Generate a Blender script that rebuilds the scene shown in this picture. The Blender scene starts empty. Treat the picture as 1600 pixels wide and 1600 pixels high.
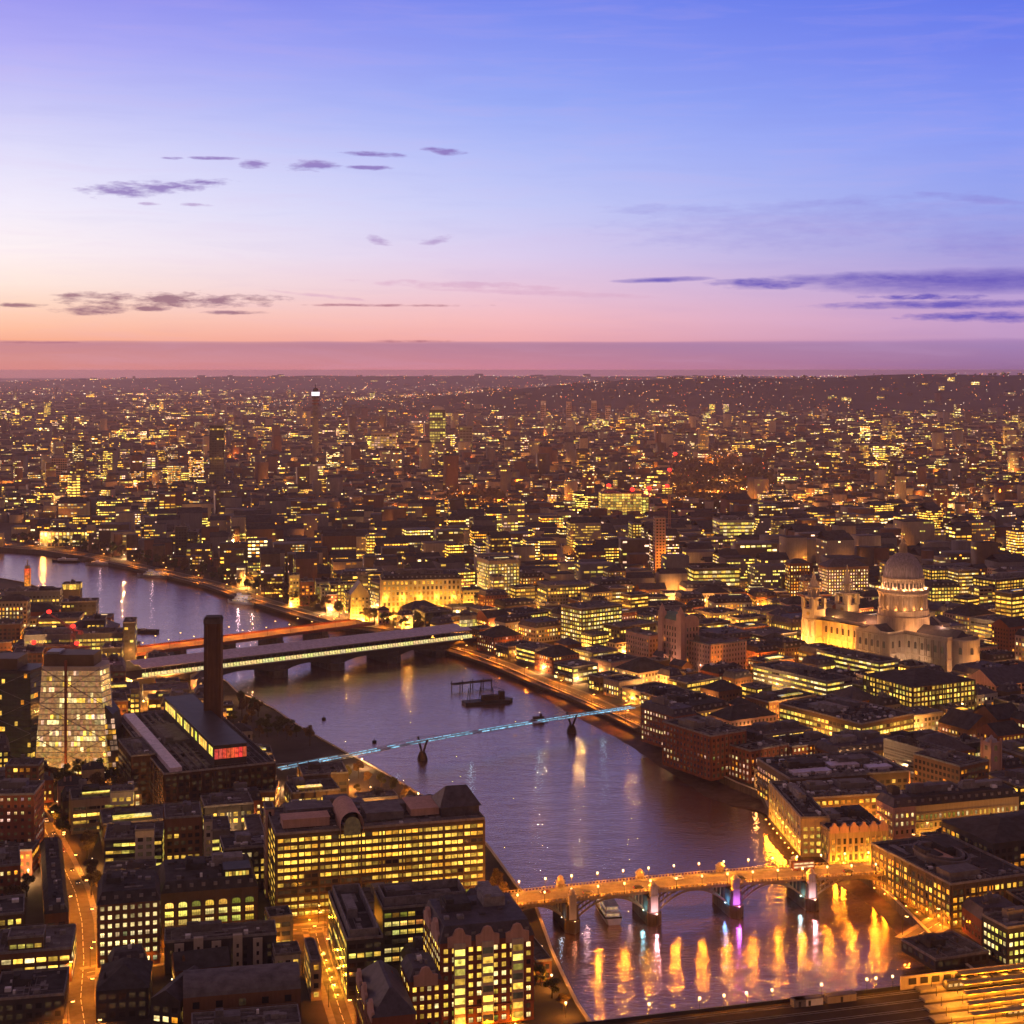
import bpy, math, random
import numpy as np
from mathutils import Vector, Matrix
random.seed(11); np.random.seed(11)
S = bpy.context.scene
COL = S.collection
rad = math.radians
F, CX, HY, CH = 2400.0, 800.0, 578.0, 250.0     # focal length in px of a 1600 px frame, horizon row, camera height (m)
G = 5.0                                          # street level above the river

# ------------------------------------------------------------------ camera, sky, sun, exposure
cam = bpy.data.objects.new('camera', bpy.data.cameras.new('camera')); COL.objects.link(cam)
cam.location = (0, 0, CH); cam.rotation_euler = (rad(90), 0, 0)
cam.data.sensor_width = 36; cam.data.lens = 36*F/1600; cam.data.shift_y = -(800-HY)/1600
cam.data.clip_start = 1; cam.data.clip_end = 120000
S.camera = cam
S.render.resolution_x = S.render.resolution_y = 1024
S.view_settings.view_transform = 'Standard'; S.view_settings.look = 'None'
S.view_settings.exposure = 0.0; S.view_settings.gamma = 1
try:
    S.cycles.use_light_tree = True; S.cycles.max_bounces = 6; S.cycles.diffuse_bounces = 2; S.cycles.glossy_bounces = 3
    S.cycles.volume_bounces = 0; S.cycles.caustics_reflective = False; S.cycles.caustics_refractive = False
    S.cycles.sample_clamp_indirect = 3.0; S.cycles.use_denoising = True
except Exception: pass

def lin(r, g, b):
    f = lambda c: c/12.92 if c <= .04045 else ((c+.055)/1.055)**2.4
    return (f(r/255), f(g/255), f(b/255), 1)

W = bpy.data.worlds.new('World'); S.world = W; W.use_nodes = True
nt = W.node_tree; nt.nodes.clear()
def N(t, **k):
    n = nt.nodes.new(t)
    for a, b in k.items(): setattr(n, a, b)
    return n
def setin(s, v):
    if hasattr(v, 'is_output'): nt.links.new(v, s)
    else: s.default_value = v
def M(op, a, b=0.0, c=0.0, clamp=False):
    n = N('ShaderNodeMath', operation=op, use_clamp=clamp)
    setin(n.inputs[0], a); setin(n.inputs[1], b); setin(n.inputs[2], c)
    return n.outputs[0]
def MIX(f, a, b, bt='MIX'):
    n = N('ShaderNodeMix', data_type='RGBA', blend_type=bt)
    setin(n.inputs[0], f); setin(n.inputs[6], a); setin(n.inputs[7], b)
    return n.outputs[2]
tc = N('ShaderNodeTexCoord'); sp = N('ShaderNodeSeparateXYZ'); nt.links.new(tc.outputs['Generated'], sp.inputs[0])
X_, Y_, Z_ = sp.outputs
hor = M('SQRT', M('ADD', M('MULTIPLY', X_, X_), M('MULTIPLY', Y_, Y_)))
tel = M('DIVIDE', Z_, M('MAXIMUM', hor, .001))          # tangent of the elevation
az = M('ARCTAN2', X_, Y_)
vv = M('MULTIPLY', tel, 2400.0); uu = M('MULTIPLY', az, 2400.0)
# slow undulation so the edge of the low cloud bank is not a ruled line
nz0 = N('ShaderNodeTexNoise'); cb = N('ShaderNodeCombineXYZ'); nt.links.new(M('MULTIPLY', uu, .006), cb.inputs[0]); nt.links.new(M('MULTIPLY', vv, .05), cb.inputs[1])
nt.links.new(cb.outputs[0], nz0.inputs['Vector']); nz0.inputs['Scale'].default_value = 1.0; nz0.inputs['Detail'].default_value = 4
vw = M('ADD', vv, M('MULTIPLY', M('SUBTRACT', nz0.outputs[0], .5), 4.0))
def ramp(stops):
    n = N('ShaderNodeValToRGB'); e = n.color_ramp.elements
    stops = sorted(((578-y)/640.0, c) for y, c in stops)
    e[0].position, e[0].color = max(0, stops[0][0]), lin(*stops[0][1])
    e[1].position, e[1].color = stops[-1][0], lin(*stops[-1][1])
    for p, c in stops[1:-1]:
        q = e.new(p); q.color = lin(*c)
    nt.links.new(M('DIVIDE', vw, 640.0, clamp=True), n.inputs[0])
    return n.outputs[0]
rl = ramp([(578,(212,136,134)),(560,(208,140,140)),(540,(198,136,144)),(536,(204,142,146)),(533,(246,174,145)),(515,(251,190,162)),(480,(252,214,194)),(450,(253,230,220)),(400,(252,240,243)),(330,(240,235,252)),(250,(222,220,251)),(180,(200,199,248)),(90,(176,172,246)),(0,(150,148,240)),(-50,(134,132,232))])
rm = ramp([(578,(205,132,150)),(560,(195,132,152)),(540,(182,130,155)),(536,(185,132,158)),(533,(240,170,172)),(500,(245,186,190)),(460,(236,196,214)),(400,(220,205,238)),(330,(200,203,247)),(250,(180,190,248)),(160,(152,170,246)),(80,(138,154,243)),(0,(120,138,239)),(-50,(102,120,230))])
rr = ramp([(578,(150,108,150)),(560,(160,120,165)),(540,(165,130,178)),(534,(172,134,184)),(530,(190,150,194)),(500,(198,160,206)),(450,(178,158,216)),(400,(160,156,222)),(320,(150,163,238)),(220,(136,154,244)),(100,(114,132,239)),(0,(95,118,234)),(-50,(78,98,222))])
b = M('DIVIDE', az, 0.31)
fl = M('MULTIPLY', b, -1.0, clamp=True); fr = M('MULTIPLY', b, 1.0, clamp=True)
sky = MIX(fl, rm, rl); sky = MIX(fr, sky, rr)
# towards the zenith and behind the camera the unseen sky is tinted dim mauve
sky = MIX(M('DIVIDE', M('SUBTRACT', tel, .25), .13, clamp=True), sky, (0.20, 0.118, 0.14, 1))
sky = MIX(M('MULTIPLY', M('SUBTRACT', .35, Y_), .9, clamp=True), sky, (0.15, 0.09, 0.115, 1))
# unseen warm skyglow added behind the camera to light facades facing it
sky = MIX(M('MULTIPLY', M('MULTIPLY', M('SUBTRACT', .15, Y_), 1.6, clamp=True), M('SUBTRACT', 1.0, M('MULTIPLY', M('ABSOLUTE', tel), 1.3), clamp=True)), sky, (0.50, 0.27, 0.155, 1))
# cloud wisps
cbn = N('ShaderNodeCombineXYZ'); nt.links.new(M('MULTIPLY', uu, 1/46.0), cbn.inputs[0]); nt.links.new(M('MULTIPLY', vv, 1/11.0), cbn.inputs[1])
nz = N('ShaderNodeTexNoise'); nt.links.new(cbn.outputs[0], nz.inputs['Vector']); nz.inputs['Scale'].default_value = 1.0; nz.inputs['Detail'].default_value = 6; nz.inputs['Roughness'].default_value = .62
nn = M('SUBTRACT', nz.outputs[0], .5)
def cloud(x, y, a, h, slope=0.0, rag=2.2, soft=.55):
    A = math.atan((x-800)/2400); u0 = 2400*A; v0 = (578-y)*math.cos(A)
    du = M('SUBTRACT', uu, u0); dv = M('SUBTRACT', M('SUBTRACT', vv, v0), M('MULTIPLY', du, slope))
    r = M('ADD', M('POWER', M('ABSOLUTE', M('DIVIDE', du, a)), 2.0), M('POWER', M('ABSOLUTE', M('DIVIDE', dv, h)), 2.0))
    m = M('ADD', M('SUBTRACT', 1.0, r), M('MULTIPLY', nn, rag*2))
    return M('DIVIDE', m, soft*2, clamp=True)
def clouds(sk, lst, colr, st):
    acc = None
    for c in lst:
        m = cloud(*c); acc = m if acc is None else M('MAXIMUM', acc, m)
    return MIX(M('MULTIPLY', acc, st), sk, lin(*colr))
sky = clouds(sky, [(220,295,95,13,.05),(320,284,48,6,.02),(395,257,26,7),(485,259,52,9),(572,262,42,4),(585,241,52,5,-.05),(700,236,40,6,-.05),(330,247,40,3),(270,247,18,3)], (128,98,180), .8)
sky = clouds(sky, [(592,375,22,7,-.15),(680,375,30,7,.15),(305,320,28,3),(235,319,22,3)], (160,120,185), .55)
sky = clouds(sky, [(262,469,185,12,0,2.6),(147,484,60,9),(355,488,62,3.5),(38,477,48,4),(232,482,30,5)], (138,92,118), .85)
sky = clouds(sky, [(600,477,150,2.6),(640,533,70,2.6),(60,535,60,2.2)], (170,108,128), .8)
sky = clouds(sky, [(1540,439,310,22,0,.45),(1400,436,230,13,0,.7),(1195,443,85,10,0,1.2),(1036,437,84,5,.03,.7),(1480,476,210,8,0,1.1),(1450,464,90,5,0,2.2),(1540,495,130,9,0,1.4)], (98,84,185), .92)
sky = clouds(sky, [(850,458,190,5,-.04,1.5),(500,462,90,3,-.1,2.0),(730,446,160,7,-.03,2.4)], (214,166,196), .55)
sky = clouds(sky, [(1250,350,300,40,.03,1.6,1.2),(1520,310,90,7,-.12,1.4),(1060,328,130,10,-.02,1.8,1.0),(1300,318,190,9,.05,1.8,1.0),(1540,380,110,22,0,1.8,1.0)], (138,126,210), .5)
# very faint long streaks of cirrus everywhere
cbs = N('ShaderNodeCombineXYZ'); nt.links.new(M('MULTIPLY', uu, 1/260.0), cbs.inputs[0]); nt.links.new(M('ADD', M('MULTIPLY', vv, 1/26.0), M('MULTIPLY', uu, .0006)), cbs.inputs[1])
nzs = N('ShaderNodeTexNoise'); nt.links.new(cbs.outputs[0], nzs.inputs['Vector']); nzs.inputs['Scale'].default_value = 1.0; nzs.inputs['Detail'].default_value = 7; nzs.inputs['Roughness'].default_value = .6; nzs.inputs['Distortion'].default_value = .4
stk = M('MULTIPLY', M('SUBTRACT', nzs.outputs[0], .48), 3.2, clamp=True)
sky = MIX(M('MULTIPLY', stk, .16), sky, lin(214,178,222)); sky = MIX(M('MULTIPLY', M('MULTIPLY', M('SUBTRACT', .50, nzs.outputs[0]), 3.0, clamp=True), .10), sky, lin(120,112,205))
# Nishita sky for the last daylight below the coloured cloud deck
ns = N('ShaderNodeTexSky', sky_type='NISHITA', sun_disc=False)
SUN_EL, SUN_AZ = rad(2.0), rad(-34)             # azimuth from +Y towards +X
ns.sun_elevation = SUN_EL; ns.sun_rotation = SUN_AZ
sky = MIX(.003, sky, ns.outputs[0], 'ADD')
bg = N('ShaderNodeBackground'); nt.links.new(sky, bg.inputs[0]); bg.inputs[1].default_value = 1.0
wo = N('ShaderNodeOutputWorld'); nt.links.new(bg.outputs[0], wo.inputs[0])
try: W.cycles.sampling_method = 'MANUAL'; W.cycles.sample_map_resolution = 1024
except Exception: pass

sd = bpy.data.lights.new('sun', 'SUN'); sd.energy = .7; sd.angle = rad(12); sd.color = (1, .5, .36)
so = bpy.data.objects.new('sun', sd); COL.objects.link(so)
sdir = Vector((math.sin(SUN_AZ)*math.cos(SUN_EL), math.cos(SUN_AZ)*math.cos(SUN_EL), math.sin(SUN_EL)+.06))
so.rotation_euler = sdir.to_track_quat('Z', 'Y').to_euler(); so.location = (-2000, 3000, 2000)

# ------------------------------------------------------------------ helpers
def P(px, py, z=0.0):
    """the point at height z that a ray through pixel (px, py) of the 1600 px photograph meets"""
    Y = F*(CH-z)/(py-HY); return Vector(((px-CX)*Y/F, Y))
def PX(x, y, z): return (CX+F*x/y, HY+F*(CH-z)/y)

def mat(name, col, rough=.95, var=.25, sc=.15, metal=0.0, spec=.06, streak=0.0, bump=0.0):
    m = bpy.data.materials.new(name); m.use_nodes = True; t = m.node_tree; bs = t.nodes['Principled BSDF']
    c = t.nodes.new('ShaderNodeTexCoord')
    n1 = t.nodes.new('ShaderNodeTexNoise'); n1.inputs['Scale'].default_value = sc; n1.inputs['Detail'].default_value = 6; n1.inputs['Roughness'].default_value = .65
    t.links.new(c.outputs['Object'], n1.inputs['Vector'])
    fac = n1.outputs[0]
    if streak:
        mp = t.nodes.new('ShaderNodeMapping'); mp.inputs['Scale'].default_value = (.9, .9, .06)
        t.links.new(c.outputs['Object'], mp.inputs[0]); n2 = t.nodes.new('ShaderNodeTexNoise'); n2.inputs['Scale'].default_value = 1.0; n2.inputs['Detail'].default_value = 3
        t.links.new(mp.outputs[0], n2.inputs['Vector'])
        mm = t.nodes.new('ShaderNodeMix'); mm.inputs[0].default_value = streak; t.links.new(fac, mm.inputs[2]); t.links.new(n2.outputs[0], mm.inputs[3]); fac = mm.outputs[0]
    r = t.nodes.new('ShaderNodeValToRGB'); r.color_ramp.elements[0].position = .3; r.color_ramp.elements[1].position = .7
    r.color_ramp.elements[0].color = tuple(x*(1-var) for x in col)+(1,); r.color_ramp.elements[1].color = tuple(min(1, x*(1+var)) for x in col)+(1,)
    t.links.new(fac, r.inputs[0]); t.links.new(r.outputs[0], bs.inputs['Base Color'])
    bs.inputs['Roughness'].default_value = rough; bs.inputs['Metallic'].default_value = metal; bs.inputs['Specular IOR Level'].default_value = spec
    if bump:
        bp = t.nodes.new('ShaderNodeBump'); bp.inputs['Strength'].default_value = bump; bp.inputs['Distance'].default_value = .3; t.links.new(n1.outputs[0], bp.inputs['Height']); t.links.new(bp.outputs[0], bs.inputs['Normal'])
    return m
def emit(name, col, st, nee=False):
    m = bpy.data.materials.new(name); m.use_nodes = True; bs = m.node_tree.nodes['Principled BSDF']
    bs.inputs['Base Color'].default_value = tuple(c*.5 for c in col)+(1,); bs.inputs['Emission Color'].default_value = col+(1,); bs.inputs['Emission Strength'].default_value = st
    m.cycles.emission_sampling = 'AUTO' if nee else 'NONE'
    return m
def winmat(name, sc=1.0, gloss=.12):
    """glass: dark and glossy; the face attribute 'glow' says how much lamp light comes out of that pane"""
    m = bpy.data.materials.new(name); m.use_nodes = True; t = m.node_tree; bs = t.nodes['Principled BSDF']
    bs.inputs['Base Color'].default_value = (.02, .02, .025, 1); bs.inputs['Roughness'].default_value = gloss; bs.inputs['Specular IOR Level'].default_value = .5
    a = t.nodes.new('ShaderNodeAttribute'); a.attribute_name = 'glow'
    c = t.nodes.new('ShaderNodeTexCoord'); n = t.nodes.new('ShaderNodeTexNoise'); n.inputs['Scale'].default_value = .55*sc; n.inputs['Detail'].default_value = 4
    t.links.new(c.outputs['Object'], n.inputs['Vector'])
    r = t.nodes.new('ShaderNodeMapRange'); r.inputs[1].default_value = .3; r.inputs[2].default_value = .7; r.inputs[3].default_value = .35; r.inputs[4].default_value = 1.6
    t.links.new(n.outputs[0], r.inputs[0]); v = t.nodes.new('ShaderNodeVectorMath'); v.operation = 'SCALE'
    t.links.new(a.outputs['Vector'], v.inputs[0]); t.links.new(r.outputs[0], v.inputs['Scale'])
    t.links.new(v.outputs[0], bs.inputs['Emission Color']); bs.inputs['Emission Strength'].default_value = 1.0
    m.cycles.emission_sampling = 'NONE'
    return m

MT = {
 'brick': mat('brown_brick', (.17,.085,.05), streak=.5), 'red': mat('red_brick', (.21,.075,.045), streak=.5), 'buff': mat('buff_stone', (.36,.27,.18), streak=.5),
 'pale': mat('pale_render', (.45,.38,.33), streak=.4), 'stone': mat('portland_stone', (.46,.37,.28), streak=.5), 'grey': mat('grey_concrete', (.16,.14,.14), streak=.5),
 'dark': mat('dark_cladding', (.05,.045,.05), rough=.45), 'bronze': mat('bronze_cladding', (.12,.08,.05), rough=.5), 'pink': mat('pink_granite', (.44,.26,.21), streak=.5),
 'roofd': mat('dark_roofing', (.055,.05,.055), var=.4, sc=.25), 'roofm': mat('lead_roofing', (.13,.115,.125), var=.4, sc=.25), 'roofg': mat('gravel_roofing', (.10,.085,.085), var=.5, sc=.3),
 'slate': mat('slate', (.075,.065,.08), var=.35, sc=.3, rough=.6), 'metal': mat('grey_metal', (.25,.23,.25), rough=.4, metal=.3), 'plant': mat('plant_housing', (.20,.18,.19), var=.4, sc=.4),
 'brickd': mat('dark_brick', (.065,.036,.025), streak=.6, var=.35), 'black': mat('black_metal', (.03,.028,.03), rough=.5), 'white': mat('white_paint', (.62,.58,.6), rough=.5), 'copper': mat('green_copper', (.13,.19,.16)),  # power station brick: the brown brick with a darker base colour
 'frame': mat('window_frame', (.10,.09,.08), rough=.5), 'solar': mat('solar_canopy', (.50,.42,.50), rough=.35, sc=.4), 'timber': mat('dark_timber', (.05,.035,.028)),
}
GL = winmat('lit_glass'); GLF = winmat('far_lit_glass', .08)
WALLN = {'brick':'brown brick','red':'red brick','buff':'buff stone','pale':'pale rendered','stone':'stone','grey':'grey concrete','dark':'dark clad','bronze':'bronze clad','pink':'pink granite'}

class MB:
    def __init__(s): s.v = []; s.f = []; s.g = []; s.m = []
    def poly(s, pts, m=0, g=(0,0,0)):
        i = len(s.v); s.v += [tuple(p) for p in pts]; s.f.append(tuple(range(i, i+len(pts)))); s.g.append(g); s.m.append(m); return s
    def faces(s, vs, fs, m=0, g=(0,0,0)):
        i = len(s.v); s.v += [tuple(p) for p in vs]
        for f in fs: s.f.append(tuple(i+k for k in f)); s.g.append(g); s.m.append(m)
        return s
    def box(s, x0, x1, y0, y1, z0, z1, m=0, bottom=True, top=True, g=(0,0,0)):
        v = [(x0,y0,z0),(x1,y0,z0),(x1,y1,z0),(x0,y1,z0),(x0,y0,z1),(x1,y0,z1),(x1,y1,z1),(x0,y1,z1)]
        f = [(0,1,5,4),(1,2,6,5),(2,3,7,6),(3,0,4,7)]
        if top: f.append((4,5,6,7))
        if bottom: f.append((3,2,1,0))
        return s.faces(v, f, m, g)
    def prism(s, poly, z0, z1, m=0, top=True, bottom=False):
        n = len(poly); v = [(p[0],p[1],z0) for p in poly]+[(p[0],p[1],z1) for p in poly]
        f = [(i,(i+1)%n,n+(i+1)%n,n+i) for i in range(n)]
        if top: f.append(tuple(range(n,2*n)))
        if bottom: f.append(tuple(range(n-1,-1,-1)))
        return s.faces(v, f, m)
    def lathe(s, prof, n=16, cx=0, cy=0, m=0, a0=0, a1=2*math.pi, cap=True, sq=1.0):
        full = abs(a1-a0-2*math.pi) < 1e-6; k = n if full else n+1
        v = [(cx+r*math.cos(a0+(a1-a0)*i/n), cy+r*sq*math.sin(a0+(a1-a0)*i/n), z) for r, z in prof for i in range(k)]
        f = []
        for j in range(len(prof)-1):
            for i in range(n):
                a, b2 = i, (i+1) % k; f.append((j*k+a, j*k+b2, (j+1)*k+b2, (j+1)*k+a))
        if cap and full: f.append(tuple((len(prof)-1)*k+i for i in range(k)))
        return s.faces(v, f, m)
    def beam(s, a, b2, w, h=None, m=0, up=(0,0,1), g=(0,0,0)):
        a = Vector(a); b2 = Vector(b2); d = b2-a
        if d.length < 1e-6: return s
        d.normalize(); u = Vector(up)
        if abs(d.dot(u)) > .98: u = Vector((1,0,0))
        r = d.cross(u).normalized()*(w/2); u2 = r.cross(d).normalized()*((h or w)/2)
        v = [a-r-u2,a+r-u2,a+r+u2,a-r+u2,b2-r-u2,b2+r-u2,b2+r+u2,b2-r+u2]
        return s.faces(v, [(0,1,5,4),(1,2,6,5),(2,3,7,6),(3,0,4,7),(3,2,1,0),(4,5,6,7)], m, g)
    def build(s, name, mats, parent=None, loc=(0,0,0), rz=0.0, smooth=False):
        me = bpy.data.meshes.new(name); me.from_pydata(s.v, [], s.f)
        if not isinstance(mats, (list, tuple)): mats = [mats]
        for q in mats: me.materials.append(q)
        if any(s.m): me.polygons.foreach_set('material_index', s.m)
        if any(any(g) for g in s.g):
            at = me.attributes.new('glow', 'FLOAT_VECTOR', 'FACE'); at.data.foreach_set('vector', np.array(s.g, dtype=np.float32).ravel())
        if smooth: me.polygons.foreach_set('use_smooth', [True]*len(s.f))
        me.update(); o = bpy.data.objects.new(name, me); COL.objects.link(o)
        o.location = loc; o.rotation_euler = (0,0,rz)
        if parent: o.parent = parent
        return o
def tag(o, label=None, cat=None, group=None, kind=None):
    if label: o['label'] = label
    if cat: o['category'] = cat
    if group: o['group'] = group
    if kind: o['kind'] = kind
    return o
def root(name, label, cat, loc=(0,0,0), rz=0.0, group=None):
    o = bpy.data.objects.new(name, None); COL.objects.link(o); o.location = loc; o.rotation_euler = (0,0,rz); o.empty_display_size = 2
    return tag(o, label, cat, group)
def copy_tree(o, parent=None):
    c = o.copy(); COL.objects.link(c); c.parent = parent
    for ch in list(o.children): copy_tree(ch, c)
    return c
def plight(parent, loc, watts, col, size=.3, name='light'):
    d = bpy.data.lights.new(name, 'POINT'); d.energy = watts; d.color = col; d.shadow_soft_size = size
    o = bpy.data.objects.new(name, d); COL.objects.link(o); o.location = loc
    if parent: o.parent = parent
    return o

# tints of lit rooms
TINT = {'y':(1,.57,.075),'g':(.88,.70,.12),'w':(1,.74,.30),'o':(1,.33,.02),'a':(1,.44,.04),'p':(1,.58,.36)}
def glow(pal, st=1.0):
    c = TINT[random.choice(pal)]; k = st*random.choice((.25,.45,.7,.9,1.0,1.25,1.6)); return (c[0]*k, c[1]*k, c[2]*k)
# ------------------------------------------------------------------ occupancy raster (metres), used to keep buildings apart
OX0, OX1, OY0, OY1, OS = -720.0, 1020.0, 560.0, 2500.0, 2.0
ONX, ONY = int((OX1-OX0)/OS), int((OY1-OY0)/OS)
gx, gy = np.meshgrid(OX0+OS*(np.arange(ONX)+.5), OY0+OS*(np.arange(ONY)+.5), indexing='ij')
OCC = np.zeros((ONX, ONY), bool)
def inpoly(poly, X, Y):
    r = np.zeros(X.shape, bool); n = len(poly)
    for i in range(n):
        x0, y0 = poly[i][0], poly[i][1]; x1, y1 = poly[(i+1) % n][0], poly[(i+1) % n][1]
        if y0 == y1: continue
        c = ((y0 > Y) != (y1 > Y)) & (X < (x1-x0)*(Y-y0)/(y1-y0)+x0); r ^= c
    return r
def mark(poly): 
    global OCC
    xs = [p[0] for p in poly]; ys = [p[1] for p in poly]
    i0, i1 = max(0, int((min(xs)-OX0)/OS)-1), min(ONX, int((max(xs)-OX0)/OS)+2); j0, j1 = max(0, int((min(ys)-OY0)/OS)-1), min(ONY, int((max(ys)-OY0)/OS)+2)
    if i0 < i1 and j0 < j1: OCC[i0:i1, j0:j1] |= inpoly(poly, gx[i0:i1, j0:j1], gy[i0:i1, j0:j1])
def rect(x, y, w, d, rot, buf=0.0):
    """front mid point (x, y), width w, depth d"""
    c, s = math.cos(rot), math.sin(rot); q = []
    for a, b2 in ((-w/2-buf,-buf),(w/2+buf,-buf),(w/2+buf,d+buf),(-w/2-buf,d+buf)): q.append((x+a*c-b2*s, y+a*s+b2*c))
    return q
def free(x, y, w, d, rot):
    c, s = math.cos(rot), math.sin(rot)
    na, nb = max(2, int(w/3)+1), max(2, int(d/3)+1)
    A, B2 = np.meshgrid(np.linspace(-w/2, w/2, na), np.linspace(0, d, nb))
    i = ((x+A*c-B2*s-OX0)/OS).astype(int); j = ((y+A*s+B2*c-OY0)/OS).astype(int)
    if i.min() < 0 or j.min() < 0 or i.max() >= ONX or j.max() >= ONY: return False
    return not OCC[i, j].any()
def stripmark(pts, w):
    for a, b2 in zip(pts, pts[1:]):
        d = (b2-a); n = Vector((-d.y, d.x)).normalized()*w/2; e = d.normalized()*1.0
        mark([a-n-e, b2-n+e, b2+n+e, a+n-e])

# ------------------------------------------------------------------ the river, the ground and the quays
SB = [(960,1680),(930,1632),(903,1592),(880,1545),(862,1505),(850,1470),(838,1436),(806,1400),(785,1370),(762,1338),(735,1310),(690,1280),(640,1246),(590,1216),(545,1192),(510,1172),(468,1148),(430,1121),(402,1106),(372,1094),(355,1077),(330,1063),(290,1050),(238,1036),(200,1008),(160,975),(100,940),(40,918),(-60,900),(-200,888),(-420,876)]
NB = [(1760,1700),(1640,1622),(1560,1568),(1500,1522),(1455,1482),(1420,1447),(1388,1415),(1352,1385),(1310,1362),(1256,1338),(1222,1312),(1204,1284),(1190,1254),(1150,1238),(1098,1212),(1050,1182),(1000,1148),(950,1124),(900,1102),(850,1080),(790,1053),(730,1030),(668,1012),(600,992),(540,986),(470,966),(400,946),(330,922),(270,906),(200,890),(130,876),(60,866),(-20,860),(-160,854),(-420,846)]
SBw = [P(*p) for p in SB]; NBw = [P(*p) for p in NB]
mark([tuple(p) for p in SBw] + [tuple(p) for p in reversed(NBw)])
RIVER = [tuple(p) for p in SBw] + [tuple(p) for p in reversed(NBw)]
FARX, FARY = 26000.0, 47000.0
gb = MB()
gb.poly([(p.x, p.y, G) for p in reversed(NBw)] + [(NBw[0].x, -600, G), (FARX, -600, G), (FARX, FARY, G), (-FARX, FARY, G), (-FARX, NBw[-1].y+3000, G), (-6000, NBw[-1].y+900, G)])
gb.poly([(p.x, p.y, G) for p in SBw] + [(-6000, SBw[-1].y+700, G), (-FARX, SBw[-1].y+2600, G), (-FARX, -600, G), (SBw[0].x, -600, G)])
MT['ground'] = mat('city_ground', (.06,.05,.045), var=.5, sc=.02)
tag(gb.build('ground', MT['ground']), 'dark paved city ground on both banks', None, None, 'structure')

mw = bpy.data.materials.new('river_water'); mw.use_nodes = True; t = mw.node_tree; bs = t.nodes['Principled BSDF']
bs.inputs['Base Color'].default_value = (.10,.062,.055,1); bs.inputs['Metallic'].default_value = 0; bs.inputs['Specular Tint'].default_value = (1,.80,.72,1); bs.inputs['Roughness'].default_value = .13; bs.inputs['IOR'].default_value = 1.36; bs.inputs['Specular IOR Level'].default_value = .5
c = t.nodes.new('ShaderNodeTexCoord'); hs = None
for scl, amp, st in ((.7, .32, (1,1.8,1)), (.22, .62, (1,2.4,1)), (.05, 1.1, (1,1.8,1))):
    mp = t.nodes.new('ShaderNodeMapping'); mp.inputs['Scale'].default_value = st; mp.inputs['Rotation'].default_value = (0,0,rad(12)); t.links.new(c.outputs['Object'], mp.inputs[0])
    n = t.nodes.new('ShaderNodeTexNoise'); n.inputs['Scale'].default_value = scl; n.inputs['Detail'].default_value = 3; t.links.new(mp.outputs[0], n.inputs['Vector'])
    q = t.nodes.new('ShaderNodeMath'); q.operation = 'MULTIPLY'; q.inputs[1].default_value = amp; t.links.new(n.outputs[0], q.inputs[0])
    if hs is None: hs = q.outputs[0]
    else:
        ad = t.nodes.new('ShaderNodeMath'); ad.operation = 'ADD'; t.links.new(hs, ad.inputs[0]); t.links.new(q.outputs[0], ad.inputs[1]); hs = ad.outputs[0]
bp = t.nodes.new('ShaderNodeBump'); bp.inputs['Strength'].default_value = .7; bp.inputs['Distance'].default_value = .5; t.links.new(hs, bp.inputs['Height']); t.links.new(bp.outputs[0], bs.inputs['Normal'])
n = t.nodes.new('ShaderNodeTexNoise'); n.inputs['Scale'].default_value = .012; n.inputs['Detail'].default_value = 5; mp = t.nodes.new('ShaderNodeMapping'); mp.inputs['Scale'].default_value = (1,2.6,1); mp.inputs['Rotation'].default_value = (0,0,rad(-38)); t.links.new(c.outputs['Object'], mp.inputs[0]); t.links.new(mp.outputs[0], n.inputs['Vector'])
q = t.nodes.new('ShaderNodeMapRange'); q.inputs[1].default_value = .35; q.inputs[2].default_value = .65; q.inputs[3].default_value = .07; q.inputs[4].default_value = .17; t.links.new(n.outputs[0], q.inputs[0]); t.links.new(q.outputs[0], bs.inputs['Roughness'])   # wind patches
gs = t.nodes.new('ShaderNodeBsdfGlossy'); gs.inputs['Color'].default_value = (.98,.68,.57,1); t.links.new(q.outputs[0], gs.inputs['Roughness']); t.links.new(bp.outputs[0], gs.inputs['Normal'])
mx = t.nodes.new('ShaderNodeMixShader'); mx.inputs[0].default_value = .38; t.links.new(bs.outputs[0], mx.inputs[1]); t.links.new(gs.outputs[0], mx.inputs[2]); t.links.new(mx.outputs[0], t.nodes['Material Output'].inputs['Surface'])
wb = MB(); wb.poly([(-8000,200,0),(1500,200,0),(1500,5500,0),(-8000,5500,0)])
tag(wb.build('river_water', mw), 'broad tidal river reflecting the dusk sky and lamps', None, None, 'structure')

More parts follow.
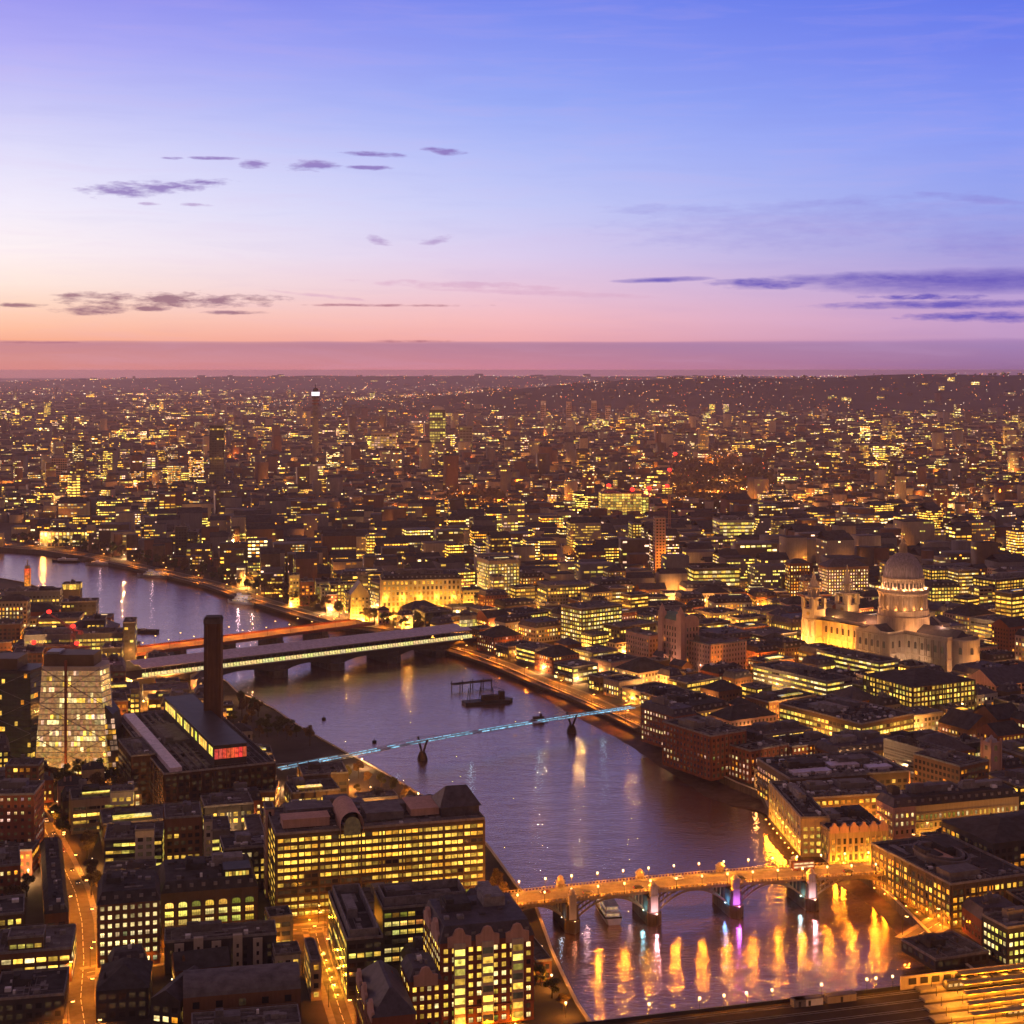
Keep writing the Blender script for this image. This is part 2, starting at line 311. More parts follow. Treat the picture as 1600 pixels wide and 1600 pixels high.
def quay(name, label, pts, side):
    """vertical stone river wall with a coping; side +1 when land lies left of the direction of travel"""
    w = MB(); cp = MB(); off = []
    for i, p in enumerate(pts):
        a = pts[max(0, i-1)]; b2 = pts[min(len(pts)-1, i+1)]; d = (b2-a).normalized(); off.append(Vector((-d.y, d.x))*side)
    for i in range(len(pts)-1):
        a, b2 = pts[i], pts[i+1]; na, nb = off[i], off[i+1]
        a0, b0 = a-na*.25, b2-nb*.25; a1, b1 = a+na*.8, b2+nb*.8
        w.poly([(a0.x,a0.y,-2),(b0.x,b0.y,-2),(b0.x,b0.y,G+.9),(a0.x,a0.y,G+.9)]); w.poly([(a1.x,a1.y,G-.5),(b1.x,b1.y,G-.5),(b1.x,b1.y,G+.9),(a1.x,a1.y,G+.9)])
        a2, b3 = a-na*.4, b2-nb*.4; a3, b4 = a+na*.95, b2+nb*.95
        v = [(a2.x,a2.y,G+.9),(b3.x,b3.y,G+.9),(b4.x,b4.y,G+.9),(a3.x,a3.y,G+.9)]; v += [(x,y,G+1.2) for x,y,z in v]
        cp.faces(v, [(0,1,5,4),(1,2,6,5),(2,3,7,6),(3,0,4,7),(4,5,6,7),(3,2,1,0)])
    r = root(name, label, 'river wall', (0,0,0)); w.build('wall', MT['quay'], r); cp.build('coping', MT['stone'], r)
MT['quay'] = mat('wet_quay_stone', (.11,.08,.06), streak=.6, var=.45)
quay('river_wall', 'long dark stone wall holding up the south bank below the trees', SBw, 1)
quay('river_wall', 'long stone embankment wall below the lit north bank road', NBw, -1)
MT['mud'] = mat('foreshore_mud', (.10,.055,.04), var=.5, sc=.12, bump=.5, rough=.6)
def shore(label, inner, outer):
    m = MB(); n = 40
    def samp(L, tt):
        L = [Vector(p) for p in L]; ls = [(L[i+1]-L[i]).length for i in range(len(L)-1)]; T = sum(ls)*tt
        for i, l in enumerate(ls):
            if T <= l or i == len(ls)-1: return L[i].lerp(L[i+1], min(1, T/l))
            T -= l
    vs = []
    for i in range(n+1):
        a, b2 = samp(inner, i/n), samp(outer, i/n)
        j = 1.5*math.sin(i*1.7)+1.2*math.sin(i*.63+1)
        for k in range(6):
            q = a.lerp(b2, k/5); e = k/5
            vs.append((q.x+(j if k == 5 else 0)*.6, q.y+(j if k >= 4 else 0), 1.4*(1-e)**1.3-.28*e+.12*math.sin(i*2.1+k*1.9)*(1-e)))
    m.faces(vs, [(i*6+k, (i+1)*6+k, (i+1)*6+k+1, i*6+k+1) for i in range(n) for k in range(5)])
    tag(m.build('foreshore', MT['mud'], smooth=True), label, None, None, 'structure')
shore('brown muddy foreshore below the brick warehouses', [P(*p) for p in NB[11:20]], [P(*p) for p in ((1196,1262),(1140,1262),(1090,1248),(1040,1212),(985,1174),(930,1142),(880,1117),(838,1084))])
shore('lamp lit foreshore at the north foot of the arched road bridge', [P(*p) for p in NB[4:10]], [P(*p) for p in ((1440,1500),(1400,1470),(1372,1432),(1335,1405),(1290,1378),(1252,1352))])
shore('dark foreshore below the trees by the footbridge', [P(*p) for p in SB[11:21]], [P(*p) for p in ((700,1292),(650,1252),(600,1222),(556,1196),(524,1174),(480,1150),(440,1122),(410,1106),(378,1096))])

# ------------------------------------------------------------------ hills and far terrain
MT['hill'] = mat('wooded_hill', (.035,.04,.045), var=.5, sc=.002)
HILLS = [(2600,9600,2600,900,128),(4300,10400,1900,900,132),(900,9300,900,600,72),(-3800,19000,3200,1500,112),(-600,21000,4200,1500,60),(5200,21000,5200,2200,120),(0,33000,16000,3200,48),(-4200,13000,1500,700,40),(1200,12500,1600,700,60)]
def hgt(x, y):
    z = 0
    for hx, hy, sx, sy, h in HILLS: z = z+h*np.exp(-((x-hx)/sx)**2*.5-((y-hy)/sy)**2*.5)
    return z
hx = np.linspace(-15000, 15000, 150); hy = np.concatenate([np.linspace(6800, 24000, 120), np.linspace(24500, 44000, 30)])
HX, HYY = np.meshgrid(hx, hy, indexing='ij'); Hz = hgt(HX, HYY)
Hz = Hz*(1+.08*np.sin(HX*.0031)*np.sin(HYY*.004)) - 1.5
vs = np.stack([HX, HYY, G+Hz], -1).reshape(-1, 3); nyy = len(hy)
hb = MB(); hb.faces([tuple(v) for v in vs], [(i*nyy+j, (i+1)*nyy+j, (i+1)*nyy+j+1, i*nyy+j+1) for i in range(len(hx)-1) for j in range(nyy-1)])
tag(hb.build('hills', MT['hill'], smooth=True), 'dark wooded hills along the horizon', None, None, 'structure')

# ------------------------------------------------------------------ roads, pavements, markings
MT['asphalt'] = mat('asphalt', (.085,.08,.075), var=.3, sc=.3); MT['paving'] = mat('pavement_slabs', (.20,.17,.14), var=.3, sc=.4); MT['paint'] = mat('road_paint', (.7,.68,.62), var=.1)
def strip(m, pts, o0, o1, z0, z1=None):
    n = []
    for i, p in enumerate(pts):
        a = pts[max(0, i-1)]; b2 = pts[min(len(pts)-1, i+1)]; d = (b2-a).normalized(); n.append(Vector((-d.y, d.x)))
    for i in range(len(pts)-1):
        a, b2 = pts[i], pts[i+1]
        q = [a+n[i]*o0, b2+n[i+1]*o0, b2+n[i+1]*o1, a+n[i]*o1]
        if z1 is None: m.poly([(p.x,p.y,z0) for p in q])
        else:
            v = [(p.x,p.y,z0) for p in q]+[(p.x,p.y,z1) for p in q]; m.faces(v, [(0,1,5,4),(2,3,7,6),(4,5,6,7)]+([(3,0,4,7)] if i == 0 else [])+([(1,2,6,5)] if i == len(pts)-2 else []))
def fine(pts, step=12.0):
    out = []
    for a, b2 in zip(pts, pts[1:]):
        k = max(1, int((b2-a).length/step)); out += [a.lerp(b2, i/k) for i in range(k)]
    return out+[pts[-1]]
ROADS = {}
def road(key, label, px, w, z=G):
    pts = fine([P(x, y, z) for x, y in px]); ROADS[key] = pts; h = w/2
    a = MB(); strip(a, pts, -h, h, z+.004*(1+len(ROADS))); tag(a.build('road', MT['asphalt']), label, None, None, 'structure')
    k = MB(); strip(k, pts, h, h+2.6, z-.2, z+.14); strip(k, pts, -h-2.6, -h, z-.2, z+.14); tag(k.build('pavement', MT['paving']), 'pavement along the '+label.replace('orange lit ', '').replace('golden lit ', ''), None, None, 'structure')
    mk = MB()
    for i in range(0, len(pts)-1):
        d = (pts[i+1]-pts[i]); q = [pts[i]+d*.1, pts[i]+d*.45]; strip(mk, q, -.12, .12, z+.03+.004*len(ROADS))
        q = [pts[i]+d*.6, pts[i]+d*.95]; strip(mk, q, -.12, .12, z+.03+.004*len(ROADS))
    tag(mk.build('road_markings', MT['paint']), 'white dashed centre line on the '+label, None, None, 'structure')
    stripmark(pts, w+6.0)
road('A', 'orange lit street curving down past the glass towers', [(52,1262),(72,1300),(95,1345),(118,1395),(128,1440),(131,1500),(126,1560),(140,1650)], 10)
road('B', 'orange lit cross street below the dotted office block', [(131,1521),(180,1511),(250,1500),(330,1488),(420,1456),(512,1448)], 8)
road('C', 'narrow golden alley beside the screened office roof', [(492,1452),(505,1500),(522,1550),(545,1620)], 6)
road('D', 'orange lit road at the left edge of the view', [(-60,1352),(0,1345),(55,1330),(100,1335)], 8)
road('E', 'orange lit embankment road beyond the railway bridge', [(-90,842),(0,848),(80,858),(140,868),(200,881),(270,897),(335,913),(400,936),(470,957),(540,976),(600,984),(655,1000)], 20)
road('F', 'orange lit riverside road leading from the railway bridge', [(655,1000),(730,1020),(790,1040),(850,1066),(900,1084),(960,1112),(1010,1136)], 14)
road('Q', 'orange lit avenue below the pink granite palace', [(640,985),(740,992),(850,1012),(950,1030),(1020,1043),(1090,1058),(1160,1066),(1230,1062)], 10)
road('H', 'golden lit street rising from the arched road bridge', [(1388,1352),(1420,1322),(1480,1311),(1570,1296),(1660,1282)], 11)
road('J', 'orange lit street beside the railway station platforms', [(1420,1470),(1470,1440),(1540,1420),(1650,1400)], 8)
road('K', 'orange lit avenue climbing into the far city', [(1482,842),(1500,815),(1518,790),(1500,772)], 22)

# ------------------------------------------------------------------ building kit
HEROES = []
def tints(pal, st): return glow(pal, st)
def facade_panes(w, d, z, fh, bay, ww, wh, lit, pal, st, sides, state, e=.07, back=False):
    """panes of one storey: list of (corner points, glow) in building space"""
    out = []
    fl = random.uniform(.6, 1.35)*st
    for s in sorted(sides, key='lfrb'.index):
        L = w if s in 'fb' else d; n = max(1, int(round((L-1.0)/bay))); bw = (L-1.0)/n; on = random.random() < lit
        for i in range(n):
            if random.random() < .28: on = random.random() < lit
            g = tints(pal, fl) if on else ((.03,.018,.008) if random.random() < .5 else (0,0,0))
            c0 = .5+bw*i+bw*(1-ww)/2; c1 = c0+bw*ww; z0 = z+fh*(1-wh)*.55; z1 = z0+fh*wh
            if s == 'f': q = [(-w/2+c0,-e,z0),(-w/2+c1,-e,z0),(-w/2+c1,-e,z1),(-w/2+c0,-e,z1)]
            elif s == 'b': q = [(w/2-c0,d+e,z0),(w/2-c1,d+e,z0),(w/2-c1,d+e,z1),(w/2-c0,d+e,z1)]
            elif s == 'l': q = [(-w/2-e,d-c0,z0),(-w/2-e,d-c1,z0),(-w/2-e,d-c1,z1),(-w/2-e,d-c0,z1)]
            else: q = [(w/2+e,c0,z0),(w/2+e,c1,z0),(w/2+e,c1,z1),(w/2+e,c0,z1)]
            out.append((q, g))
    return out
_WM = {}
def ribbon(ps, split):
    """one storey of glazing as one connected strip: panes with the wall coloured piers between them"""
    m = MB(); rows = 3 if split else 2; prev = None
    for q, g in ps:
        a, b, c, d = [Vector(v) for v in q]; e = random.choice((.35,.55,.75)); cols = []
        for lo, hi in ((a, d), (b, c)):
            i = len(m.v); m.v += [tuple(lo)]+([tuple(lo.lerp(hi, e))] if split else [])+[tuple(hi)]; cols.append(i)
        if prev is not None:
            for k in range(rows-1): m.f.append((prev+k, cols[0]+k, cols[0]+k+1, prev+k+1)); m.g.append((0,0,0)); m.m.append(1)
        u = random.choice(((.7,1.3),(1.1,.6),(.9,1.1)))
        for k in range(rows-1): m.f.append((cols[0]+k, cols[1]+k, cols[1]+k+1, cols[0]+k+1)); m.g.append(tuple(x*(u[k] if split else 1) for x in g)); m.m.append(0)
        prev = cols[1]
    return m
def join_mesh(o, mb):
    """add panes to a far wall too small to show its windows as parts"""
    me = o.data; w = MB(); w.v = [tuple(v.co) for v in me.vertices]; w.f = [tuple(p.vertices) for p in me.polygons]; w.g = [(0,0,0)]*len(w.f); w.m = [0]*len(w.f)
    k = len(w.v); w.v += mb.v; w.f += [tuple(i+k for i in f) for f in mb.f]; w.g += mb.g; w.m += [1]*len(mb.f)
    n = w.build('wall', [me.materials[0], GL]); o.data = n.data; bpy.data.objects.remove(n)
def pane_mesh(w, h, g, arch, var=0):
    k = (round(w,1), round(h,1), tuple(round(x,2) for x in g), arch, var)
    if k not in _WM:
        m = MB(); w, h = k[0], k[1]
        if arch: m.poly([(-w/2,0,0),(w/2,0,0),(w/2,0,h*.6)]+[(w/2*math.cos(a),0,h*.6+h*.4*math.sin(a)) for a in (.5,1.05,1.57,2.1,2.6)]+[(-w/2,0,h*.6)], 0, g)
        else:
            sp_ = h*(.62, .5, .3)[var]; k1, k2, k3 = ((1.35,.85,.6),(1.1,.5,.95),(.9,1.0,.7))[var]; sx = w*(-.12,.18,0)[var]
            m.poly([(-w/2,0,sp_),(w/2,0,sp_),(w/2,0,h),(-w/2,0,h)], 0, tuple(c*k1 for c in g)); m.poly([(-w/2,0,0),(sx,0,0),(sx,0,sp_),(-w/2,0,sp_)], 0, tuple(c*k2 for c in g)); m.poly([(sx,0,0),(w/2,0,0),(w/2,0,sp_),(sx,0,sp_)], 0, tuple(c*k3 for c in g))
        f = .09
        m.box(-w/2-f, w/2+f, -.10, .02, -f, 0, 1); m.box(-w/2-f, w/2+f, -.10, .02, h, h+f, 1)
        m.box(-w/2-f, -w/2, -.10, .02, 0, h, 1); m.box(w/2, w/2+f, -.10, .02, 0, h, 1); m.box(-.05, .05, -.06, -.01, 0, h, 1)
        if w > 2.6: m.box(-w/4-.05, -w/4+.05, -.06, -.01, 0, h, 1); m.box(w/4-.05, w/4+.05, -.06, -.01, 0, h, 1)
        o = m.build('window', [GL, MT['frame']]); me = o.data; bpy.data.objects.remove(o); _WM[k] = me
    return _WM[k]
def qg(g): return tuple(round(x*5)/5 if x > .1 else round(x, 2) for x in g)

def building(name, label, cat, x, y, w, d, h, rot, wall='brick', roof='flat', fh=3.5, bay=3.6, ww=.62, wh=.55, lit=.6, pal='yyg', st=1.0,
             sides='flr', base=G, detail=2, solo=False, arch=False, piers=0, courses=False, roofmat=None, kit=1.0, group=None, reg=True, z0f=.6, skip=None, rh=None):
    if reg: mark(rect(x, y, w, d, rot, 2.5))
    r = root(name, label, cat, (x, y, base), rot, group)
    rm = roofmat or {'flat':'roofg','gable':'slate','hip':'slate','mansard':'slate','barrel':'roofm'}[roof]
    wallm = MB(); par = 1.0 if roof == 'flat' else 0.0
    wallm.box(-w/2, w/2, 0, d, -.3, h-par, 0, False, False)
    if piers:
        n = max(1, int(round((w-1)/piers))); bw = (w-1)/n
        for i in range(n+1): wallm.box(-w/2+.5+bw*i-.35, -w/2+.5+bw*i+.35, -.38, .02, 0, h-par-.4, 0)
        n = max(1, int(round((d-1)/piers))); bw = (d-1)/n
        for i in range(n+1):
            for sx in (-1, 1):
                xx = sorted((sx*(w/2-.02), sx*(w/2+.38))); wallm.box(xx[0], xx[1], .5+bw*i-.35, .5+bw*i+.35, 0, h-par-.4, 0)
    nf = max(1, int((h-par-z0f)/fh))
    if courses:
        for k in range(0, nf+1, courses if isinstance(courses, int) else 1):
            z = z0f+fh*k; 
            if z > h-par-.3: break
            wallm.box(-w/2-.25, w/2+.25, -.25, .02, z-.22, z+.12, 0); wallm.box(-w/2-.25, -w/2+.02, .02, d, z-.22, z+.12, 0); wallm.box(w/2-.02, w/2+.25, .02, d, z-.22, z+.12, 0)
    wl = wallm.build('wall', MT[wall], r)
    # roof
    R = MB(); z = h
    if roof == 'flat':
        R.poly([(-w/2+.3,.3,h-1.0),(w/2-.3,.3,h-1.0),(w/2-.3,d-.3,h-1.0),(-w/2+.3,d-.3,h-1.0)], 0)
        R.box(-w/2-.15, w/2+.15, -.15, .3, h-1.0, h, 1); R.box(-w/2-.15, w/2+.15, d-.3, d+.15, h-1.0, h, 1)
        R.box(-w/2-.15, -w/2+.3, .3, d-.3, h-1.0, h, 1); R.box(w/2-.3, w/2+.15, .3, d-.3, h-1.0, h, 1); z = h-1.0
    elif roof == 'gable':
        q = rh or min(w, d)*.32; v = [(-w/2-.3,-.4,h-.1),(w/2+.3,-.4,h-.1),(w/2+.3,d+.4,h-.1),(-w/2-.3,d+.4,h-.1)]
        if w >= d: v += [(-w/2-.3,d/2,h+q),(w/2+.3,d/2,h+q)]; R.faces(v, [(0,1,5,4),(2,3,4,5)], 0); wl2 = [(0,4,3),(1,2,5)]
        else: v += [(0,-.4,h+q),(0,d+.4,h+q)]; R.faces(v, [(1,2,5,4),(3,0,4,5)], 0); wl2 = [(0,1,4),(2,3,5)]
        R.faces(v, wl2, 1)
    elif roof in ('hip', 'mansard'):
        q = rh or (4.2 if roof == 'mansard' else min(w, d)*.28); ins = 1.8 if roof == 'mansard' else min(w, d)*.46
        v = [(-w/2-.3,-.3,h-.1),(w/2+.3,-.3,h-.1),(w/2+.3,d+.3,h-.1),(-w/2-.3,d+.3,h-.1),(-w/2+ins,ins,h+q),(w/2-ins,ins,h+q),(w/2-ins,d-ins,h+q),(-w/2+ins,d-ins,h+q)]
        R.faces(v, [(0,1,5,4),(1,2,6,5),(2,3,7,6),(3,0,4,7),(4,5,6,7)], 0); z = h+q
        if roof == 'mansard':
            n = max(1, int(w/4.5))
            for i in range(n):
                xc = -w/2+w*(i+.5)/n; R.box(xc-.8, xc+.8, .5, 2.2, h+.6, h+3.0, 1)
    elif roof == 'barrel':
        q = rh or 4.0; n = 10; v = []
        for i in range(n+1):
            a = math.pi*i/n
            if w >= d: v += [(-w/2,d/2-d/2*math.cos(a),h-.1+q*math.sin(a)),(w/2,d/2-d/2*math.cos(a),h-.1+q*math.sin(a))]
            else: v += [(-w/2*math.cos(a),0,h-.1+q*math.sin(a)),(-w/2*math.cos(a),d,h-.1+q*math.sin(a))]
        R.faces(v, [(2*i,2*i+1,2*i+3,2*i+2) for i in range(n)], 0); R.faces(v, [tuple(range(0,2*n+2,2)), tuple(range(1,2*n+2,2))], 1)
    if kit and roof in ('flat', 'mansard'):
        mg = 2.2 if roof == 'flat' else 3.2
        if w > 9 and d > 9:
            for _ in range(int(kit*(w*d)/90)+2):
                a = random.uniform(.8, 2.6); xx = random.uniform(-w/2+mg, w/2-mg-a); yy = random.uniform(mg, d-mg-a); R.box(xx, xx+a*random.uniform(.6,1.3), yy, yy+a, z, z+random.uniform(.5,1.7), random.choice((1,1,1,0,0,2)))
            for _ in range(int(kit*1.5)):
                yy = random.uniform(mg, d-mg); xx = random.uniform(-w/2+mg, 0); R.box(xx, xx+w*.3, yy, yy+.5, z, z+.5, 1)
    if kit and roof == 'flat' and y < 960 and w > 10 and d > 10:
        for _ in range(3+int(w*d/260)):                 # roofing patches, ducts, pipes, hatches, aerials
            a_ = random.uniform(1.5, w*.28); b_2 = random.uniform(1.2, d*.25); xx = random.uniform(-w/2+1.2, w/2-1.4-a_); yy = random.uniform(1.2, max(1.3, d-1.4-b_2)); R.box(xx, xx+a_, yy, yy+b_2, z, z+random.uniform(.05,.14), random.choice((0,1,1)))
        for _ in range(2+int(w*d/420)):
            yy = random.uniform(2, d-2); x_ = random.uniform(-w/2+1.5, 0); R.beam((x_,yy,z+.5),(x_+w*random.uniform(.2,.45),yy,z+.5),.45,.4,1); xx = random.uniform(-w/2+2, w/2-2); R.beam((xx,2,z+.35),(xx,d*random.uniform(.4,.9),z+.35),.22,.22,1)
            xx, yy = random.uniform(-w/2+1.5, w/2-1.5), random.uniform(1.5, d-1.5); R.beam((xx,yy,z),(xx,yy,z+random.uniform(2,4)),.09,.09,1)
        for yy in (.9, d-.9): R.beam((-w/2+.6,yy,z+1.9),(w/2-.6,yy,z+1.9),.07,.07,1)
        for i in range(int(w/2.4)): R.beam((-w/2+.7+2.4*i,.9,z+1),(-w/2+.7+2.4*i,.9,z+1.9),.06,.06,1)
    ro = R.build('roof', [MT[rm], MT['plant'] if roof in ('flat','mansard') else MT[wall], MT['white']], r)
    if detail == 2 and kit and roof in ('flat', 'mansard') and w > 13 and d > 12:
        for i in range(1+(w*d > 900)):
            pw, pd = w*random.uniform(.2,.34), d*random.uniform(.22,.38); cx0 = (-w/4 if i == 0 else w/4)*random.uniform(.5,1.1) if w > 24 else random.uniform(-w*.15, w*.15)
            b3 = MB(); yy = d*random.uniform(.38,.55); b3.box(-pw/2, pw/2, 0, pd, 0, random.uniform(2.2,3.8), 0); b3.box(-pw/2+.5, -pw/2+.5+pw*.3, .6, pd*.6, 2.2, random.uniform(3.9,4.6), 0)
            b3.build('plant_room', MT[random.choice(('plant','roofm','grey','roofd'))], ro, (cx0, yy, z))
    if roof in ('gable','hip') and detail == 2 and kit:
        for i in range(random.choice((1,2))):
            b3 = MB(); b3.box(-.5,.5,-.9,.9,0,3.2,0); b3.box(-.25,.25,-.7,-.2,3.2,3.8,0); b3.box(-.25,.25,.2,.7,3.2,3.8,0)
            b3.build('chimney', MT[wall], ro, (random.uniform(-.38,.38)*w, d*random.choice((.28,.72)), h+.3))
    # windows
    used = 0; rest = MB()
    fmb = MB()
    for k in range(nf):
        ps = facade_panes(w, d, z0f+fh*k, fh, bay, ww, wh, lit, pal, st, sides, None)
        if skip: ps = [p for p in ps if not skip(p[0], k)]
        if solo:
            for q, g in ps:
                a = Vector(q[0]); b2 = Vector(q[1]); wd = (b2-a).length; hh = q[2][2]-q[0][2]
                mid = (a+b2)/2; ang = math.atan2(b2.y-a.y, b2.x-a.x)
                if used < 96 and any(g) and (g[0] > .1 or used < 40):
                    o = bpy.data.objects.new('window', pane_mesh(wd, hh, qg(g), arch and k == nf-1, random.randrange(3))); COL.objects.link(o); o.parent = r; o.location = mid; o.rotation_euler = (0,0,ang); used += 1
                else: rest.poly(q, 0, g)
        elif detail == 2:
            m = ribbon(ps, y < 950)
            if m.f: m.build('window_band', [GL, MT[wall]], r)
        else:
            for q, g in ps: fmb.poly(q, 0, g)
    if rest.f: tag(rest.build('window_bays', GL, r), None, None, None, 'stuff')
    if fmb.f: join_mesh(wl, fmb)
    return r
def bpx(name, label, cat, px1, py1, px2, h, d, rot, **k):
    """front top edge from pixel (px1, py1) to column px2; rot in degrees"""
    a = P(px1, py1, G+h); c, s = math.cos(rad(rot)), math.sin(rad(rot)); kk = (px2-CX)/F
    w = (kk*a.y-a.x)/(c-kk*s); w = max(4.0, w)
    x, y = a.x+w/2*c, a.y+w/2*s
    k.setdefault('sides', 'flr')
    r = building(name, label, cat, x, y, w, d, h, rad(rot), **k)
    HEROES.append((r, w, d, h, x, y, rad(rot), label))
    return r, w
# ------------------------------------------------------------------ landmark: the domed cathedral
def flood(x, y, z, watts, col=(1,.6,.2), label='small floodlight box', size=.6, aim=None, group='floodlights washing the building walls'):
    r = root('floodlight', label, 'floodlight', (x, y, z), random.uniform(0,6), group)
    m = MB(); m.box(-.35,.35,-.25,.25,0,.35,0); m.build('housing', MT['black'], r)
    m = MB(); m.poly([(-.3,-.2,.36),(.3,-.2,.36),(.3,.2,.36),(-.3,.2,.36)]); m.build('lens', MT['lamp'], r)
    l = plight(r, (0,0,.9), watts, col, size)
    if aim:
        l.data.type = 'SPOT'; l.data.spot_size = rad(aim[3]); l.data.spot_blend = .6
        dv = Vector(aim[:3])-Vector((x,y,z+.9)); rr_ = Matrix.Rotation(-r.rotation_euler.z, 3, 'Z') @ dv; l.rotation_euler = (-rr_).to_track_quat('Z','Y').to_euler()
MT['lamp'] = emit('lamp_glass', (1,.62,.25), 7.0); MT['lampw'] = emit('pale_lamp_glass', (1,.72,.36), 3.6)

def cathedral():
    cx, cy = 324.0, 1272.0; rz = rad(-54.4)
    r = root('domed_cathedral', 'great stone cathedral with lead dome, colonnaded drum and two west towers, floodlit gold', 'cathedral', (cx, cy, G), rz)
    c, s = math.cos(rz), math.sin(rz); T = lambda x, y: (cx+x*c-y*s, cy+x*s+y*c)
    mark([T(-100,-30),T(-100,30),T(-18,26),T(-18,44),T(20,44),T(20,26),T(76,24),T(76,-24),T(20,-26),T(20,-44),T(-18,-44),T(-18,-26)])
    st = MT['stone']
    w = MB()
    w.prism([(-88,-27),(-72,-27),(-72,-19),(-17,-19),(-17,-38),(17,-38),(17,-19),(60,-19),(60,19),(17,19),(17,38),(-17,38),(-17,19),(-72,19),(-72,27),(-88,27)], 0, 32, 0, False)
    w.lathe([(13,0),(13,31),(12.4,32)], 14, 60, 0, 0, -math.pi/2, math.pi/2, False)
    # cornices, parapet and pilasters
    def edge(pts, z0, z1, o):
        for a, b2 in zip(pts, pts[1:]): w.beam((a[0],a[1],(z0+z1)/2), (b2[0],b2[1],(z0+z1)/2), o, z1-z0)
    out = [(-88,-27),(-72,-27),(-72,-19),(-17,-19),(-17,-38),(17,-38),(17,-19),(60,-19)]
    for pts in (out, [(p[0],-p[1]) for p in out], [(-88,-27),(-88,27)], [(60,-19),(60,-13)], [(60,13),(60,19)]):
        for z, hh, o in ((15.2,1.0,1.5),(30.2,.9,1.7),(32.2,1.5,.7)): edge(pts, z, z+hh, o)
    def pil(a, b2):
        a, b2 = Vector(a), Vector(b2); n = int((b2-a).length/6.2)
        for i in range(n+1):
            p = a.lerp(b2, i/max(1,n))
            for d in (-.75,.75):
                q = p+(b2-a).normalized()*d; w.box(q.x-.5, q.x+.5, q.y-.5, q.y+.5, 1, 15.2); w.box(q.x-.5, q.x+.5, q.y-.5, q.y+.5, 16.2, 30.2)
    for sg in (-1, 1): pil((-71,19.2*sg),(-18,19.2*sg)); pil((-16,38.2*sg),(16,38.2*sg)); pil((18,19.2*sg),(59,19.2*sg)); pil((-17.2,37*sg),(-17.2,21*sg)); pil((17.2,37*sg),(17.2,21*sg)); pil((-87,27.2*sg),(-73,27.2*sg))
    w.build('wall', st, r)
    # blind niches and lit windows, each a part
    wi = MB(); wi.poly([(-1.3,0,0),(1.3,0,0),(1.3,0,4.2)]+[(1.3*math.cos(a),0,4.2+1.3*math.sin(a)) for a in (.6,1.2,1.9,2.5)]+[(-1.3,0,4.2)], 0, (.05,.03,.015)); wi.box(-1.7,1.7,-.3,.05,-.5,0,1); wi.box(-1.7,-1.35,-.2,.05,0,5,1); wi.box(1.35,1.7,-.2,.05,0,5,1)
    o = wi.build('window', [GL, st]); me = o.data; bpy.data.objects.remove(o)
    def wn(x, y, z, a):
        q = bpy.data.objects.new('window', me); COL.objects.link(q); q.parent = r; q.location = (x,y,z); q.rotation_euler = (0,0,a)
    for z in (5.5, 20.5):
        for i in range(8): wn(-67.5+6.3*i, -19.15, z, 0)
        for i in range(6): wn(22+6.6*i, -19.15, z, 0)
        for i in range(5): wn(-12.5+6.2*i, -38.15, z, 0)
        for i in range(2): wn(-80+0*i, -27.15, z, 0); wn(17.15, -33+8*i, z, math.pi/2)
        for a in (-60,-20,20,60): wn(60+13.1*math.cos(rad(a)), 13.1*math.sin(rad(a)), z, rad(a)+math.pi/2)
    ro = MB()
    ro.poly([(-88,-26.5,31.4),(60,-18.5,31.4),(60,18.5,31.4),(-88,26.5,31.4)])
    for x0, x1, y0, y1, ax in ((-84,-14,-8,8,0),(14,60,-8,8,0),(-8,8,-37,-14,1),(-8,8,14,37,1)):
        if ax == 0: ro.faces([(x0,y0,31.6),(x1,y0,31.6),(x1,y1,31.6),(x0,y1,31.6),(x0,0,37.5),(x1,0,37.5)], [(0,1,5,4),(2,3,4,5),(0,4,3),(1,2,5)])
        else: ro.faces([(x0,y0,31.6),(x1,y0,31.6),(x1,y1,31.6),(x0,y1,31.6),(0,y0,37.5),(0,y1,37.5)], [(1,2,5,4),(3,0,4,5),(0,1,4),(2,3,5)])
    ro.prism([(-17,-38),(17,-38),(17,38),(-17,38)], 31.2, 31.5, 0)
    ro.build('roof', MT['slate'], r)
    ped = MB()
    for sg in (-1,1): ped.faces([(-11,38.6*sg,31.5),(11,38.6*sg,31.5),(0,38.6*sg,38),(-11,36.6*sg,31.5),(11,36.6*sg,31.5),(0,36.6*sg,38)], [(0,1,2),(3,4,5),(0,2,5,3),(1,2,5,4)])
    ped.build('pediment', st, r)
    d = MB(); d.lathe([(21,31),(21,42),(21.6,42.2),(21.6,43),(20.6,43.2),(20.6,48.0),(16.2,48.05),(16.2,60.5)], 48, cap=False)
    d.build('drum', MT['pinkstone'], r, smooth=False)
    g = MB(); g.lathe([(16,60.4),(20.4,60.4),(21.0,61.6),(21.0,62.4),(20.2,62.5),(20.2,64.6),(19.6,64.6),(19.6,62.8),(16.8,62.8)], 48, cap=False)
    for i in range(48):
        a = 2*math.pi*i/48; g.box(20.25*math.cos(a)-.25, 20.25*math.cos(a)+.25, 20.25*math.sin(a)-.25, 20.25*math.sin(a)+.25, 62.5, 65)
    g.build('stone_gallery', MT['pinkstone'], r)
    cm = MB(); cm.lathe([(.95,0),(.8,.5),(.72,6),(.62,11.2),(.95,11.6),(.95,12.4)], 10); o = cm.build('column', MT['pinkstone']); me2 = o.data; bpy.data.objects.remove(o)
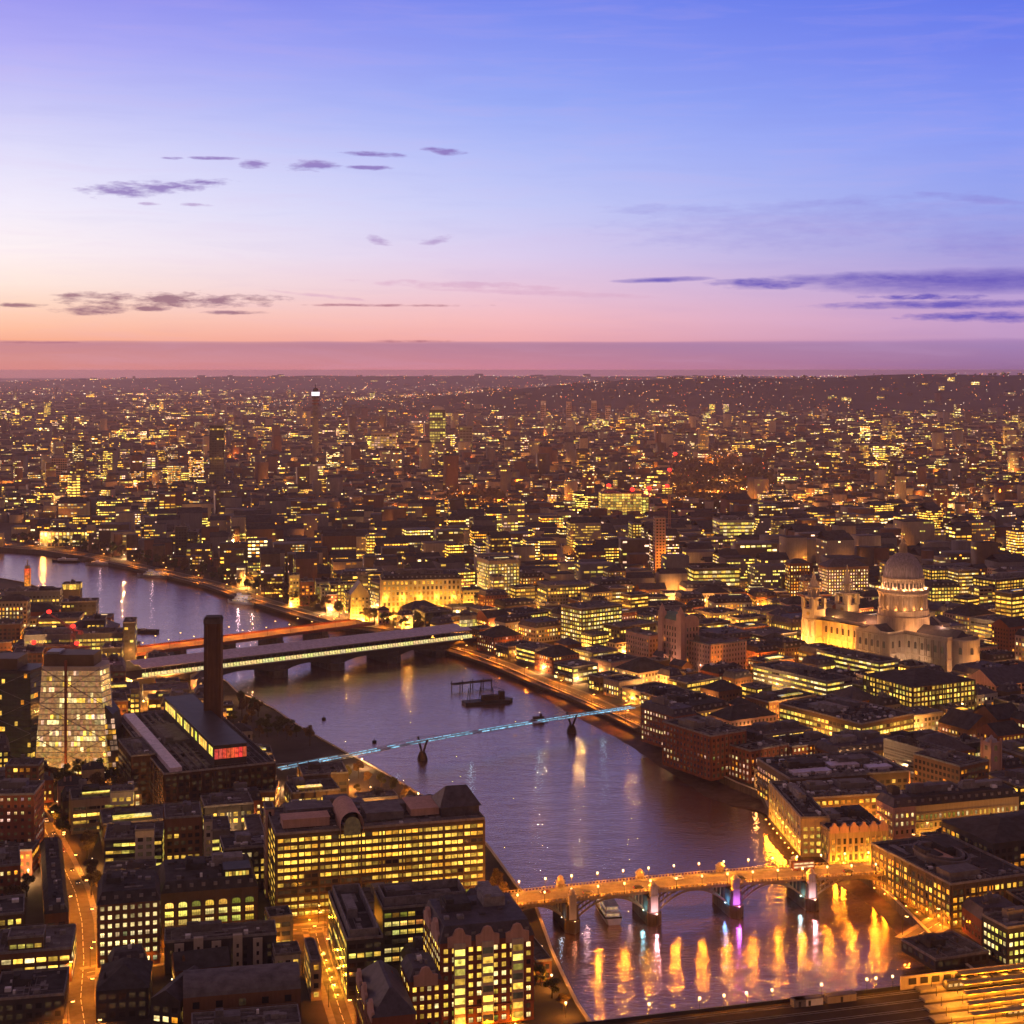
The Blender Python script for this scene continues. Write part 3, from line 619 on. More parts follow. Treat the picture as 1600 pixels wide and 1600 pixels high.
    for i in range(32):
        a = 2*math.pi*(i+.5)/32; q = bpy.data.objects.new('column', me2); COL.objects.link(q); q.parent = r; q.location = (19.0*math.cos(a), 19.0*math.sin(a), 48.05)
        if i % 4 == 0: b2 = MB(); b2.box(-1.4,1.4,-2.0,2.0,0,12.3); b2.build('buttress', MT['pinkstone'], r, (17.9*math.cos(a+.098), 17.9*math.sin(a+.098), 48.05), a+.098+math.pi/2)
    at = MB(); at.lathe([(16.9,62.8),(16.9,64),(16.4,64.3),(16.4,72.5),(17.2,72.8),(17.2,74),(16.2,74.2)], 48, cap=False)
    for i in range(32):
        a = 2*math.pi*i/32; at.box(16.5*math.cos(a)-.45, 16.5*math.cos(a)+.45, 16.5*math.sin(a)-.45, 16.5*math.sin(a)+.45, 64.3, 72.6)
    at.build('attic', MT['pinkstone'], r)
    for i in range(32):
        a = 2*math.pi*(i+.5)/32; q = bpy.data.objects.new('window', me); COL.objects.link(q); q.parent = r; q.location = (16.55*math.cos(a),16.55*math.sin(a),65.5); q.rotation_euler = (0,0,a+math.pi/2); q.scale = (.55,1,.9)
    dm = MB(); dm.lathe([(16.0*math.cos(t2), 74.1+19.8*math.sin(t2)) for t2 in [math.pi/2*.93*k/14 for k in range(15)]], 48)
    for i in range(32):
        a = 2*math.pi*i/32
        for k in range(9):
            t0, t1 = math.pi/2*.93*k/9, math.pi/2*.93*(k+1)/9
            dm.beam((16.1*math.cos(t0)*math.cos(a),16.1*math.cos(t0)*math.sin(a),74.1+19.9*math.sin(t0)), (16.1*math.cos(t1)*math.cos(a),16.1*math.cos(t1)*math.sin(a),74.1+19.9*math.sin(t1)), .5, .45)
    dm.build('dome', MT['lead'], r, smooth=False)
    ln = MB(); ln.lathe([(3.6,93),(3.8,94),(3.4,94.3),(2.3,94.4),(2.3,100.2),(3.0,100.4),(2.8,101),(1.9,101.2),(1.7,103),(1.2,104.6),(.5,105.4),(.5,106),(1.0,106.7),(.9,107.5),(.2,108)], 16)
    for i in range(8): a = 2*math.pi*i/8; ln.lathe([(.4,94.4),(.35,100.2)], 6, 3.0*math.cos(a), 3.0*math.sin(a))
    ln.build('lantern', MT['pinkstone'], r)
    cr = MB(); cr.box(-.2,.2,-.2,.2,108,112); cr.box(-.2,.2,-1.2,1.2,110,110.5); cr.build('cross', MT['gilt'], r)
    for yy in (-21, 21):
        tw = MB(); X0 = -80
        tw.box(X0-7, X0+7, yy-7, yy+7, 32, 39.5)
        for a, b2 in ((-6,-6),(6,-6),(6,6),(-6,6)): tw.box(X0+a-1.6, X0+a+1.6, yy+b2-1.6, yy+b2+1.6, 39.5, 48.5)
        tw.lathe([(4.2,39.5),(4.2,49)], 12, X0, yy, 0)
        tw.lathe([(7.4,48.5),(7.6,50),(5.4,50.4)], 16, X0, yy, 0)
        for i in range(8): a = math.pi/4*i+.39; tw.lathe([(.75,50),(.6,56.5)], 6, X0+4.7*math.cos(a), yy+4.7*math.sin(a))
        tw.lathe([(3.2,50),(3.2,57),(5.3,57),(5.5,58),(3.9,58.6),(3.4,61),(2.4,64),(2.0,64.6),(1.6,67),(.8,70),(.25,72.5),(.6,73),(.1,74.2)], 16, X0, yy, 0)
        t2 = tw.build('west_tower', st, r)
        ck = MB(); ck.lathe([(1.7,0),(1.7,.25)], 20); o2 = ck.build('clock_face', MT['gilt'], t2, (X0, yy-7.05, 35.5)); o2.rotation_euler = (rad(90),0,0)
    po = MB(); po.box(-94,-88,-16,16,28,31); po.faces([(-94,-16,31),(-94,16,31),(-94,0,38),(-88,-16,31),(-88,16,31),(-88,0,38)], [(0,1,2),(0,2,5,3),(1,2,5,4)]); po.box(-95,-88,-18,18,0,1.2)
    pr = po.build('portico', st, r)
    for i in range(6):
        for z0, z1 in ((1.2,15),(16,28)): q = MB(); q.lathe([(.9,z0),(.75,z1)], 8); q.build('column', st, pr, (-93,-13+5.2*i,0))
    # floodlights on the paving and on the roofs
    for x, y, z, wt, cl in ((-92,-38,G,50e3,(1,.40,.035)),(-78,-36,G,92e3,(1,.38,.028)),(-60,-31,G,92e3,(1,.38,.028)),(-44,-31,G,92e3,(1,.38,.028)),(-28,-32,G,50e3,(1,.38,.04)),(-27,-44,G,50e3,(1,.38,.04)),(-6,-50,G,15e3,(1,.5,.2)),(30,-33,G,26e3,(1,.6,.35)),(48,-32,G,26e3,(1,.6,.35)),(78,-10,G,15e3,(1,.55,.3)),
                            (-66,-12,G+33,15e3,(1,.48,.12)),(-66,12,G+33,15e3,(1,.48,.12)),(-30,-12,G+33.0,20e3,(1,.42,.16)),(27,-16,G+33,11e3,(1,.46,.17)),(-27,-16,G+33,11e3,(1,.46,.17)),(0,-31,G+32,14e3,(1,.46,.17)),(29,12,G+33,9e3,(1,.46,.17)),(40,0,G+38,7e3,(1,.55,.33))):
        X, Y = T(x, y); flood(X, Y, z, wt, cl, 'small floodlight around the domed cathedral', group='floodlights around the cathedral')
    for x, y, wt in ((-36,-50,75e3),(-8,-62,80e3),(30,-54,80e3),(52,-44,75e3),(-58,-48,60e3)):
        X, Y = T(x, y); flood(X, Y, G+17, wt*.8, (1,.56,.30), 'floodlight on a low roof facing the cathedral dome', .5, (cx,cy,G+80,30), group='roof floodlights facing the dome')
    for i in range(10):
        a = rad(-150+26*i); X, Y = T(18.6*math.cos(a), 18.6*math.sin(a)); flood(X, Y, G+63, 5e3, (1,.50,.24), 'small floodlight around the domed cathedral', .3, group='floodlights around the cathedral')
        X, Y = T(17.6*math.cos(a), 17.6*math.sin(a)); flood(X, Y, G+48.1, .9e3, (1,.46,.12), 'small floodlight around the domed cathedral', .3, group='floodlights around the cathedral')
MT['pinkstone'] = mat('pale_pink_stone', (.44,.33,.24), streak=.6, var=.35); MT['lead'] = mat('old_lead', (.33,.27,.29), streak=.8, rough=.55, var=.35); MT['gilt'] = mat('gilt', (.7,.45,.12), rough=.3, metal=.8)
cathedral()

# ------------------------------------------------------------------ arched road bridge (near)
def deckline(a, b2):
    d = (b2-a); L = d.length; return a, b2, d.normalized(), L, math.atan2(d.y, d.x)
def arched_bridge():
    zt = 14.0; a = P(795,1413,zt); b2 = P(1392,1361,zt); _, _, dr, L, rot = deckline(a, b2)
    r = root('arched_bridge', 'five arched road bridge with glowing orange deck, turreted stone piers and coloured floodlights', 'bridge', (a.x, a.y, 0), rot)
    Wd = 17.0; dz = lambda u: 1.6*math.sin(math.pi*u/L)
    stripmark([a-dr*30+Vector((-dr.y,dr.x))*8, b2+dr*12+Vector((-dr.y,dr.x))*8], 24)
    us = []
    for px in (893,1020,1148,1266):
        k = (px-CX)/F; us.append((k*a.y-a.x)/(dr.x-k*dr.y))
    n = 44; dk = MB(); rd = MB(); pv = MB(); pa = [MB(), MB()]
    def seg(m, y0, y1, z0, z1, a0=0, a1=L):
        for i in range(n):
            u0, u1 = a0+(a1-a0)*i/n, a0+(a1-a0)*(i+1)/n; m.faces([(u0,y0,z0+dz(u0)),(u1,y0,z0+dz(u1)),(u1,y1,z0+dz(u1)),(u0,y1,z0+dz(u0)),(u0,y0,z1+dz(u0)),(u1,y0,z1+dz(u1)),(u1,y1,z1+dz(u1)),(u0,y1,z1+dz(u0))], [(0,1,5,4),(2,3,7,6),(4,5,6,7),(3,2,1,0)])
    seg(dk, 0, Wd, zt-2.1, zt-1.2); dk.build('deck', MT['bridgepaint'], r)
    seg(rd, 3.2, Wd-3.2, zt-1.19, zt-1.15); rd.build('carriageway', MT['paleroad'], r)
    seg(pv, .4, 3.2, zt-1.19, zt-1.0); seg(pv, Wd-3.2, Wd-.4, zt-1.19, zt-1.0); pv.build('footway', MT['paving'], r)
    for k, (y0, y1) in enumerate(((0,.35),(Wd-.35,Wd))):
        seg(pa[k], y0, y1, zt-1.2, zt-1.0); seg(pa[k], y0, y1, zt-.1, zt+.1)
        for i in range(int(L/1.6)): u = 1.6*i+.5; pa[k].box(u-.3, u+.3, y0+.05, y1-.05, zt-1.0+dz(u), zt-.1+dz(u))
        pa[k].build('parapet', MT['bridgepaint'], r)
    stops = [0]+us+[L]
    for i in range(5):
        u0, u1 = stops[i]+(3.2 if i else -2), stops[i+1]-(3.2 if i < 4 else -2); m = MB(); k = 18; pts = []
        for j in range(k+1):
            e = j/k; u = u0+(u1-u0)*e; pts.append((u, 5.2+(zt-8.0+dz(u))*(1-(2*e-1)**2)))
        for yy in (.5, 4.8, 9.1, 13.3, Wd-.6):
            for j in range(k):
                (ua, za), (ub, zb) = pts[j], pts[j+1]
                m.faces([(ua,yy-.2,za),(ub,yy-.2,zb),(ub,yy+.2,zb),(ua,yy+.2,za),(ua,yy-.2,za+.9),(ub,yy-.2,zb+.9),(ub,yy+.2,zb+.9),(ua,yy+.2,za+.9)], [(0,1,5,4),(2,3,7,6),(4,5,6,7),(3,2,1,0)])
                zu = zt-2.1+dz(ua)
                if zu-za > 1.3 and j % 1 == 0: m.box(ua-.12, ua+.12, yy-.12, yy+.12, za+.8, zu)
        m.build('arch', MT['bridgepaint'], r)
    for i, u in enumerate(us):
        p = MB(); y0, y1 = -2.2, Wd+2.2
        p.prism([(u-3.4,y0),(u,y0-3.2),(u+3.4,y0),(u+3.4,y1),(u,y1+3.2),(u-3.4,y1)], -2, 5.4); p.prism([(u-2.7,y0+.4),(u+2.7,y0+.4),(u+2.7,y1-.4),(u-2.7,y1-.4)], 5.4, zt-2.2)
        pr = p.build('pier', MT['quay'], r)
        for yy in (-1.1, Wd+1.1):
            tq = MB(); tq.box(u-1.7, u+1.7, yy-1.1, yy+1.1, 5.4, zt+1.2+dz(u)); tq.box(u-2.0, u+2.0, yy-1.35, yy+1.35, zt-1.6, zt-1.1); tq.box(u-2.0, u+2.0, yy-1.3, yy+1.3, zt+1.2+dz(u), zt+1.7+dz(u))
            tq.lathe([(1.3,zt+1.7),(1.3,zt+3.4),(1.6,zt+3.6),(1.0,zt+4.4),(.1,zt+4.9)], 10, u, yy); tq.build('turret', MT['stone'], pr)
        cs = [((1,.45,.25),2e3),((1,.55,.72),26e3),((.45,.12,1),30e3),((1,.6,.8),24e3)][i]; c2 = [((.4,.7,1),3e3),((.2,.75,1),14e3),((.1,.4,1),22e3),((.3,.8,1),12e3)][i]
        X = a+dr*(u)+Vector((dr.y,-dr.x))*5.6; flood(X.x, X.y, 5.4, cs[1]*.08, cs[0], 'coloured floodlight on a bridge pier', .25, group='coloured lights on the bridge piers')
        X = a+dr*(u-4.2)+Vector((dr.y,-dr.x))*-1.2; flood(X.x, X.y, 5.4, c2[1]*.09, c2[0], 'coloured floodlight on a bridge pier', .25, group='coloured lights on the bridge piers')
    # lamps along both parapets
    k = 0
    for side in (0, 1):
        u = 4.0+side*5
        while u < L-2:
            q = a+dr*u+Vector((-dr.y,dr.x))*(Wd+.05 if side else -.05)
            lamp('globe', q.x, q.y, zt-1.0+dz(u), rot, 'white globe lamp on the '+('far' if side else 'near')+' parapet of the arched road bridge', 'parapet lamps of the arched bridge, '+('far' if side else 'near')+' side', watts=9.5e3)
            u += 12.4
    return a, dr, L, rot, zt
MT['bridgepaint'] = mat('ochre_bridge_paint', (.34,.24,.12), var=.2, sc=.5); MT['paleroad'] = mat('worn_bridge_road', (.22,.18,.13), var=.25, sc=.4)
_LP = {}
def lamp(kind, x, y, z, rz, label, group, watts=9e3, col=None):
    if kind not in _LP:
        r = root('street_lamp', label, 'street lamp', (0,0,-500))
        m = MB()
        if kind == 'globe':
            m.lathe([(.28,0),(.28,.6),(.12,.8),(.08,4.0),(.16,4.1)], 8); m.build('lamp_post', MT['black'], r)
            g = MB(); g.lathe([(.05,4.1),(.34,4.3),(.46,4.65),(.38,5.0),(.08,5.2)], 10); g.build('lamp_globe', MT['lampw'], r)
            plight(r, (0,0,3.75), watts, (1,.32,.018), .3)
        elif kind == 'tall':
            m.lathe([(.14,0),(.09,8.6)], 6); m.beam((0,0,8.5),(0,1.9,8.9),.1,.1); m.build('lamp_post', MT['black'], r)
            g = MB(); g.box(-.22,.22,1.5,2.5,8.72,8.95,1); g.box(-.3,.3,1.4,2.6,8.4,8.72,0); g.build('lamp_head', [MT['lampo'], MT['black']], r)
            lo = plight(r, (0,2.0,8.2), watts, (1,.27,.012), .3); lo.data.type = 'SPOT'; lo.data.spot_size = rad(136); lo.data.spot_blend = .25
        else:
            m.lathe([(.1,0),(.07,5.2)], 6); m.build('lamp_post', MT['black'], r)
            g = MB(); g.lathe([(.1,5.2),(.4,5.4),(.5,5.8),(.1,6.1)], 8); g.build('lamp_head', MT['lampw'], r)
            plight(r, (0,0,4.7), watts, (1,.58,.2), .3)
        _LP[kind] = r; o = r
    else:
        o = copy_tree(_LP[kind])
    o.location = (x,y,z); o.rotation_euler = (0,0,rz); o['label'] = label; o['group'] = group; o['category'] = 'street lamp'
    for ch in o.children:
        if ch.type == 'LIGHT' and abs(ch.data.energy-watts) > 1: ch.data = ch.data.copy(); ch.data.energy = watts
        if ch.type == 'LIGHT' and col: ch.data = ch.data.copy(); ch.data.color = col
    return o
MT['lampo'] = emit('sodium_lamp', (1,.50,.12), 9.0)
AB = arched_bridge()

# lamps along the roads
RN = {'A':'curving street past the glass towers','B':'cross street below the dotted office','C':'alley beside the screened office','D':'road at the left edge','E':'embankment road upstream','F':'riverside road near the railway bridge','Q':'avenue below the pink palace','H':'street rising from the arched bridge','J':'street beside the station','K':'avenue climbing into the far city'}
for key, step, off, wt in (('A',20,6.2,19e3),('B',17,5.0,20e3),('C',16,4.0,9e3),('D',24,6.2,5e3),('E',44,11,24e3),('F',28,8.2,30e3),('Q',36,6.2,34e3),('H',24,6.6,22e3),('J',18,5.0,26e3),('K',75,12,170e3)):
    pts = ROADS[key]; acc = 0; sd_ = 1; nxt = 4
    for a, b2 in zip(pts, pts[1:]):
        l = (b2-a).length; 
        while nxt <= acc+l:
            p = a.lerp(b2, (nxt-acc)/l); d = (b2-a).normalized(); n_ = Vector((-d.y, d.x))*sd_; q = p+n_*off
            lamp('tall', q.x, q.y, G+.14, math.atan2(-n_.y, -n_.x)-math.pi/2, 'orange sodium street lamp on a tall post along the '+RN[key], 'sodium lamps along the '+RN[key], watts=wt); sd_ = -sd_; nxt += step
        acc += l

# ------------------------------------------------------------------ railway bridge with its canopy, the road bridge behind it
def rail_bridge():
    zt = 22.0; a = P(222,1041,zt); b2 = P(738,981,zt); _, _, dr, L, rot = deckline(a, b2)
    r = root('railway_bridge', 'long railway bridge roofed by a mauve panelled canopy above a yellow lit glazed side', 'railway bridge', (a.x, a.y, 0), rot)
    Wd = 34.0; nrm = Vector((-dr.y, dr.x)); stripmark([a-dr*10+nrm*Wd/2, b2+dr*10+nrm*Wd/2], Wd+4)
    m = MB(); m.box(-8, L+8, .5, Wd, 9.5, 12.5); m.build('deck', MT['black'], r)
    rf = MB(); nb = 40
    for i in range(nb):
        u0, u1 = L*i/nb+.15, L*(i+1)/nb-.15
        for y0, y1, z0, z1 in ((0,9,zt-1.6,zt),(9,17,zt,zt-1.4),(17,26,zt-1.4,zt+.4),(26,Wd,zt+.4,zt-1)):
            rf.faces([(u0,y0,z0),(u1,y0,z0),(u1,y1-.3,z1),(u0,y1-.3,z1),(u0,y0,z0-.3),(u1,y0,z0-.3),(u1,y1-.3,z1-.3),(u0,y1-.3,z1-.3)], [(0,1,2,3),(4,5,1,0),(7,6,5,4),(3,2,6,7),(1,5,6,2),(0,3,7,4)])
    rf.build('canopy', MT['solar'], r)
    for side in range(0, 60):
        u = L*(side+.5)/60; g = MB(); g.poly([(-L/60*.46,0,0),(L/60*.46,0,0),(L/60*.46,0,3.1),(-L/60*.46,0,3.1)], 0, tuple(c*random.uniform(.85,1.15) for c in (.98,.80,.30))); g.box(-.12,.12,-.2,.1,0,6.6,1)
        g.build('glazed_bay', [GL, MT['metal']], r, (u, .1, 13.4))
    m = MB(); m.box(-4, L+4, -.3, .5, 12.5, 13.3); m.box(0, L, Wd-.3, Wd, 12.5, 20); m.build('side_girder', MT['metal'], r)
    us = []
    for px in (322, 438, 527, 615, 690):
        k = (px-CX)/F; us.append((k*a.y-a.x)/(dr.x-k*dr.y))
    for u in us:
        p = MB(); p.prism([(u-6.5,-1),(u,-5),(u+6.5,-1),(u+6.5,Wd+1),(u-6.5,Wd+1)], -2, 6); p.box(u-5.5, u+5.5, 0, Wd, 6, 9.5); p.build('pier', MT['roofd'], r)
    st = [-6]+us+[L+6]
    for i in range(len(st)-1):
        u0, u1 = st[i]+4.5, st[i+1]-4.5; m = MB(); k = 12
        for yy in (1, Wd*.35, Wd*.68, Wd-1.5):
            for j in range(k):
                e0, e1 = j/k, (j+1)/k; z0, z1 = 4.5+4.4*(1-(2*e0-1)**2), 4.5+4.4*(1-(2*e1-1)**2); x0, x1 = u0+(u1-u0)*e0, u0+(u1-u0)*e1
                m.faces([(x0,yy,z0),(x1,yy,z1),(x1,yy,9.6),(x0,yy,9.6),(x0,yy+.8,z0),(x1,yy+.8,z1),(x1,yy+.8,9.6),(x0,yy+.8,9.6)], [(0,1,2,3),(7,6,5,4),(0,4,5,1)])
        m.build('arch', MT['black'], r)
    # road bridge upstream
    a = P(205,1022,12); b2 = P(575,974,12); _, _, dr, L, rot = deckline(a, b2); nrm = Vector((-dr.y, dr.x)); stripmark([a-dr*30+nrm*14, b2+dr*10+nrm*14], 34)
    r = root('road_bridge', 'low wide road bridge glowing orange behind the canopied railway bridge', 'bridge', (a.x, a.y, 0), rot)
    m = MB(); m.box(-20, L+8, 0, 30, 9.6, 11.0); m.build('deck', MT['red'], r)
    m = MB(); m.box(-20, L+8, 3.5, 26.5, 11.01, 11.05); m.build('carriageway', MT['paleroad'], r)
    for y0 in (0, 29.6): m = MB(); m.box(-20, L+8, y0, y0+.4, 11, 12.3); m.build('parapet', MT['red'], r)
    for i in range(1,5):
        u = L*i/5; p = MB(); p.prism([(u-4,-1),(u,-4),(u+4,-1),(u+4,31),(u,34),(u-4,31)], -2, 6); p.box(u-3.2,u+3.2,-.4,30.4,6,9.6); p.build('pier', MT['quay'], r)
    for i in range(10):
        for sd_ in (0,1):
            q = a+dr*(L*(i+.5)/10)+nrm*(1 if not sd_ else 29); lamp('tall', q.x, q.y, 11.1, rot+(math.pi if sd_ else 0), 'orange street lamp standing on the low road bridge behind the railway canopy', 'street lamps on the low road bridge', watts=24e3)
rail_bridge()

# ------------------------------------------------------------------ footbridge
def footbridge():
    a = P(436,1199,11); b2 = P(990,1103,11); _, _, dr, L, rot = deckline(a, b2)
    r = root('footbridge', 'slender steel footbridge edged with pale blue light on two forked piers', 'footbridge', (a.x, a.y, 0), rot)
    dz = lambda u: 10.2+1.8*math.sin(math.pi*u/L); n = 64
    d = MB()
    for i in range(n):
        u0, u1 = L*i/n, L*(i+1)/n; d.faces([(u0,-2,dz(u0)),(u1,-2,dz(u1)),(u1,2,dz(u1)),(u0,2,dz(u0)),(u0,-2,dz(u0)-.4),(u1,-2,dz(u1)-.4),(u1,2,dz(u1)-.4),(u0,2,dz(u0)-.4)], [(0,1,2,3),(7,6,5,4),(4,5,1,0),(3,2,6,7)])
        d.beam((u0,-3.6,dz(u0)-.3),(u0,3.6,dz(u0)-.3),.3,.4)
    d.build('deck', MT['metal'], r)
    us = [L*.365, L*.80]
    for u in us:
        p = MB(); p.lathe([(3.2,-2),(2.6,2),(1.5,5.2)], 14, u, 0, sq=1.5)
        for s in (-1,1): p.beam((u,s*.8,4.6),(u,s*5.4,dz(u)+1.9),1.0,.9)
        p.build('forked_pier', MT['timber'], r)
    an = [-2, us[0], us[1], L+2]
    for s in (-1,1):
        c_ = MB()
        for k in range(3):
            for j in range(14):
                e0, e1 = j/14, (j+1)/14; u0, u1 = an[k]+(an[k+1]-an[k])*e0, an[k]+(an[k+1]-an[k])*e1
                q = lambda u, e: (u, s*(5.2-1.2*(4*e*(1-e))), dz(max(0,min(L,u)))+1.7-2.2*(4*e*(1-e)))
                for o in (0,.35): A_, B_ = q(u0,e0), q(u1,e1); c_.beam((A_[0],A_[1]+o*s,A_[2]), (B_[0],B_[1]+o*s,B_[2]), .16, .16)
        c_.build('cable', MT['metal'], r)
        h_ = MB()
        for i in range(n): u0, u1 = L*i/n, L*(i+1)/n; h_.beam((u0,s*1.95,dz(u0)+1.1),(u1,s*1.95,dz(u1)+1.1),.1,.1); h_.beam((u0,s*1.95,dz(u0)),(u0,s*1.95,dz(u0)+1.1),.08,.08)
        h_.build('handrail', MT['metal'], r)
    for i in range(40):
        if random.random() < .12: continue
        u0, u1 = L*i/40+.5, L*(i+1)/40-.7; g = MB(); k = random.uniform(.6,1.3)
        for s in (-1,1): g.beam((u0,s*2.15,dz(u0)+.05),(u1,s*2.15,dz(u1)+.05),.55,.6, 0, (0,0,1), (.28*k,.62*k,.82*k))
        g.build('light_strip', GL, r)
    for k in range(5):
        q = a+dr*L*(k+.5)/5; plight(r, (L*(k+.5)/5,0,dz(L*(k+.5)/5)+2.2), 350, (.4,.75,1), .5)
footbridge()

# ------------------------------------------------------------------ boats
def boat(name, label, px, py, L, B_, ang, hull='white', tiers=2, lights=True, masts=0):
    p = P(px, py, 0); r = root(name, label, 'boat', (p.x, p.y, 0), rad(ang))
    hl = MB(); st = [(-.5,.75,1.7),(-.46,.92,1.6),(-.2,1,1.45),(.2,1,1.5),(.38,.7,1.8),(.5,.05,2.3)]; vs = []
    for u, w_, z in st:
        for s, zz in ((-1,z),(-.72,-.4),(.72,-.4),(1,z)): vs.append((u*L, s*w_*B_/2, zz*B_/5.5 if zz > 0 else zz))
    fs = [(4*i+k, 4*i+4+k, 4*i+5+k, 4*i+1+k) for i in range(len(st)-1) for k in range(3)]+[(0,1,2,3),(20,23,22,21)]
    hl.faces(vs, fs); hl.build('hull', MT[hull], r)
    dk = MB(); dk.poly([(u*L, -w_*B_/2*.97, z*B_/5.5-.25) for u, w_, z in st]+[(u*L, w_*B_/2*.97, z*B_/5.5-.25) for u, w_, z in reversed(st)]); dk.build('deck', MT['timber'], r)
    z = 1.25*B_/5.5; hw = B_*.38; u0, u1 = -.40*L, .26*L
    for k in range(tiers):
        cb_ = MB(); cb_.box(u0, u1, -hw, hw, z, z+2.3); cb_.box(u0-.3, u1+.3, -hw-.2, hw+.2, z+2.3, z+2.45); co = cb_.build('cabin', MT['white' if hull != 'timber' else 'timber'], r)
        wn = MB(); n = int((u1-u0)/1.6)
        for i in range(n):
            for s in (-1,1):
                x0 = u0+.4+1.6*i; g = glow('pwy', .55) if lights and random.random() < .8 else (0,0,0); wn.poly([(x0,s*(hw+.03),z+.8),(x0+1.15,s*(hw+.03),z+.8),(x0+1.15,s*(hw+.03),z+1.8),(x0,s*(hw+.03),z+1.8)], 0, g)
        wn.poly([(u0-.03,-hw*.8,z+.8),(u0-.03,hw*.8,z+.8),(u0-.03,hw*.8,z+1.9),(u0-.03,-hw*.8,z+1.9)], 0, (.5,.3,.15) if lights else (0,0,0))
        wn.build('glazing', GL, co); z += 2.45; hw *= .86; u0 += L*.05; u1 -= L*.07
    wh = MB(); wh.box(.02*L, .14*L, -hw*.6, hw*.6, z, z+1.9); wh.build('wheelhouse', MT['white' if hull != 'timber' else 'timber'], r)
    for i in range(masts): m = MB(); u = (-.3+.5*i)*L; m.lathe([(.22,z),(.1,z+9)], 6, u, 0); m.beam((u,0,z+3),(u+3,0,z+6),.14,.14); m.build('mast', MT['black'], r)
    if hull == 'metal': plight(r, (-.1*L,B_*1.0,8), 500, (1,.7,.8), .5)  # bare light added beside the hull so the dark ship shows
    if hull == 'white': plight(r, (-.1*L,B_*1.1,9), 420*(L/26)*(3 if tiers == 3 else .8), (1,.72,.8), .5); plight(r, (-.2*L,-B_*1.1,9), 420*(L/26)*(3 if tiers == 3 else .8), (1,.72,.72), .5)  # bare lights added off both sides to brighten the white hull
    return r
boat('passenger_boat', 'pale passenger boat with lit decks passing under the arched bridge', 948, 1426, 32, 9.0, 99, 'white', 2)
boat('moored_ship', 'white three tiered river ship moored by the embankment', 377, 943, 36, 9, 152, 'white', 3)
boat('moored_ship', 'long mauve moored ship by the embankment, upstream of the white one', 240, 902, 46, 10, 160, 'metal', 2, True, 1)
boat('moored_ship', 'low grey ship moored third from the railway bridge', 157, 883, 42, 9, 168, 'metal', 1, False, 1)
boat('moored_ship', 'small dark ship moored farthest upstream on the embankment side', 103, 878, 38, 8, 172, 'black', 1, False)
boat('barge', 'dark empty barge anchored in the stream left of the brick chimney', 227, 988, 26, 9, 170, 'black', 0, False)
boat('launch', 'small dark launch beside the footbridge near the north bank', 843, 1127, 12, 4, 10, 'timber', 1, False)
def buoy(px, py, label):
    p = P(px, py, 0); r = root('buoy', label, 'buoy', (p.x,p.y,0), 0, 'mooring buoys in the river'); m = MB(); m.lathe([(1.0,-.5),(1.5,.2),(1.5,1.1),(.7,1.5)], 12); m.build('float', MT['black'], r); m = MB(); m.lathe([(.15,1.5),(.1,2.8),(.35,2.9),(.1,3.3)], 8); m.build('top_mark', MT['timber'], r)
buoy(506, 1124, 'dark mooring buoy alone in mid river above the footbridge'); buoy(585, 1160, 'dark mooring buoy close beside the footbridge deck')
# work pontoon with timber gantries
p = P(762, 1098, 0); r = root('work_pontoon', 'dark work pontoon with a crane frame off the north bank', 'pontoon', (p.x,p.y,0), rad(20))
m = MB(); m.prism([(-19,-5),(15,-7),(20,0),(15,6),(-19,5)], -.5, 2.2, 0, True); m.build('hull', MT['black'], r)
m = MB(); m.box(-4,8,-2.5,3,2.2,5.5); m.box(9,13,-2,2,2.2,8); m.build('deckhouse', MT['timber'], r)
for x in (-15,-6,4): m = MB(); m.beam((x,-3,2),(x,0,12),.35,.35); m.beam((x,3,2),(x,0,12),.35,.35); m.beam((x,0,12),(x+9,0,9),.3,.3); m.build('gantry', MT['black'], r)
p = P(735, 1075, 0); r = root('river_pier', 'dark timber river pier on piles beside the work pontoon', 'pier', (p.x,p.y,0), rad(28)); m = MB(); m.box(-16,18,-3,3,4.2,4.8); m.build('deck', MT['timber'], r)
for i in range(8):
    m = MB(); m.box(-.3,.3,-.3,.3,-2,6.5); m.build('pile', MT['timber'], r, (-15+4.6*i,-2.7 if i % 2 else 2.7,0))

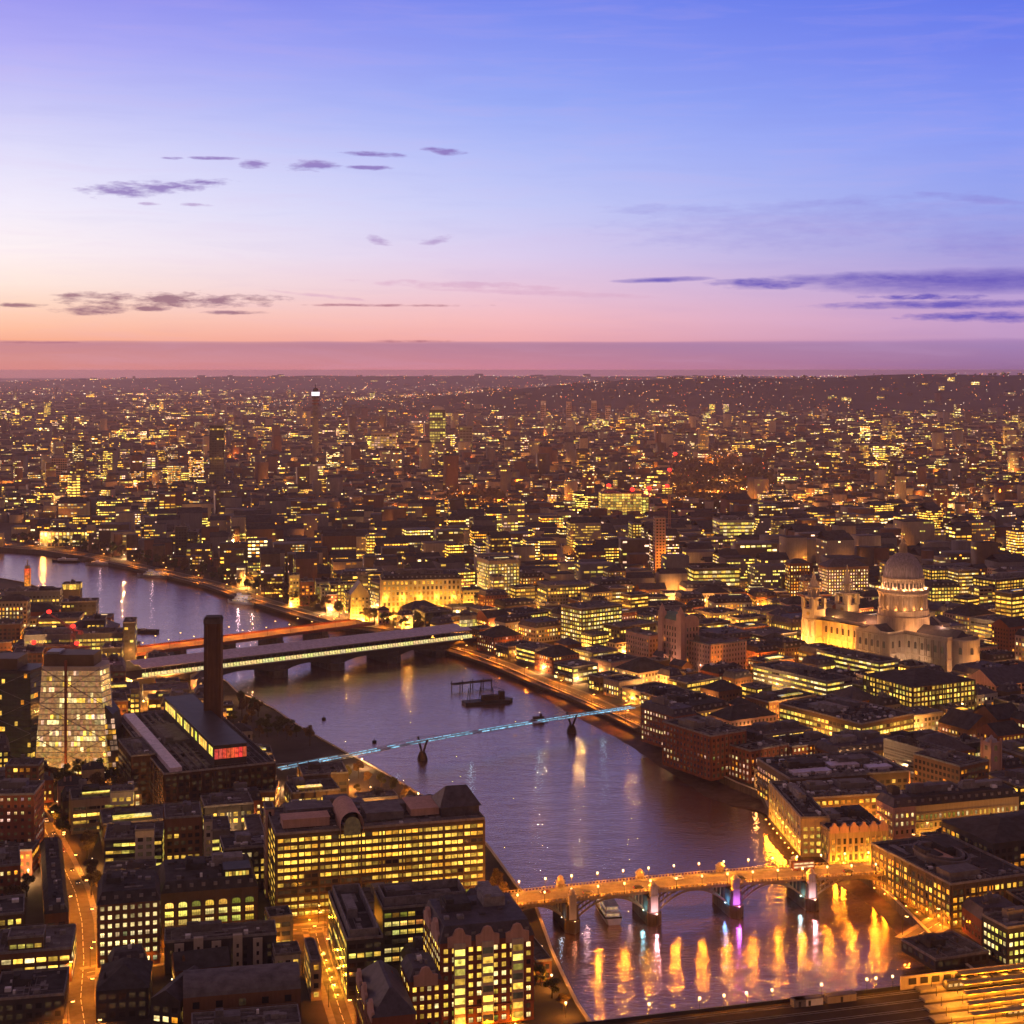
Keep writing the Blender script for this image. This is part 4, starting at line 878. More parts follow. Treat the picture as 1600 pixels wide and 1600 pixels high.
# ------------------------------------------------------------------ railway station bridge in the near right corner
def station():
    zt = 11.5; a = P(860,1609,zt); b2 = P(1650,1517,zt); _, _, dr, L, rot = deckline(a, b2); Wd = 46.0; nrm = Vector((dr.y, -dr.x))
    a0 = a+nrm*Wd
    r = root('station_bridge', 'wide dark railway bridge leading to golden lit station platforms', 'railway bridge', (a0.x, a0.y, 0), rot)
    stripmark([a-dr*60+nrm*Wd/2, a+dr*(L+140)+nrm*Wd/2], Wd+6)
    m = MB(); m.box(-60, L+140, 0, Wd, zt-2.5, zt); m.build('deck', MT['timber'], r)
    for yy in (0, Wd-.6): m = MB(); m.box(-60, L+20, yy, yy+.6, zt, zt+1.4); m.build('parapet', MT['black'], r)
    for i in range(4):
        u = 10+i*38
        for k in range(5): p = MB(); p.lathe([(2.6,-2),(2.4,zt-3.2),(3.1,zt-2.5)], 14); p.build('pier', MT['quay'], r, (u, 4+9*k, 0))
    s0 = None; k = (1383-CX)/F; pp = a
    s0 = (k*a.y-a.x)/(dr.x-k*dr.y); E = L+130
    tr = MB()
    for i in range(6):
        y = 3.5+7.6*i
        for o in (0,1.45): tr.box(-60, E, y+o, y+o+.14, zt, zt+.18)
    tr.build('rails', MT['metal'], r)
    for i in range(5):
        y = 6.0+8.6*i; m = MB(); m.box(s0+3*i, E, y, y+4.6, zt, zt+1.0); m.build('platform', MT['paleroad'], r)
        m = MB(); m.box(s0+14+4*i, E, y+.6, y+4.0, zt+4.6, zt+4.85); m.build('platform_canopy', MT['platroof'], r)
        for j in range(9):
            u = s0+6+3*i+j*9; q = MB(); q.lathe([(.12,0),(.12,3.6)], 6); q.build('canopy_post', MT['black'], r, (u, y+2.3, zt+1.0))
            plight(r, (u+3, y-1.2, zt+4.5), 5200, (1,.34,.02), .5)
    # retaining wall with arched openings on the far side
    m = MB(); m.box(s0+6, E, Wd-1.2, Wd-.7, zt, zt+5.2); m.build('screen_wall', MT['buff'], r)
    for j in range(16): q = MB(); q.box(-1.6,1.6,-.1,.1,0,2.4); q.build('opening', MT['black'], r, (s0+11+5*j, Wd-1.35, zt+1.8))
    # trains
    for (y, u0, n) in ((Wd-6.9, s0+22, 4),(11.5, s0+30, 4)):
        for j in range(n):
            q = a0+dr*(u0+20.5*j+10)+Vector((-dr.y,dr.x))*(y+.9); t_ = root('train_carriage', ('railway carriage with lit windows beside the station screen wall' if y > 20 else 'railway carriage with lit windows on the near station track'), 'train carriage', (q.x,q.y,zt+.2), rot, 'carriages of the '+('far' if y > 20 else 'near')+' station train')
            m = MB(); m.box(-9.9,9.9,-1.4,1.4,.7,3.3); m.box(-9.7,9.7,-1.1,1.1,3.3,3.75); m.build('body', MT['dark'], t_)
            for s in (-1,1):
                for e in (-6.5,6.5): m = MB(); m.box(e-1.4,e+1.4,s*.6-.3,s*.6+.3,0,.7); m.build('bogie', MT['black'], t_)
                m = MB()
                for w_ in range(8): m.poly([(-9+2.35*w_,s*1.43,1.7),(-9+2.35*w_+1.6,s*1.43,1.7),(-9+2.35*w_+1.6,s*1.43,2.7),(-9+2.35*w_,s*1.43,2.7)], 0, (.8,.55,.2))
                m.build('window_band', GL, t_)
    for i, px in enumerate((1013,1092,1130,1165,1205,1282,1353,1367,1393)):
        kk = (px-CX)/F; u = (kk*a.y-a.x)/(dr.x-kk*dr.y); q = a+dr*u+nrm*.8
        lamp('globe', q.x, q.y, zt+.9, rot, 'small warm lamp along the far edge of the dark railway bridge', 'lamps on the dark railway bridge', watts=2.2e3)
    for px, wd, ml in ((1255,11,'white'),(1305,12,'buff'),(1240,5,'plant')):
        kk = (px-CX)/F; u = (kk*a.y-a.x)/(dr.x-kk*dr.y); q = a+dr*u+nrm*4
        c_ = root('site_cabin', {'white':'white cabin standing on the dark railway bridge','buff':'long buff cabin standing on the dark railway bridge','plant':'small grey cabin standing on the dark railway bridge'}[ml], 'cabin', (q.x,q.y,zt), rot); mark(rect(q.x,q.y,wd,4,rot)); m = MB(); m.box(-wd/2,wd/2,-1.5,1.5,0,2.6); m.build('body', MT[ml], c_); m = MB(); m.box(-wd/2-.2,wd/2+.2,-1.7,1.7,2.6,2.8); m.build('roof', MT['roofm'], c_); m = MB(); m.box(-.5,.5,-1.56,-1.5,.1,2.1); m.build('door', MT['dark'], c_)
MT['platroof'] = mat('glazed_canopy', (.40,.26,.10), var=.2, sc=.4)
station()
# ------------------------------------------------------------------ hero buildings, near south bank
def part(r, name, m, mt, **k): return m.build(name, mt if isinstance(mt, list) else MT[mt], r, **k)
ft, w = bpx('office_block','long nine storey riverside office with rows of golden windows and a vaulted glass entrance bay','office block', 431,1302,757, 39,40,15, wall='bronze', roof='flat', fh=3.3, bay=3.1, ww=.84, wh=.48, lit=.78, pal='yyya', st=1.15, solo=True, courses=True, piers=9.3, roofmat='roofm', kit=2)
for (x0,x1,y0,y1,h,mt) in ((-w*.46,-w*.24,6,16,3.6,'pink'),(-w*.06,w*.12,8,26,3.2,'roofm'),(w*.16,w*.3,10,30,3.0,'pink'),(-w*.42,-w*.2,22,34,3.4,'roofm')):
    b_ = MB(); b_.box(x0,x1,y0,y1,39,39+h); b_.box(x0-.3,x1+.3,y0-.3,y1+.3,39+h,39+h+.3); part(ft,'penthouse',b_,mt)
va = MB(); n=12; vw=5.2; x0=-w*.145
pf=[(-vw,0)]+[(-vw*math.cos(math.pi*i/n), 5.2+vw*math.sin(math.pi*i/n)) for i in range(n+1)]+[(vw,0)]
va.faces([(x0+a,-1.6,36+b2) for a,b2 in pf]+[(x0+a,26,36+b2) for a,b2 in pf], [(i,i+1,len(pf)+i+1,len(pf)+i) for i in range(len(pf)-1)]); vt=part(ft,'vault',va,'pink')
va = MB(); pf2=[(a*.72,b2*.8) for a,b2 in pf]; va.poly([(x0+a,-1.7,36+b2) for a,b2 in pf2],0,(.05,.028,.012)); va.build('vault_glazing', GL, vt)
lz = MB(); X=w*.40; lz.box(X-9,X+9,8,26,38,42.5); lz.faces([(X-10,7,42.5),(X+10,7,42.5),(X+10,27,42.5),(X-10,27,42.5),(X-5,17,50),(X+5,17,50)],[(0,1,5,4),(1,2,5),(2,3,4,5),(3,0,4)]); part(ft,'roof_lantern',lz,'slate')
for i in range(4): b_=MB(); b_.lathe([(2.6,0),(2.6,2.0),(2.1,2.9),(.6,3.4)],14); b_.build('cooling_drum',MT['plant'],ft,(w*(.2+.05*i),32,39))
tw, _ = bpx('service_tower','slim pinkish stair tower at the left end of the golden windowed riverside office','tower', 415,1262,426, 42,9,15, wall='pink', lit=.1, bay=3, detail=1)
b_=MB(); b_.box(-.6,.6,-.06,0,2,40); tag(b_.build('light_slot', GL, tw))
of1, _ = bpx('office_block','black clad office wing with a U shaped pale roof screen','office block', 542,1466,598, 24,56,14, wall='dark', fh=3.6, bay=3.6, ww=.8, wh=.48, lit=.55, pal='yyg', solo=False, roofmat='roofd', kit=.3)
def screen(r, w, d, h, t=.5, hh=2.6, mt='plant', y0=1.5):
    for q in ((-w/2+1.2,w/2-1.2,y0,y0+t),(-w/2+1.2,w/2-1.2,d-t-1,d-1),(-w/2+1.2,-w/2+1.2+t,y0,d-1),(w/2-1.2-t,w/2-1.2,y0,d-1)): b_=MB(); b_.box(q[0],q[1],q[2],q[3],h-1,h+hh); part(r,'roof_screen',b_,mt)
screen(of1, 14, 56, 24)
of2, w2 = bpx('office_block','black office range with a long pale roof screen behind the gabled brick block','office block', 598,1418,736, 24,22,14, wall='dark', fh=3.6, bay=3.3, ww=.82, wh=.5, lit=.62, pal='yyg', solo=True, roofmat='roofd', kit=.3, sides='fr')
screen(of2, w2, 22, 24, y0=4)
gb1, w3 = bpx('riverside_block','tall red brick gabled riverside block with bay windows and dark hipped roof','apartment block', 688,1474,834, 32,34,14, wall='red', roof='mansard', fh=3.3, bay=3.2, ww=.5, wh=.52, lit=.8, pal='yyw', st=1.2, solo=True, courses=2, roofmat='slate', rh=5.5)
def gable(r, x, wd, h, y=-.5, hh=5, mt='pink', side=None, d=1.2):
    m = MB(); pr=[(-wd/2,-2),(wd/2,-2),(wd/2,hh*.35),(wd*.28,hh*.45),(wd*.16,hh*.9),(0,hh),(-wd*.16,hh*.9),(-wd*.28,hh*.45),(-wd/2,hh*.35)]; k=len(pr)
    f=(lambda a,z,o:(x+a,y+o,h+z)) if side is None else (lambda a,z,o:(side+o,x+a,h+z))
    m.faces([f(a,z,0) for a,z in pr]+[f(a,z,d) for a,z in pr],[tuple(range(k)),tuple(range(2*k-1,k-1,-1))]+[(i,(i+1)%k,k+(i+1)%k,k+i) for i in range(k)]); return part(r,'gable',m,mt)
for x in (-w3*.3,w3*.0,w3*.32): gable(gb1,x,9,32)
gable(gb1,10,14,32,side=-w3/2-.4,hh=6); gable(gb1,25,12,32,side=-w3/2-.4,hh=5)
for x in (-w3*.3,w3*.0,w3*.32):
    b_=MB(); b_.box(x-2.2,x+2.2,-1.3,-.02,1,31.5); bay_=part(gb1,'bay',b_,'stone')
    for k in range(8): q=MB(); q.poly([(x-1.9,-1.34,1.9+3.6*k),(x+1.9,-1.34,1.9+3.6*k),(x+1.9,-1.34,4.2+3.6*k),(x-1.9,-1.34,4.2+3.6*k)],0,glow('yyg',1.2) if random.random()<.85 else (.03,.02,.01)); q.build('window',GL,bay_)
gb2, w4 = bpx('riverside_block','lower brick gabled block in front of the tall gabled riverside block','apartment block', 640,1534,690, 22,18,14, wall='red', roof='mansard', fh=3.3, bay=3.0, ww=.5, wh=.5, lit=.8, pal='yyw', st=1.1, courses=2, rh=4, sides='fl')
gable(gb2,0,9,22)
gb3, w5 = bpx('riverside_block','pink gabled brick wing with a steep dark roof beside the golden alley','apartment block', 582,1590,650, 20,40,14, wall='red', roof='hip', fh=3.3, bay=3.0, ww=.5, wh=.5, lit=.55, pal='yyo', courses=2, rh=7, roofmat='slate')
for y in (5,20,33): gable(gb3,y,9,20,side=-w5/2-.4,hh=4.5)
bpx('office_block','dark flat roofed riverside block with plant clutter right of the pale screened roof','office block', 748,1432,806, 24,26,14, wall='dark', roof='mansard', lit=.3, pal='y', kit=3, rh=3.5)
bpx('low_building','dark low riverside building beside the golden quay path','building', 838,1500,862, 9,30,16, wall='brick', lit=.2, pal='o')
sl, ws = bpx('terrace','dark terrace with white rendered gable bays facing the arched window office','terraced block', 257,1470,432, 14,15,12, wall='dark', roof='flat', lit=.12, bay=5, pal='wo', ww=.3, fh=3.2, kit=1)
for i, x in enumerate((-.37,-.20,-.04,.15,.33)):
    b_=MB(); b_.box(ws*x-1.9,ws*x+1.9,-.8,1.4,0,12.5+1.8*(i%2)); pw_=part(sl,'gable_bay',b_,'pale')
    for k in range(3): q=MB(); q.poly([(ws*x-.5,-.84,2+3.6*k),(ws*x+.5,-.84,2+3.6*k),(ws*x+.5,-.84,3.6+3.6*k),(ws*x-.5,-.84,3.6+3.6*k)]); q.build('window',GL,pw_)
br, _ = bpx('warehouse','long warehouse with a curved mauve metal roof at the bottom edge','warehouse', 286,1560,470, 15,22,12, wall='brick', roof='barrel', lit=.3, pal='yo', bay=8, ww=.3, fh=4.5, roofmat='roofm', rh=4.5)
bpx('office_block','brown office block with six even rows of small square lit windows','office block', 152,1414,250, 26,28,14, wall='brick', roof='mansard', fh=3.6, bay=3.05, ww=.5, wh=.46, lit=.93, pal='www', st=1.35, solo=True, roofmat='roofd', rh=4.5, kit=1.5)
ar, wa = bpx('office_block','buff office with tall arched window bays under a black plant covered roof','office block', 252,1396,402, 23,34,14, wall='bronze', roof='mansard', fh=3.75, bay=6.0, ww=.62, wh=.62, lit=1.0, pal='yg', st=1.1, solo=True, arch=True, piers=6.0, roofmat='roofd', rh=4.2, kit=2.5, sides='fr')
b_=MB(); b_.box(wa*.15,wa*.44,3,14,26,30); pt=part(ar,'penthouse',b_,'dark')
for i in range(7): q=MB(); x=wa*.17+i*wa*.036; q.poly([(x,2.9,27),(x+1.2,2.9,27),(x+1.2,2.9,29),(x,2.9,29)],0,glow('yg',.8)); q.build('window',GL,pt)
bpx('apartment_block','plain dark brick slab with a flat roof and pink left edge','apartment block', 258,1277,315, 26,24,14, wall='brick', lit=.03, pal='y', piers=12, kit=.6)
bpx('office_block','stepped white topped office with green yellow ribbon windows','office block', 163,1310,254, 20,24,11, wall='dark', fh=3.5, bay=4, ww=.95, wh=.42, lit=.9, pal='ggy', st=1.1, kit=2)
bpx('office_block','lower terrace of the stepped office with a lit parapet edge','office block', 160,1364,242, 11,17,11, wall='dark', fh=3.5, bay=4, ww=.95, wh=.42, lit=.75, pal='gwy', st=1.1)
bpx('penthouse_box','white rendered rooftop box with tiny openings on the stepped office','plant room', 172,1294,208, 7,10,11, base=G+19.2, wall='pale', reg=False, lit=.2, detail=1)
bpx('stair_tower','square pale stair tower rising in front of the stepped office','tower', 211,1296,241, 25,8,11, wall='pale', reg=False, lit=.1, detail=1)
bpx('office_block','narrow office with bright ribbon windows beside the dark brick slab','office block', 330,1296,360, 19,22,14, wall='grey', bay=4, ww=.95, wh=.45, lit=.9, pal='gwy', st=1.1)
bpx('stair_tower','slender white rendered tower beside the dark brick slab','tower', 319,1281,330, 24,7,14, wall='pale', lit=0, detail=1)
at, wt_ = bpx('glazed_atrium','round topped orange lit glass atrium between the slab and the riverside office','atrium', 357,1308,387, 15,10,14, wall='bronze', bay=2.2, ww=.9, wh=.9, fh=3, lit=1, pal='oooa', st=.8, z0f=.3, detail=1)
bpx('office_block','dark curved roof office between the atrium and the riverside office','office block', 388,1300,413, 18,30,14, wall='dark', lit=.5, pal='yo')
bpx('gallery_building','long low riverside range with one bright row of windows below cluttered mauve roofs','building', 298,1237,430, 13,22,3, wall='brick', fh=5, bay=2.6, ww=.85, wh=.35, lit=.95, pal='yyw', st=1.2, kit=3)
bpx('gallery_building','flat mauve roofed building beside the footbridge landing','building', 332,1224,428, 11,16,4, wall='brick', lit=.1, pal='y', kit=5, roofmat='roofm')
bpx('office_block','small cream lit pavilion at the foot of the power station','building', 272,1228,296, 12,12,10, wall='buff', lit=.3, pal='yo')
bpx('office_block','pale roofed office at the left edge with three rows of lit windows','office block', -20,1489,112, 14,26,12, wall='brick', bay=4.2, ww=.8, wh=.5, fh=3.6, lit=.93, pal='wyy', st=1.25, roofmat='roofm')
bpx('office_block','upper set back storey with a single bright window row, left edge','office block', 12,1464,68, 19,11,12, wall='bronze', bay=3, ww=.8, wh=.45, lit=.9, pal='gy', roofmat='roofm', sides='f', z0f=13)
bpx('terrace','long black roofed terrace curving beside the orange street','terraced block', 70,1428,107, 11,104,18, wall='brick', lit=.15, pal='o', roof='mansard', kit=1.5, rh=3, roofmat='roofd')
bpx('apartment_block','tall brown slab with dotted lit windows at the left edge','apartment block', -80,1242,53, 36,24,5, wall='red', bay=3.4, ww=.4, wh=.4, lit=.36, pal='wp', st=1.0, solo=True, fh=3.4)
bpx('apartment_block','lower brown brick block with an orange lit base at the left edge','apartment block', -80,1330,50, 13,16,5, wall='red', lit=.7, pal='oa', bay=3)
bpx('office_block','plain dark roofed shed at the bottom left corner','warehouse', -10,1560,100, 10,26,12, wall='dark', lit=.1, pal='w', roofmat='roofd')
bpx('apartment_block','dark courtyard block at the bottom beside the orange junction','apartment block', 150,1548,232, 12,26,10, wall='dark', lit=.15, pal='o', roof='hip', roofmat='roofd')
bpx('apartment_block','dark slate roofed range left of the curved roof warehouse','apartment block', 236,1560,282, 13,24,-14, wall='dark', lit=.2, pal='ow', roof='gable')
bpx('apartment_block','dark block with dim windows at the bottom edge under the curved roof','apartment block', 300,1612,470, 14,16,12, wall='dark', lit=.25, pal='oy', roof='flat')
bpx('office_block','golden walled block between the orange street and the golden alley','office block', 486,1500,500, 16,24,14, wall='buff', lit=.7, pal='ya')
bpx('kiosk_building','small pale rendered house beside the golden alley','house', 430,1490,470, 10,12,14, wall='pale', lit=.5, pal='yo')

# diagrid glass towers
def diagrid(label, px1, px2, pyt, Y, d, pal, lit, st, wall='bronze', dim=(.55,.36,.22), taper=.24):
    x0, x1 = (px1-CX)/F*Y, (px2-CX)/F*Y; h = CH-(pyt-HY)*Y/F-G; w = x1-x0; cx = (x0+x1)/2
    mark(rect(cx, Y, w, d, 0, 4)); r = root('glass_tower', label, 'apartment tower', (cx, Y, G), 0)
    pl = [(-w/2+3,0),(w/2-3,0),(w/2,d/2),(w/2-3,d),(-w/2+3,d),(-w/2,d/2)]; k_ = lambda z: 1-taper*z/h
    m = MB(); hh = h-7; m.faces([(x,y,0) for x,y in pl]+[(x*k_(hh),y,hh) for x,y in pl],[(i,(i+1)%6,6+(i+1)%6,6+i) for i in range(6)]+[tuple(range(6,12))]); part(r,'core',m,wall)
    m = MB(); m.box(-w/2+8,w/2-12,2,d-2,h-7,h,0); part(r,'top_storey',m,'bronze')
    n = int((h-8)/3.3)
    for k in range(n):
        b_ = MB(); z = .6+3.3*k; fl = random.uniform(.85,1.12); on = False
        for a, c2 in ((0,1),(1,2),(5,0)):
            A_, B_ = Vector(pl[a]), Vector(pl[c2]); nn_ = max(1,int((B_-A_).length/2.0)); o = Vector(((B_-A_).y, -(B_-A_).x)).normalized()*.12
            for i in range(nn_):
                if random.random() < .3: on = random.random() < lit
                u, v = A_.lerp(B_,i/nn_)+o, A_.lerp(B_,(i+.93)/nn_)+o; q = 1+.6*max(0,1-z/22)  # pane glow raised near the base, painting in the orange light there
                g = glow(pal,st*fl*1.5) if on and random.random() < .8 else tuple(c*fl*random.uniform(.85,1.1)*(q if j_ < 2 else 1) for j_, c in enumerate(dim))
                b_.poly([(u.x*k_(z),u.y,z),(v.x*k_(z),v.y,z),(v.x*k_(z+2.7),v.y,z+2.7),(u.x*k_(z+2.7),u.y,z+2.7)],0,g)
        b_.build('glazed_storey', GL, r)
    for k in range(3):
        z0, z1 = (h-8)*k/3, (h-8)*(k+1)/3
        for s_ in (-1,1): m = MB(); m.beam((s_*(w/2-3)*k_(z0),-.6,z0),(-s_*(w/2-3)*k_(z1),-.6,z1),.38,.38); part(r,'brace',m,'plant')
    m = MB(); m.box(-w*.06-.7,-w*.06+.7,-1.4,-.05,0,h-3); part(r,'lift_shaft',m,'red')
    m = MB(); m.box(-w/2+9,-w/2+17,4,d-6,h,h+1.4); part(r,'crown',m,'metal')
    if lit > .25:
        m = MB(); z1 = h*.66; x0 = w/2-4; m.faces([(x0,1,0),(x0+9,3,0),(x0+9,d-2,0),(x0,d-2,0),(x0-6,1,z1),(x0+3,3,z1-12),(x0+3,d-2,z1-12),(x0-6,d-2,z1)],[(0,1,5,4),(1,2,6,5),(2,3,7,6),(4,5,6,7)]); sh_ = part(r,'shoulder',m,'dark')
        for k in range(int((z1-14)/3.3)):
            q = MB(); z = 1+3.3*k; t0 = 6*z/z1
            for i in range(3):
                if random.random() < .75: q.poly([(x0-t0+2+2.2*i,.9+.5*i,z),(x0-t0+3.9+2.2*i,1.3+.5*i,z),(x0-t0+3.9+2.2*i,1.3+.5*i,z+2.6),(x0-t0+2+2.2*i,.9+.5*i,z+2.6)],0,glow('pa',.6))
            if q.f: q.build('glazing', GL, sh_)
    return r, w, h
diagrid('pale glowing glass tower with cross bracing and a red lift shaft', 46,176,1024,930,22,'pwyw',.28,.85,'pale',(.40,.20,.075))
diagrid('dark glass tower with yellow lit edge strips at the left edge', -70,56,1030,955,24,'yo',.2,.7,'dark',(.015,.009,.004),.02)
bpx('office_block','grey roofed block squeezed between the two glass towers','office block', 8,1195,60, 30,14,5, wall='brick', lit=.25, pal='yo')

# brick power station turned gallery
ts, wt2 = bpx('brick_power_station','huge dark brick power station with long flat roofs and pink skylights','gallery', 256,1208,430, 27,150,24, wall='brickd', lit=.0, piers=7, roofmat='roofd', kit=.5, sides='fl')
for x0, x1, z in ((-wt2*.38,-wt2*.28,27.4),): m=MB(); m.box(x0,x1,4,146,26,z+1.2); part(ts,'skylight',m,'skyl') if 'skyl' in MT else None
MT['skyl'] = mat('frosted_skylight', (.62,.50,.56), rough=.4, sc=.4)
m=MB(); m.box(-wt2/2+4,-wt2/2+10.5,3,147,25.9,28.6); part(ts,'skylight',m,'skyl')
for x in (-.26,-.19,-.12): m=MB(); m.box(wt2*x,wt2*x+1.2,3,147,25.9,27.4); part(ts,'roof_rib',m,'roofm')
lx0, lx1 = -wt2/2+28, -wt2/2+46
m=MB(); m.box(lx0,lx1,2,140,26,38); m.box(lx0-.4,lx1+.4,1.6,140.4,38,38.6); lb=part(ts,'lightbox',m,'dark')
for k in range(26):
    y=6+5*k; g=tuple(c*random.uniform(.9,1.6) for c in (.95,.68,.10)) if random.random()<.85 else (.05,.04,.02); m=MB(); m.poly([(lx0-.06,y+4.2,31.5),(lx0-.06,y,31.5),(lx0-.06,y,36.5),(lx0-.06,y+4.2,36.5)],0,g); m.build('lightbox_window',GL,lb)
m=MB(); n=8
for i in range(n): a0,a1=lx0+(lx1-lx0)*i/n+.1,lx0+(lx1-lx0)*(i+1)/n-.1; m.poly([(a0,1.94,31),(a1,1.94,31),(a1,1.94,36.5),(a0,1.94,36.5)],0,tuple(c*random.uniform(.5,1) for c in (.95,.10,.05)))
m.build('red_lit_window',GL,lb)
Yc=936.0; xc=(333.5-CX)/F*Yc; mark(rect(xc,Yc-6,12,12,rad(0)))
r=root('brick_chimney','tall square brown brick chimney towering over the river','chimney',(xc,Yc,G),rad(3)); m=MB()
m.faces([(-5.4,-5.4,0),(5.4,-5.4,0),(5.4,5.4,0),(-5.4,5.4,0),(-5.0,-5.0,91),(5.0,-5.0,91),(5.0,5.0,91),(-5.0,5.0,91)],[(0,1,5,4),(1,2,6,5),(2,3,7,6),(3,0,4,7)])
for x in (-3.4,3.4): m.box(x-.5,x+.5,-5.75,-5.0,0,90)
part(r,'shaft',m,'brickd'); m=MB(); m.box(-5.3,5.3,-5.3,5.3,91,94); m.box(-4.7,4.7,-4.7,4.7,94,95); part(r,'cap',m,'roofd')
bpx('office_block','plain dark brick cube beside the pale glowing glass tower','building', 205,1180,243, 29,42,24, wall='brickd', lit=.0, roofmat='roofm', kit=3)
bpx('office_block','dark block with one orange lit opening behind the brick cube','building', 160,1096,200, 24,26,18, wall='brick', lit=.12, pal='o')
m_, _ = bpx('apartment_block','terraced mauve roofed block behind the pale glowing glass tower','apartment block', 150,1050,196, 26,34,14, wall='brick', lit=.15, pal='yo', roofmat='roofm', roof='mansard')

# upstream group on the south bank
bpx('office_block','broad dark grey slab block with few lit windows on the far left bank','office block', 7,924,94, 33,20,8, wall='grey', lit=.16, pal='y')
bb,_ = bpx('rooftop_pavilion','yellow lit box storey on the dark blocks left of the river bend','pavilion', 97,912,125, 36,16,8, wall='bronze', bay=3, ww=.95, wh=.95, fh=5.5, z0f=30, lit=1, pal='yyy', st=1.0)
bpx('office_block','dark office with slit windows below the yellow box storey','office block', 96,940,150, 28,22,8, wall='dark', lit=.3, pal='gy')
bpx('office_block','stepped dark block with a red roof light beside the river bend','office block', 128,968,164, 33,22,10, wall='dark', lit=.12, pal='gy')
bpx('office_block','long mauve office with two bright rows of windows by the river bend','office block', 38,992,192, 26,24,10, wall='grey', lit=.85, pal='gyy', bay=3.5, ww=.8, wh=.55, st=1.1, roofmat='roofm')
bpx('office_block','dark slab end nearest the water at the river bend','office block', 192,972,211, 36,26,10, wall='dark', lit=.2, pal='gy')
bpx('office_block','dark block beside the slab end with sparse yellow windows','office block', 160,1012,190, 22,22,10, wall='dark', lit=.4, pal='gy')
for (p1,y1,p2,h,l) in ((0,1050,60,24,.3),(-10,975,32,22,.4),(20,1020,66,20,.3),(66,1010,116,20,.4)): bpx('office_block',{60:'dim brick block hard against the dark glass tower',32:'dim low block at the left edge behind the dark glass tower',66:'dim brick block between the dark glass tower and the long mauve office',116:'dim brick block below the luffing cranes'}[p2],'office block', p1,y1,p2,h,26,12, wall='brick', lit=l, pal='yo')
# slender art deco tower with orange glowing faces
x,y=P(43,912,G+22); r=root('art_deco_tower','small riverside tower glowing orange below and red above','tower',(x,y,G),rad(8)); m=MB(); m.box(-3,3,-3,3,0,38); m.box(-2.2,2.2,-2.2,2.2,38,41); m.box(-.4,.4,-.4,.4,41,47); part(r,'shaft',m,'buff')
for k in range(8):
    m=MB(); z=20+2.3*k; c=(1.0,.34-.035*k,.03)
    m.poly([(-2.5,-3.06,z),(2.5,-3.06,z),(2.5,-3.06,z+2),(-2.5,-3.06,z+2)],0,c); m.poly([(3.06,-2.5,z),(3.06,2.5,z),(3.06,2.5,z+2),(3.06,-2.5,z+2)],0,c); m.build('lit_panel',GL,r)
# cranes
def crane(label, px, pyt, Y, jib, ang, back=12, lights=True, boom=0, base=G, ls=1.5):
    x=(px-CX)/F*Y; h=CH-(pyt-HY)*Y/F-base; r=root('tower_crane',label,'crane',(x,Y,base),rad(ang)); m=MB()
    for a,b2 in ((-1,-1),(1,-1),(1,1),(-1,1)): m.beam((a,b2,0),(a,b2,h),.42,.42)
    z=0; s=1
    while z<h-3: m.beam((-s,-1,z),(s,-1,z+3),.18,.18); m.beam((-1,-s,z),(-1,s,z+3),.18,.18); m.beam((1,s,z),(1,-s,z+3),.18,.18); z+=3; s=-s
    part(r,'mast',m,'crane'); m=MB(); e=Vector((jib*math.cos(rad(boom)),0,h+jib*math.sin(rad(boom))))
    for o in ((-.8,0),(.8,0),(0,1.6)): m.beam((0,o[0],h+o[1]),(e.x,o[0]*.4,e.z+o[1]*.3),.42,.42)
    k=int(jib/3)
    for i in range(k): a,b2=Vector((0,-.8,h)).lerp(e,i/k),Vector((0,0,h+1.6)).lerp(e,(i+.5)/k); m.beam(a,b2,.16,.16); m.beam(b2,Vector((0,.8,h)).lerp(e,(i+1)/k),.16,.16)
    part(r,'jib',m,'crane'); m=MB(); m.box(-back,0,-.8,.8,h-.2,h+.5); m.box(-back,-back+3,-1.2,1.2,h-2.2,h); part(r,'counter_jib',m,'crane'); m=MB(); m.box(-1.2,1.2,-2.6,-1.0,h-1,h+1.4); part(r,'cab',m,'plant')
    if lights:
        for q in ((0,0,h+3.2),(e.x,0,e.z+1.4)):
            m=MB(); m.lathe([(a*ls,b2*ls) for a,b2 in ((.2,-1),(1.0,-.6),(1.25,0),(1.0,.7),(.2,1))],10); m.build('warning_lamp',MT['redlamp'],r,q); plight(r,(q[0],q[1]-2.0*ls-1,q[2]),2600*ls,(1,.04,.03),.6)
MT['crane']=mat('crane_lattice_paint',(.30,.16,.12)); MT['redlamp']=emit('red_lamp',(1,.03,.02),2.6)
crane('luffing crane over the far left blocks with red lamps and boom to the left',114,985,1130,26,152,9,True,24); crane('second luffing crane by the river bend, boom low across the roofs',120,1012,1110,30,200,9,True,8)
crane('crane with red lamps above the yellow lit office in mid city',988,768,2470,40,160,14,True,10,G,3.2); crane('crane with a red lamp right of the yellow lit office in mid city',1014,766,2475,36,30,14,True,6,G,3.2)
crane('tall red crane beside the orange lit concrete core',1046,738,1860,34,70,14,True,35,G,2.0)

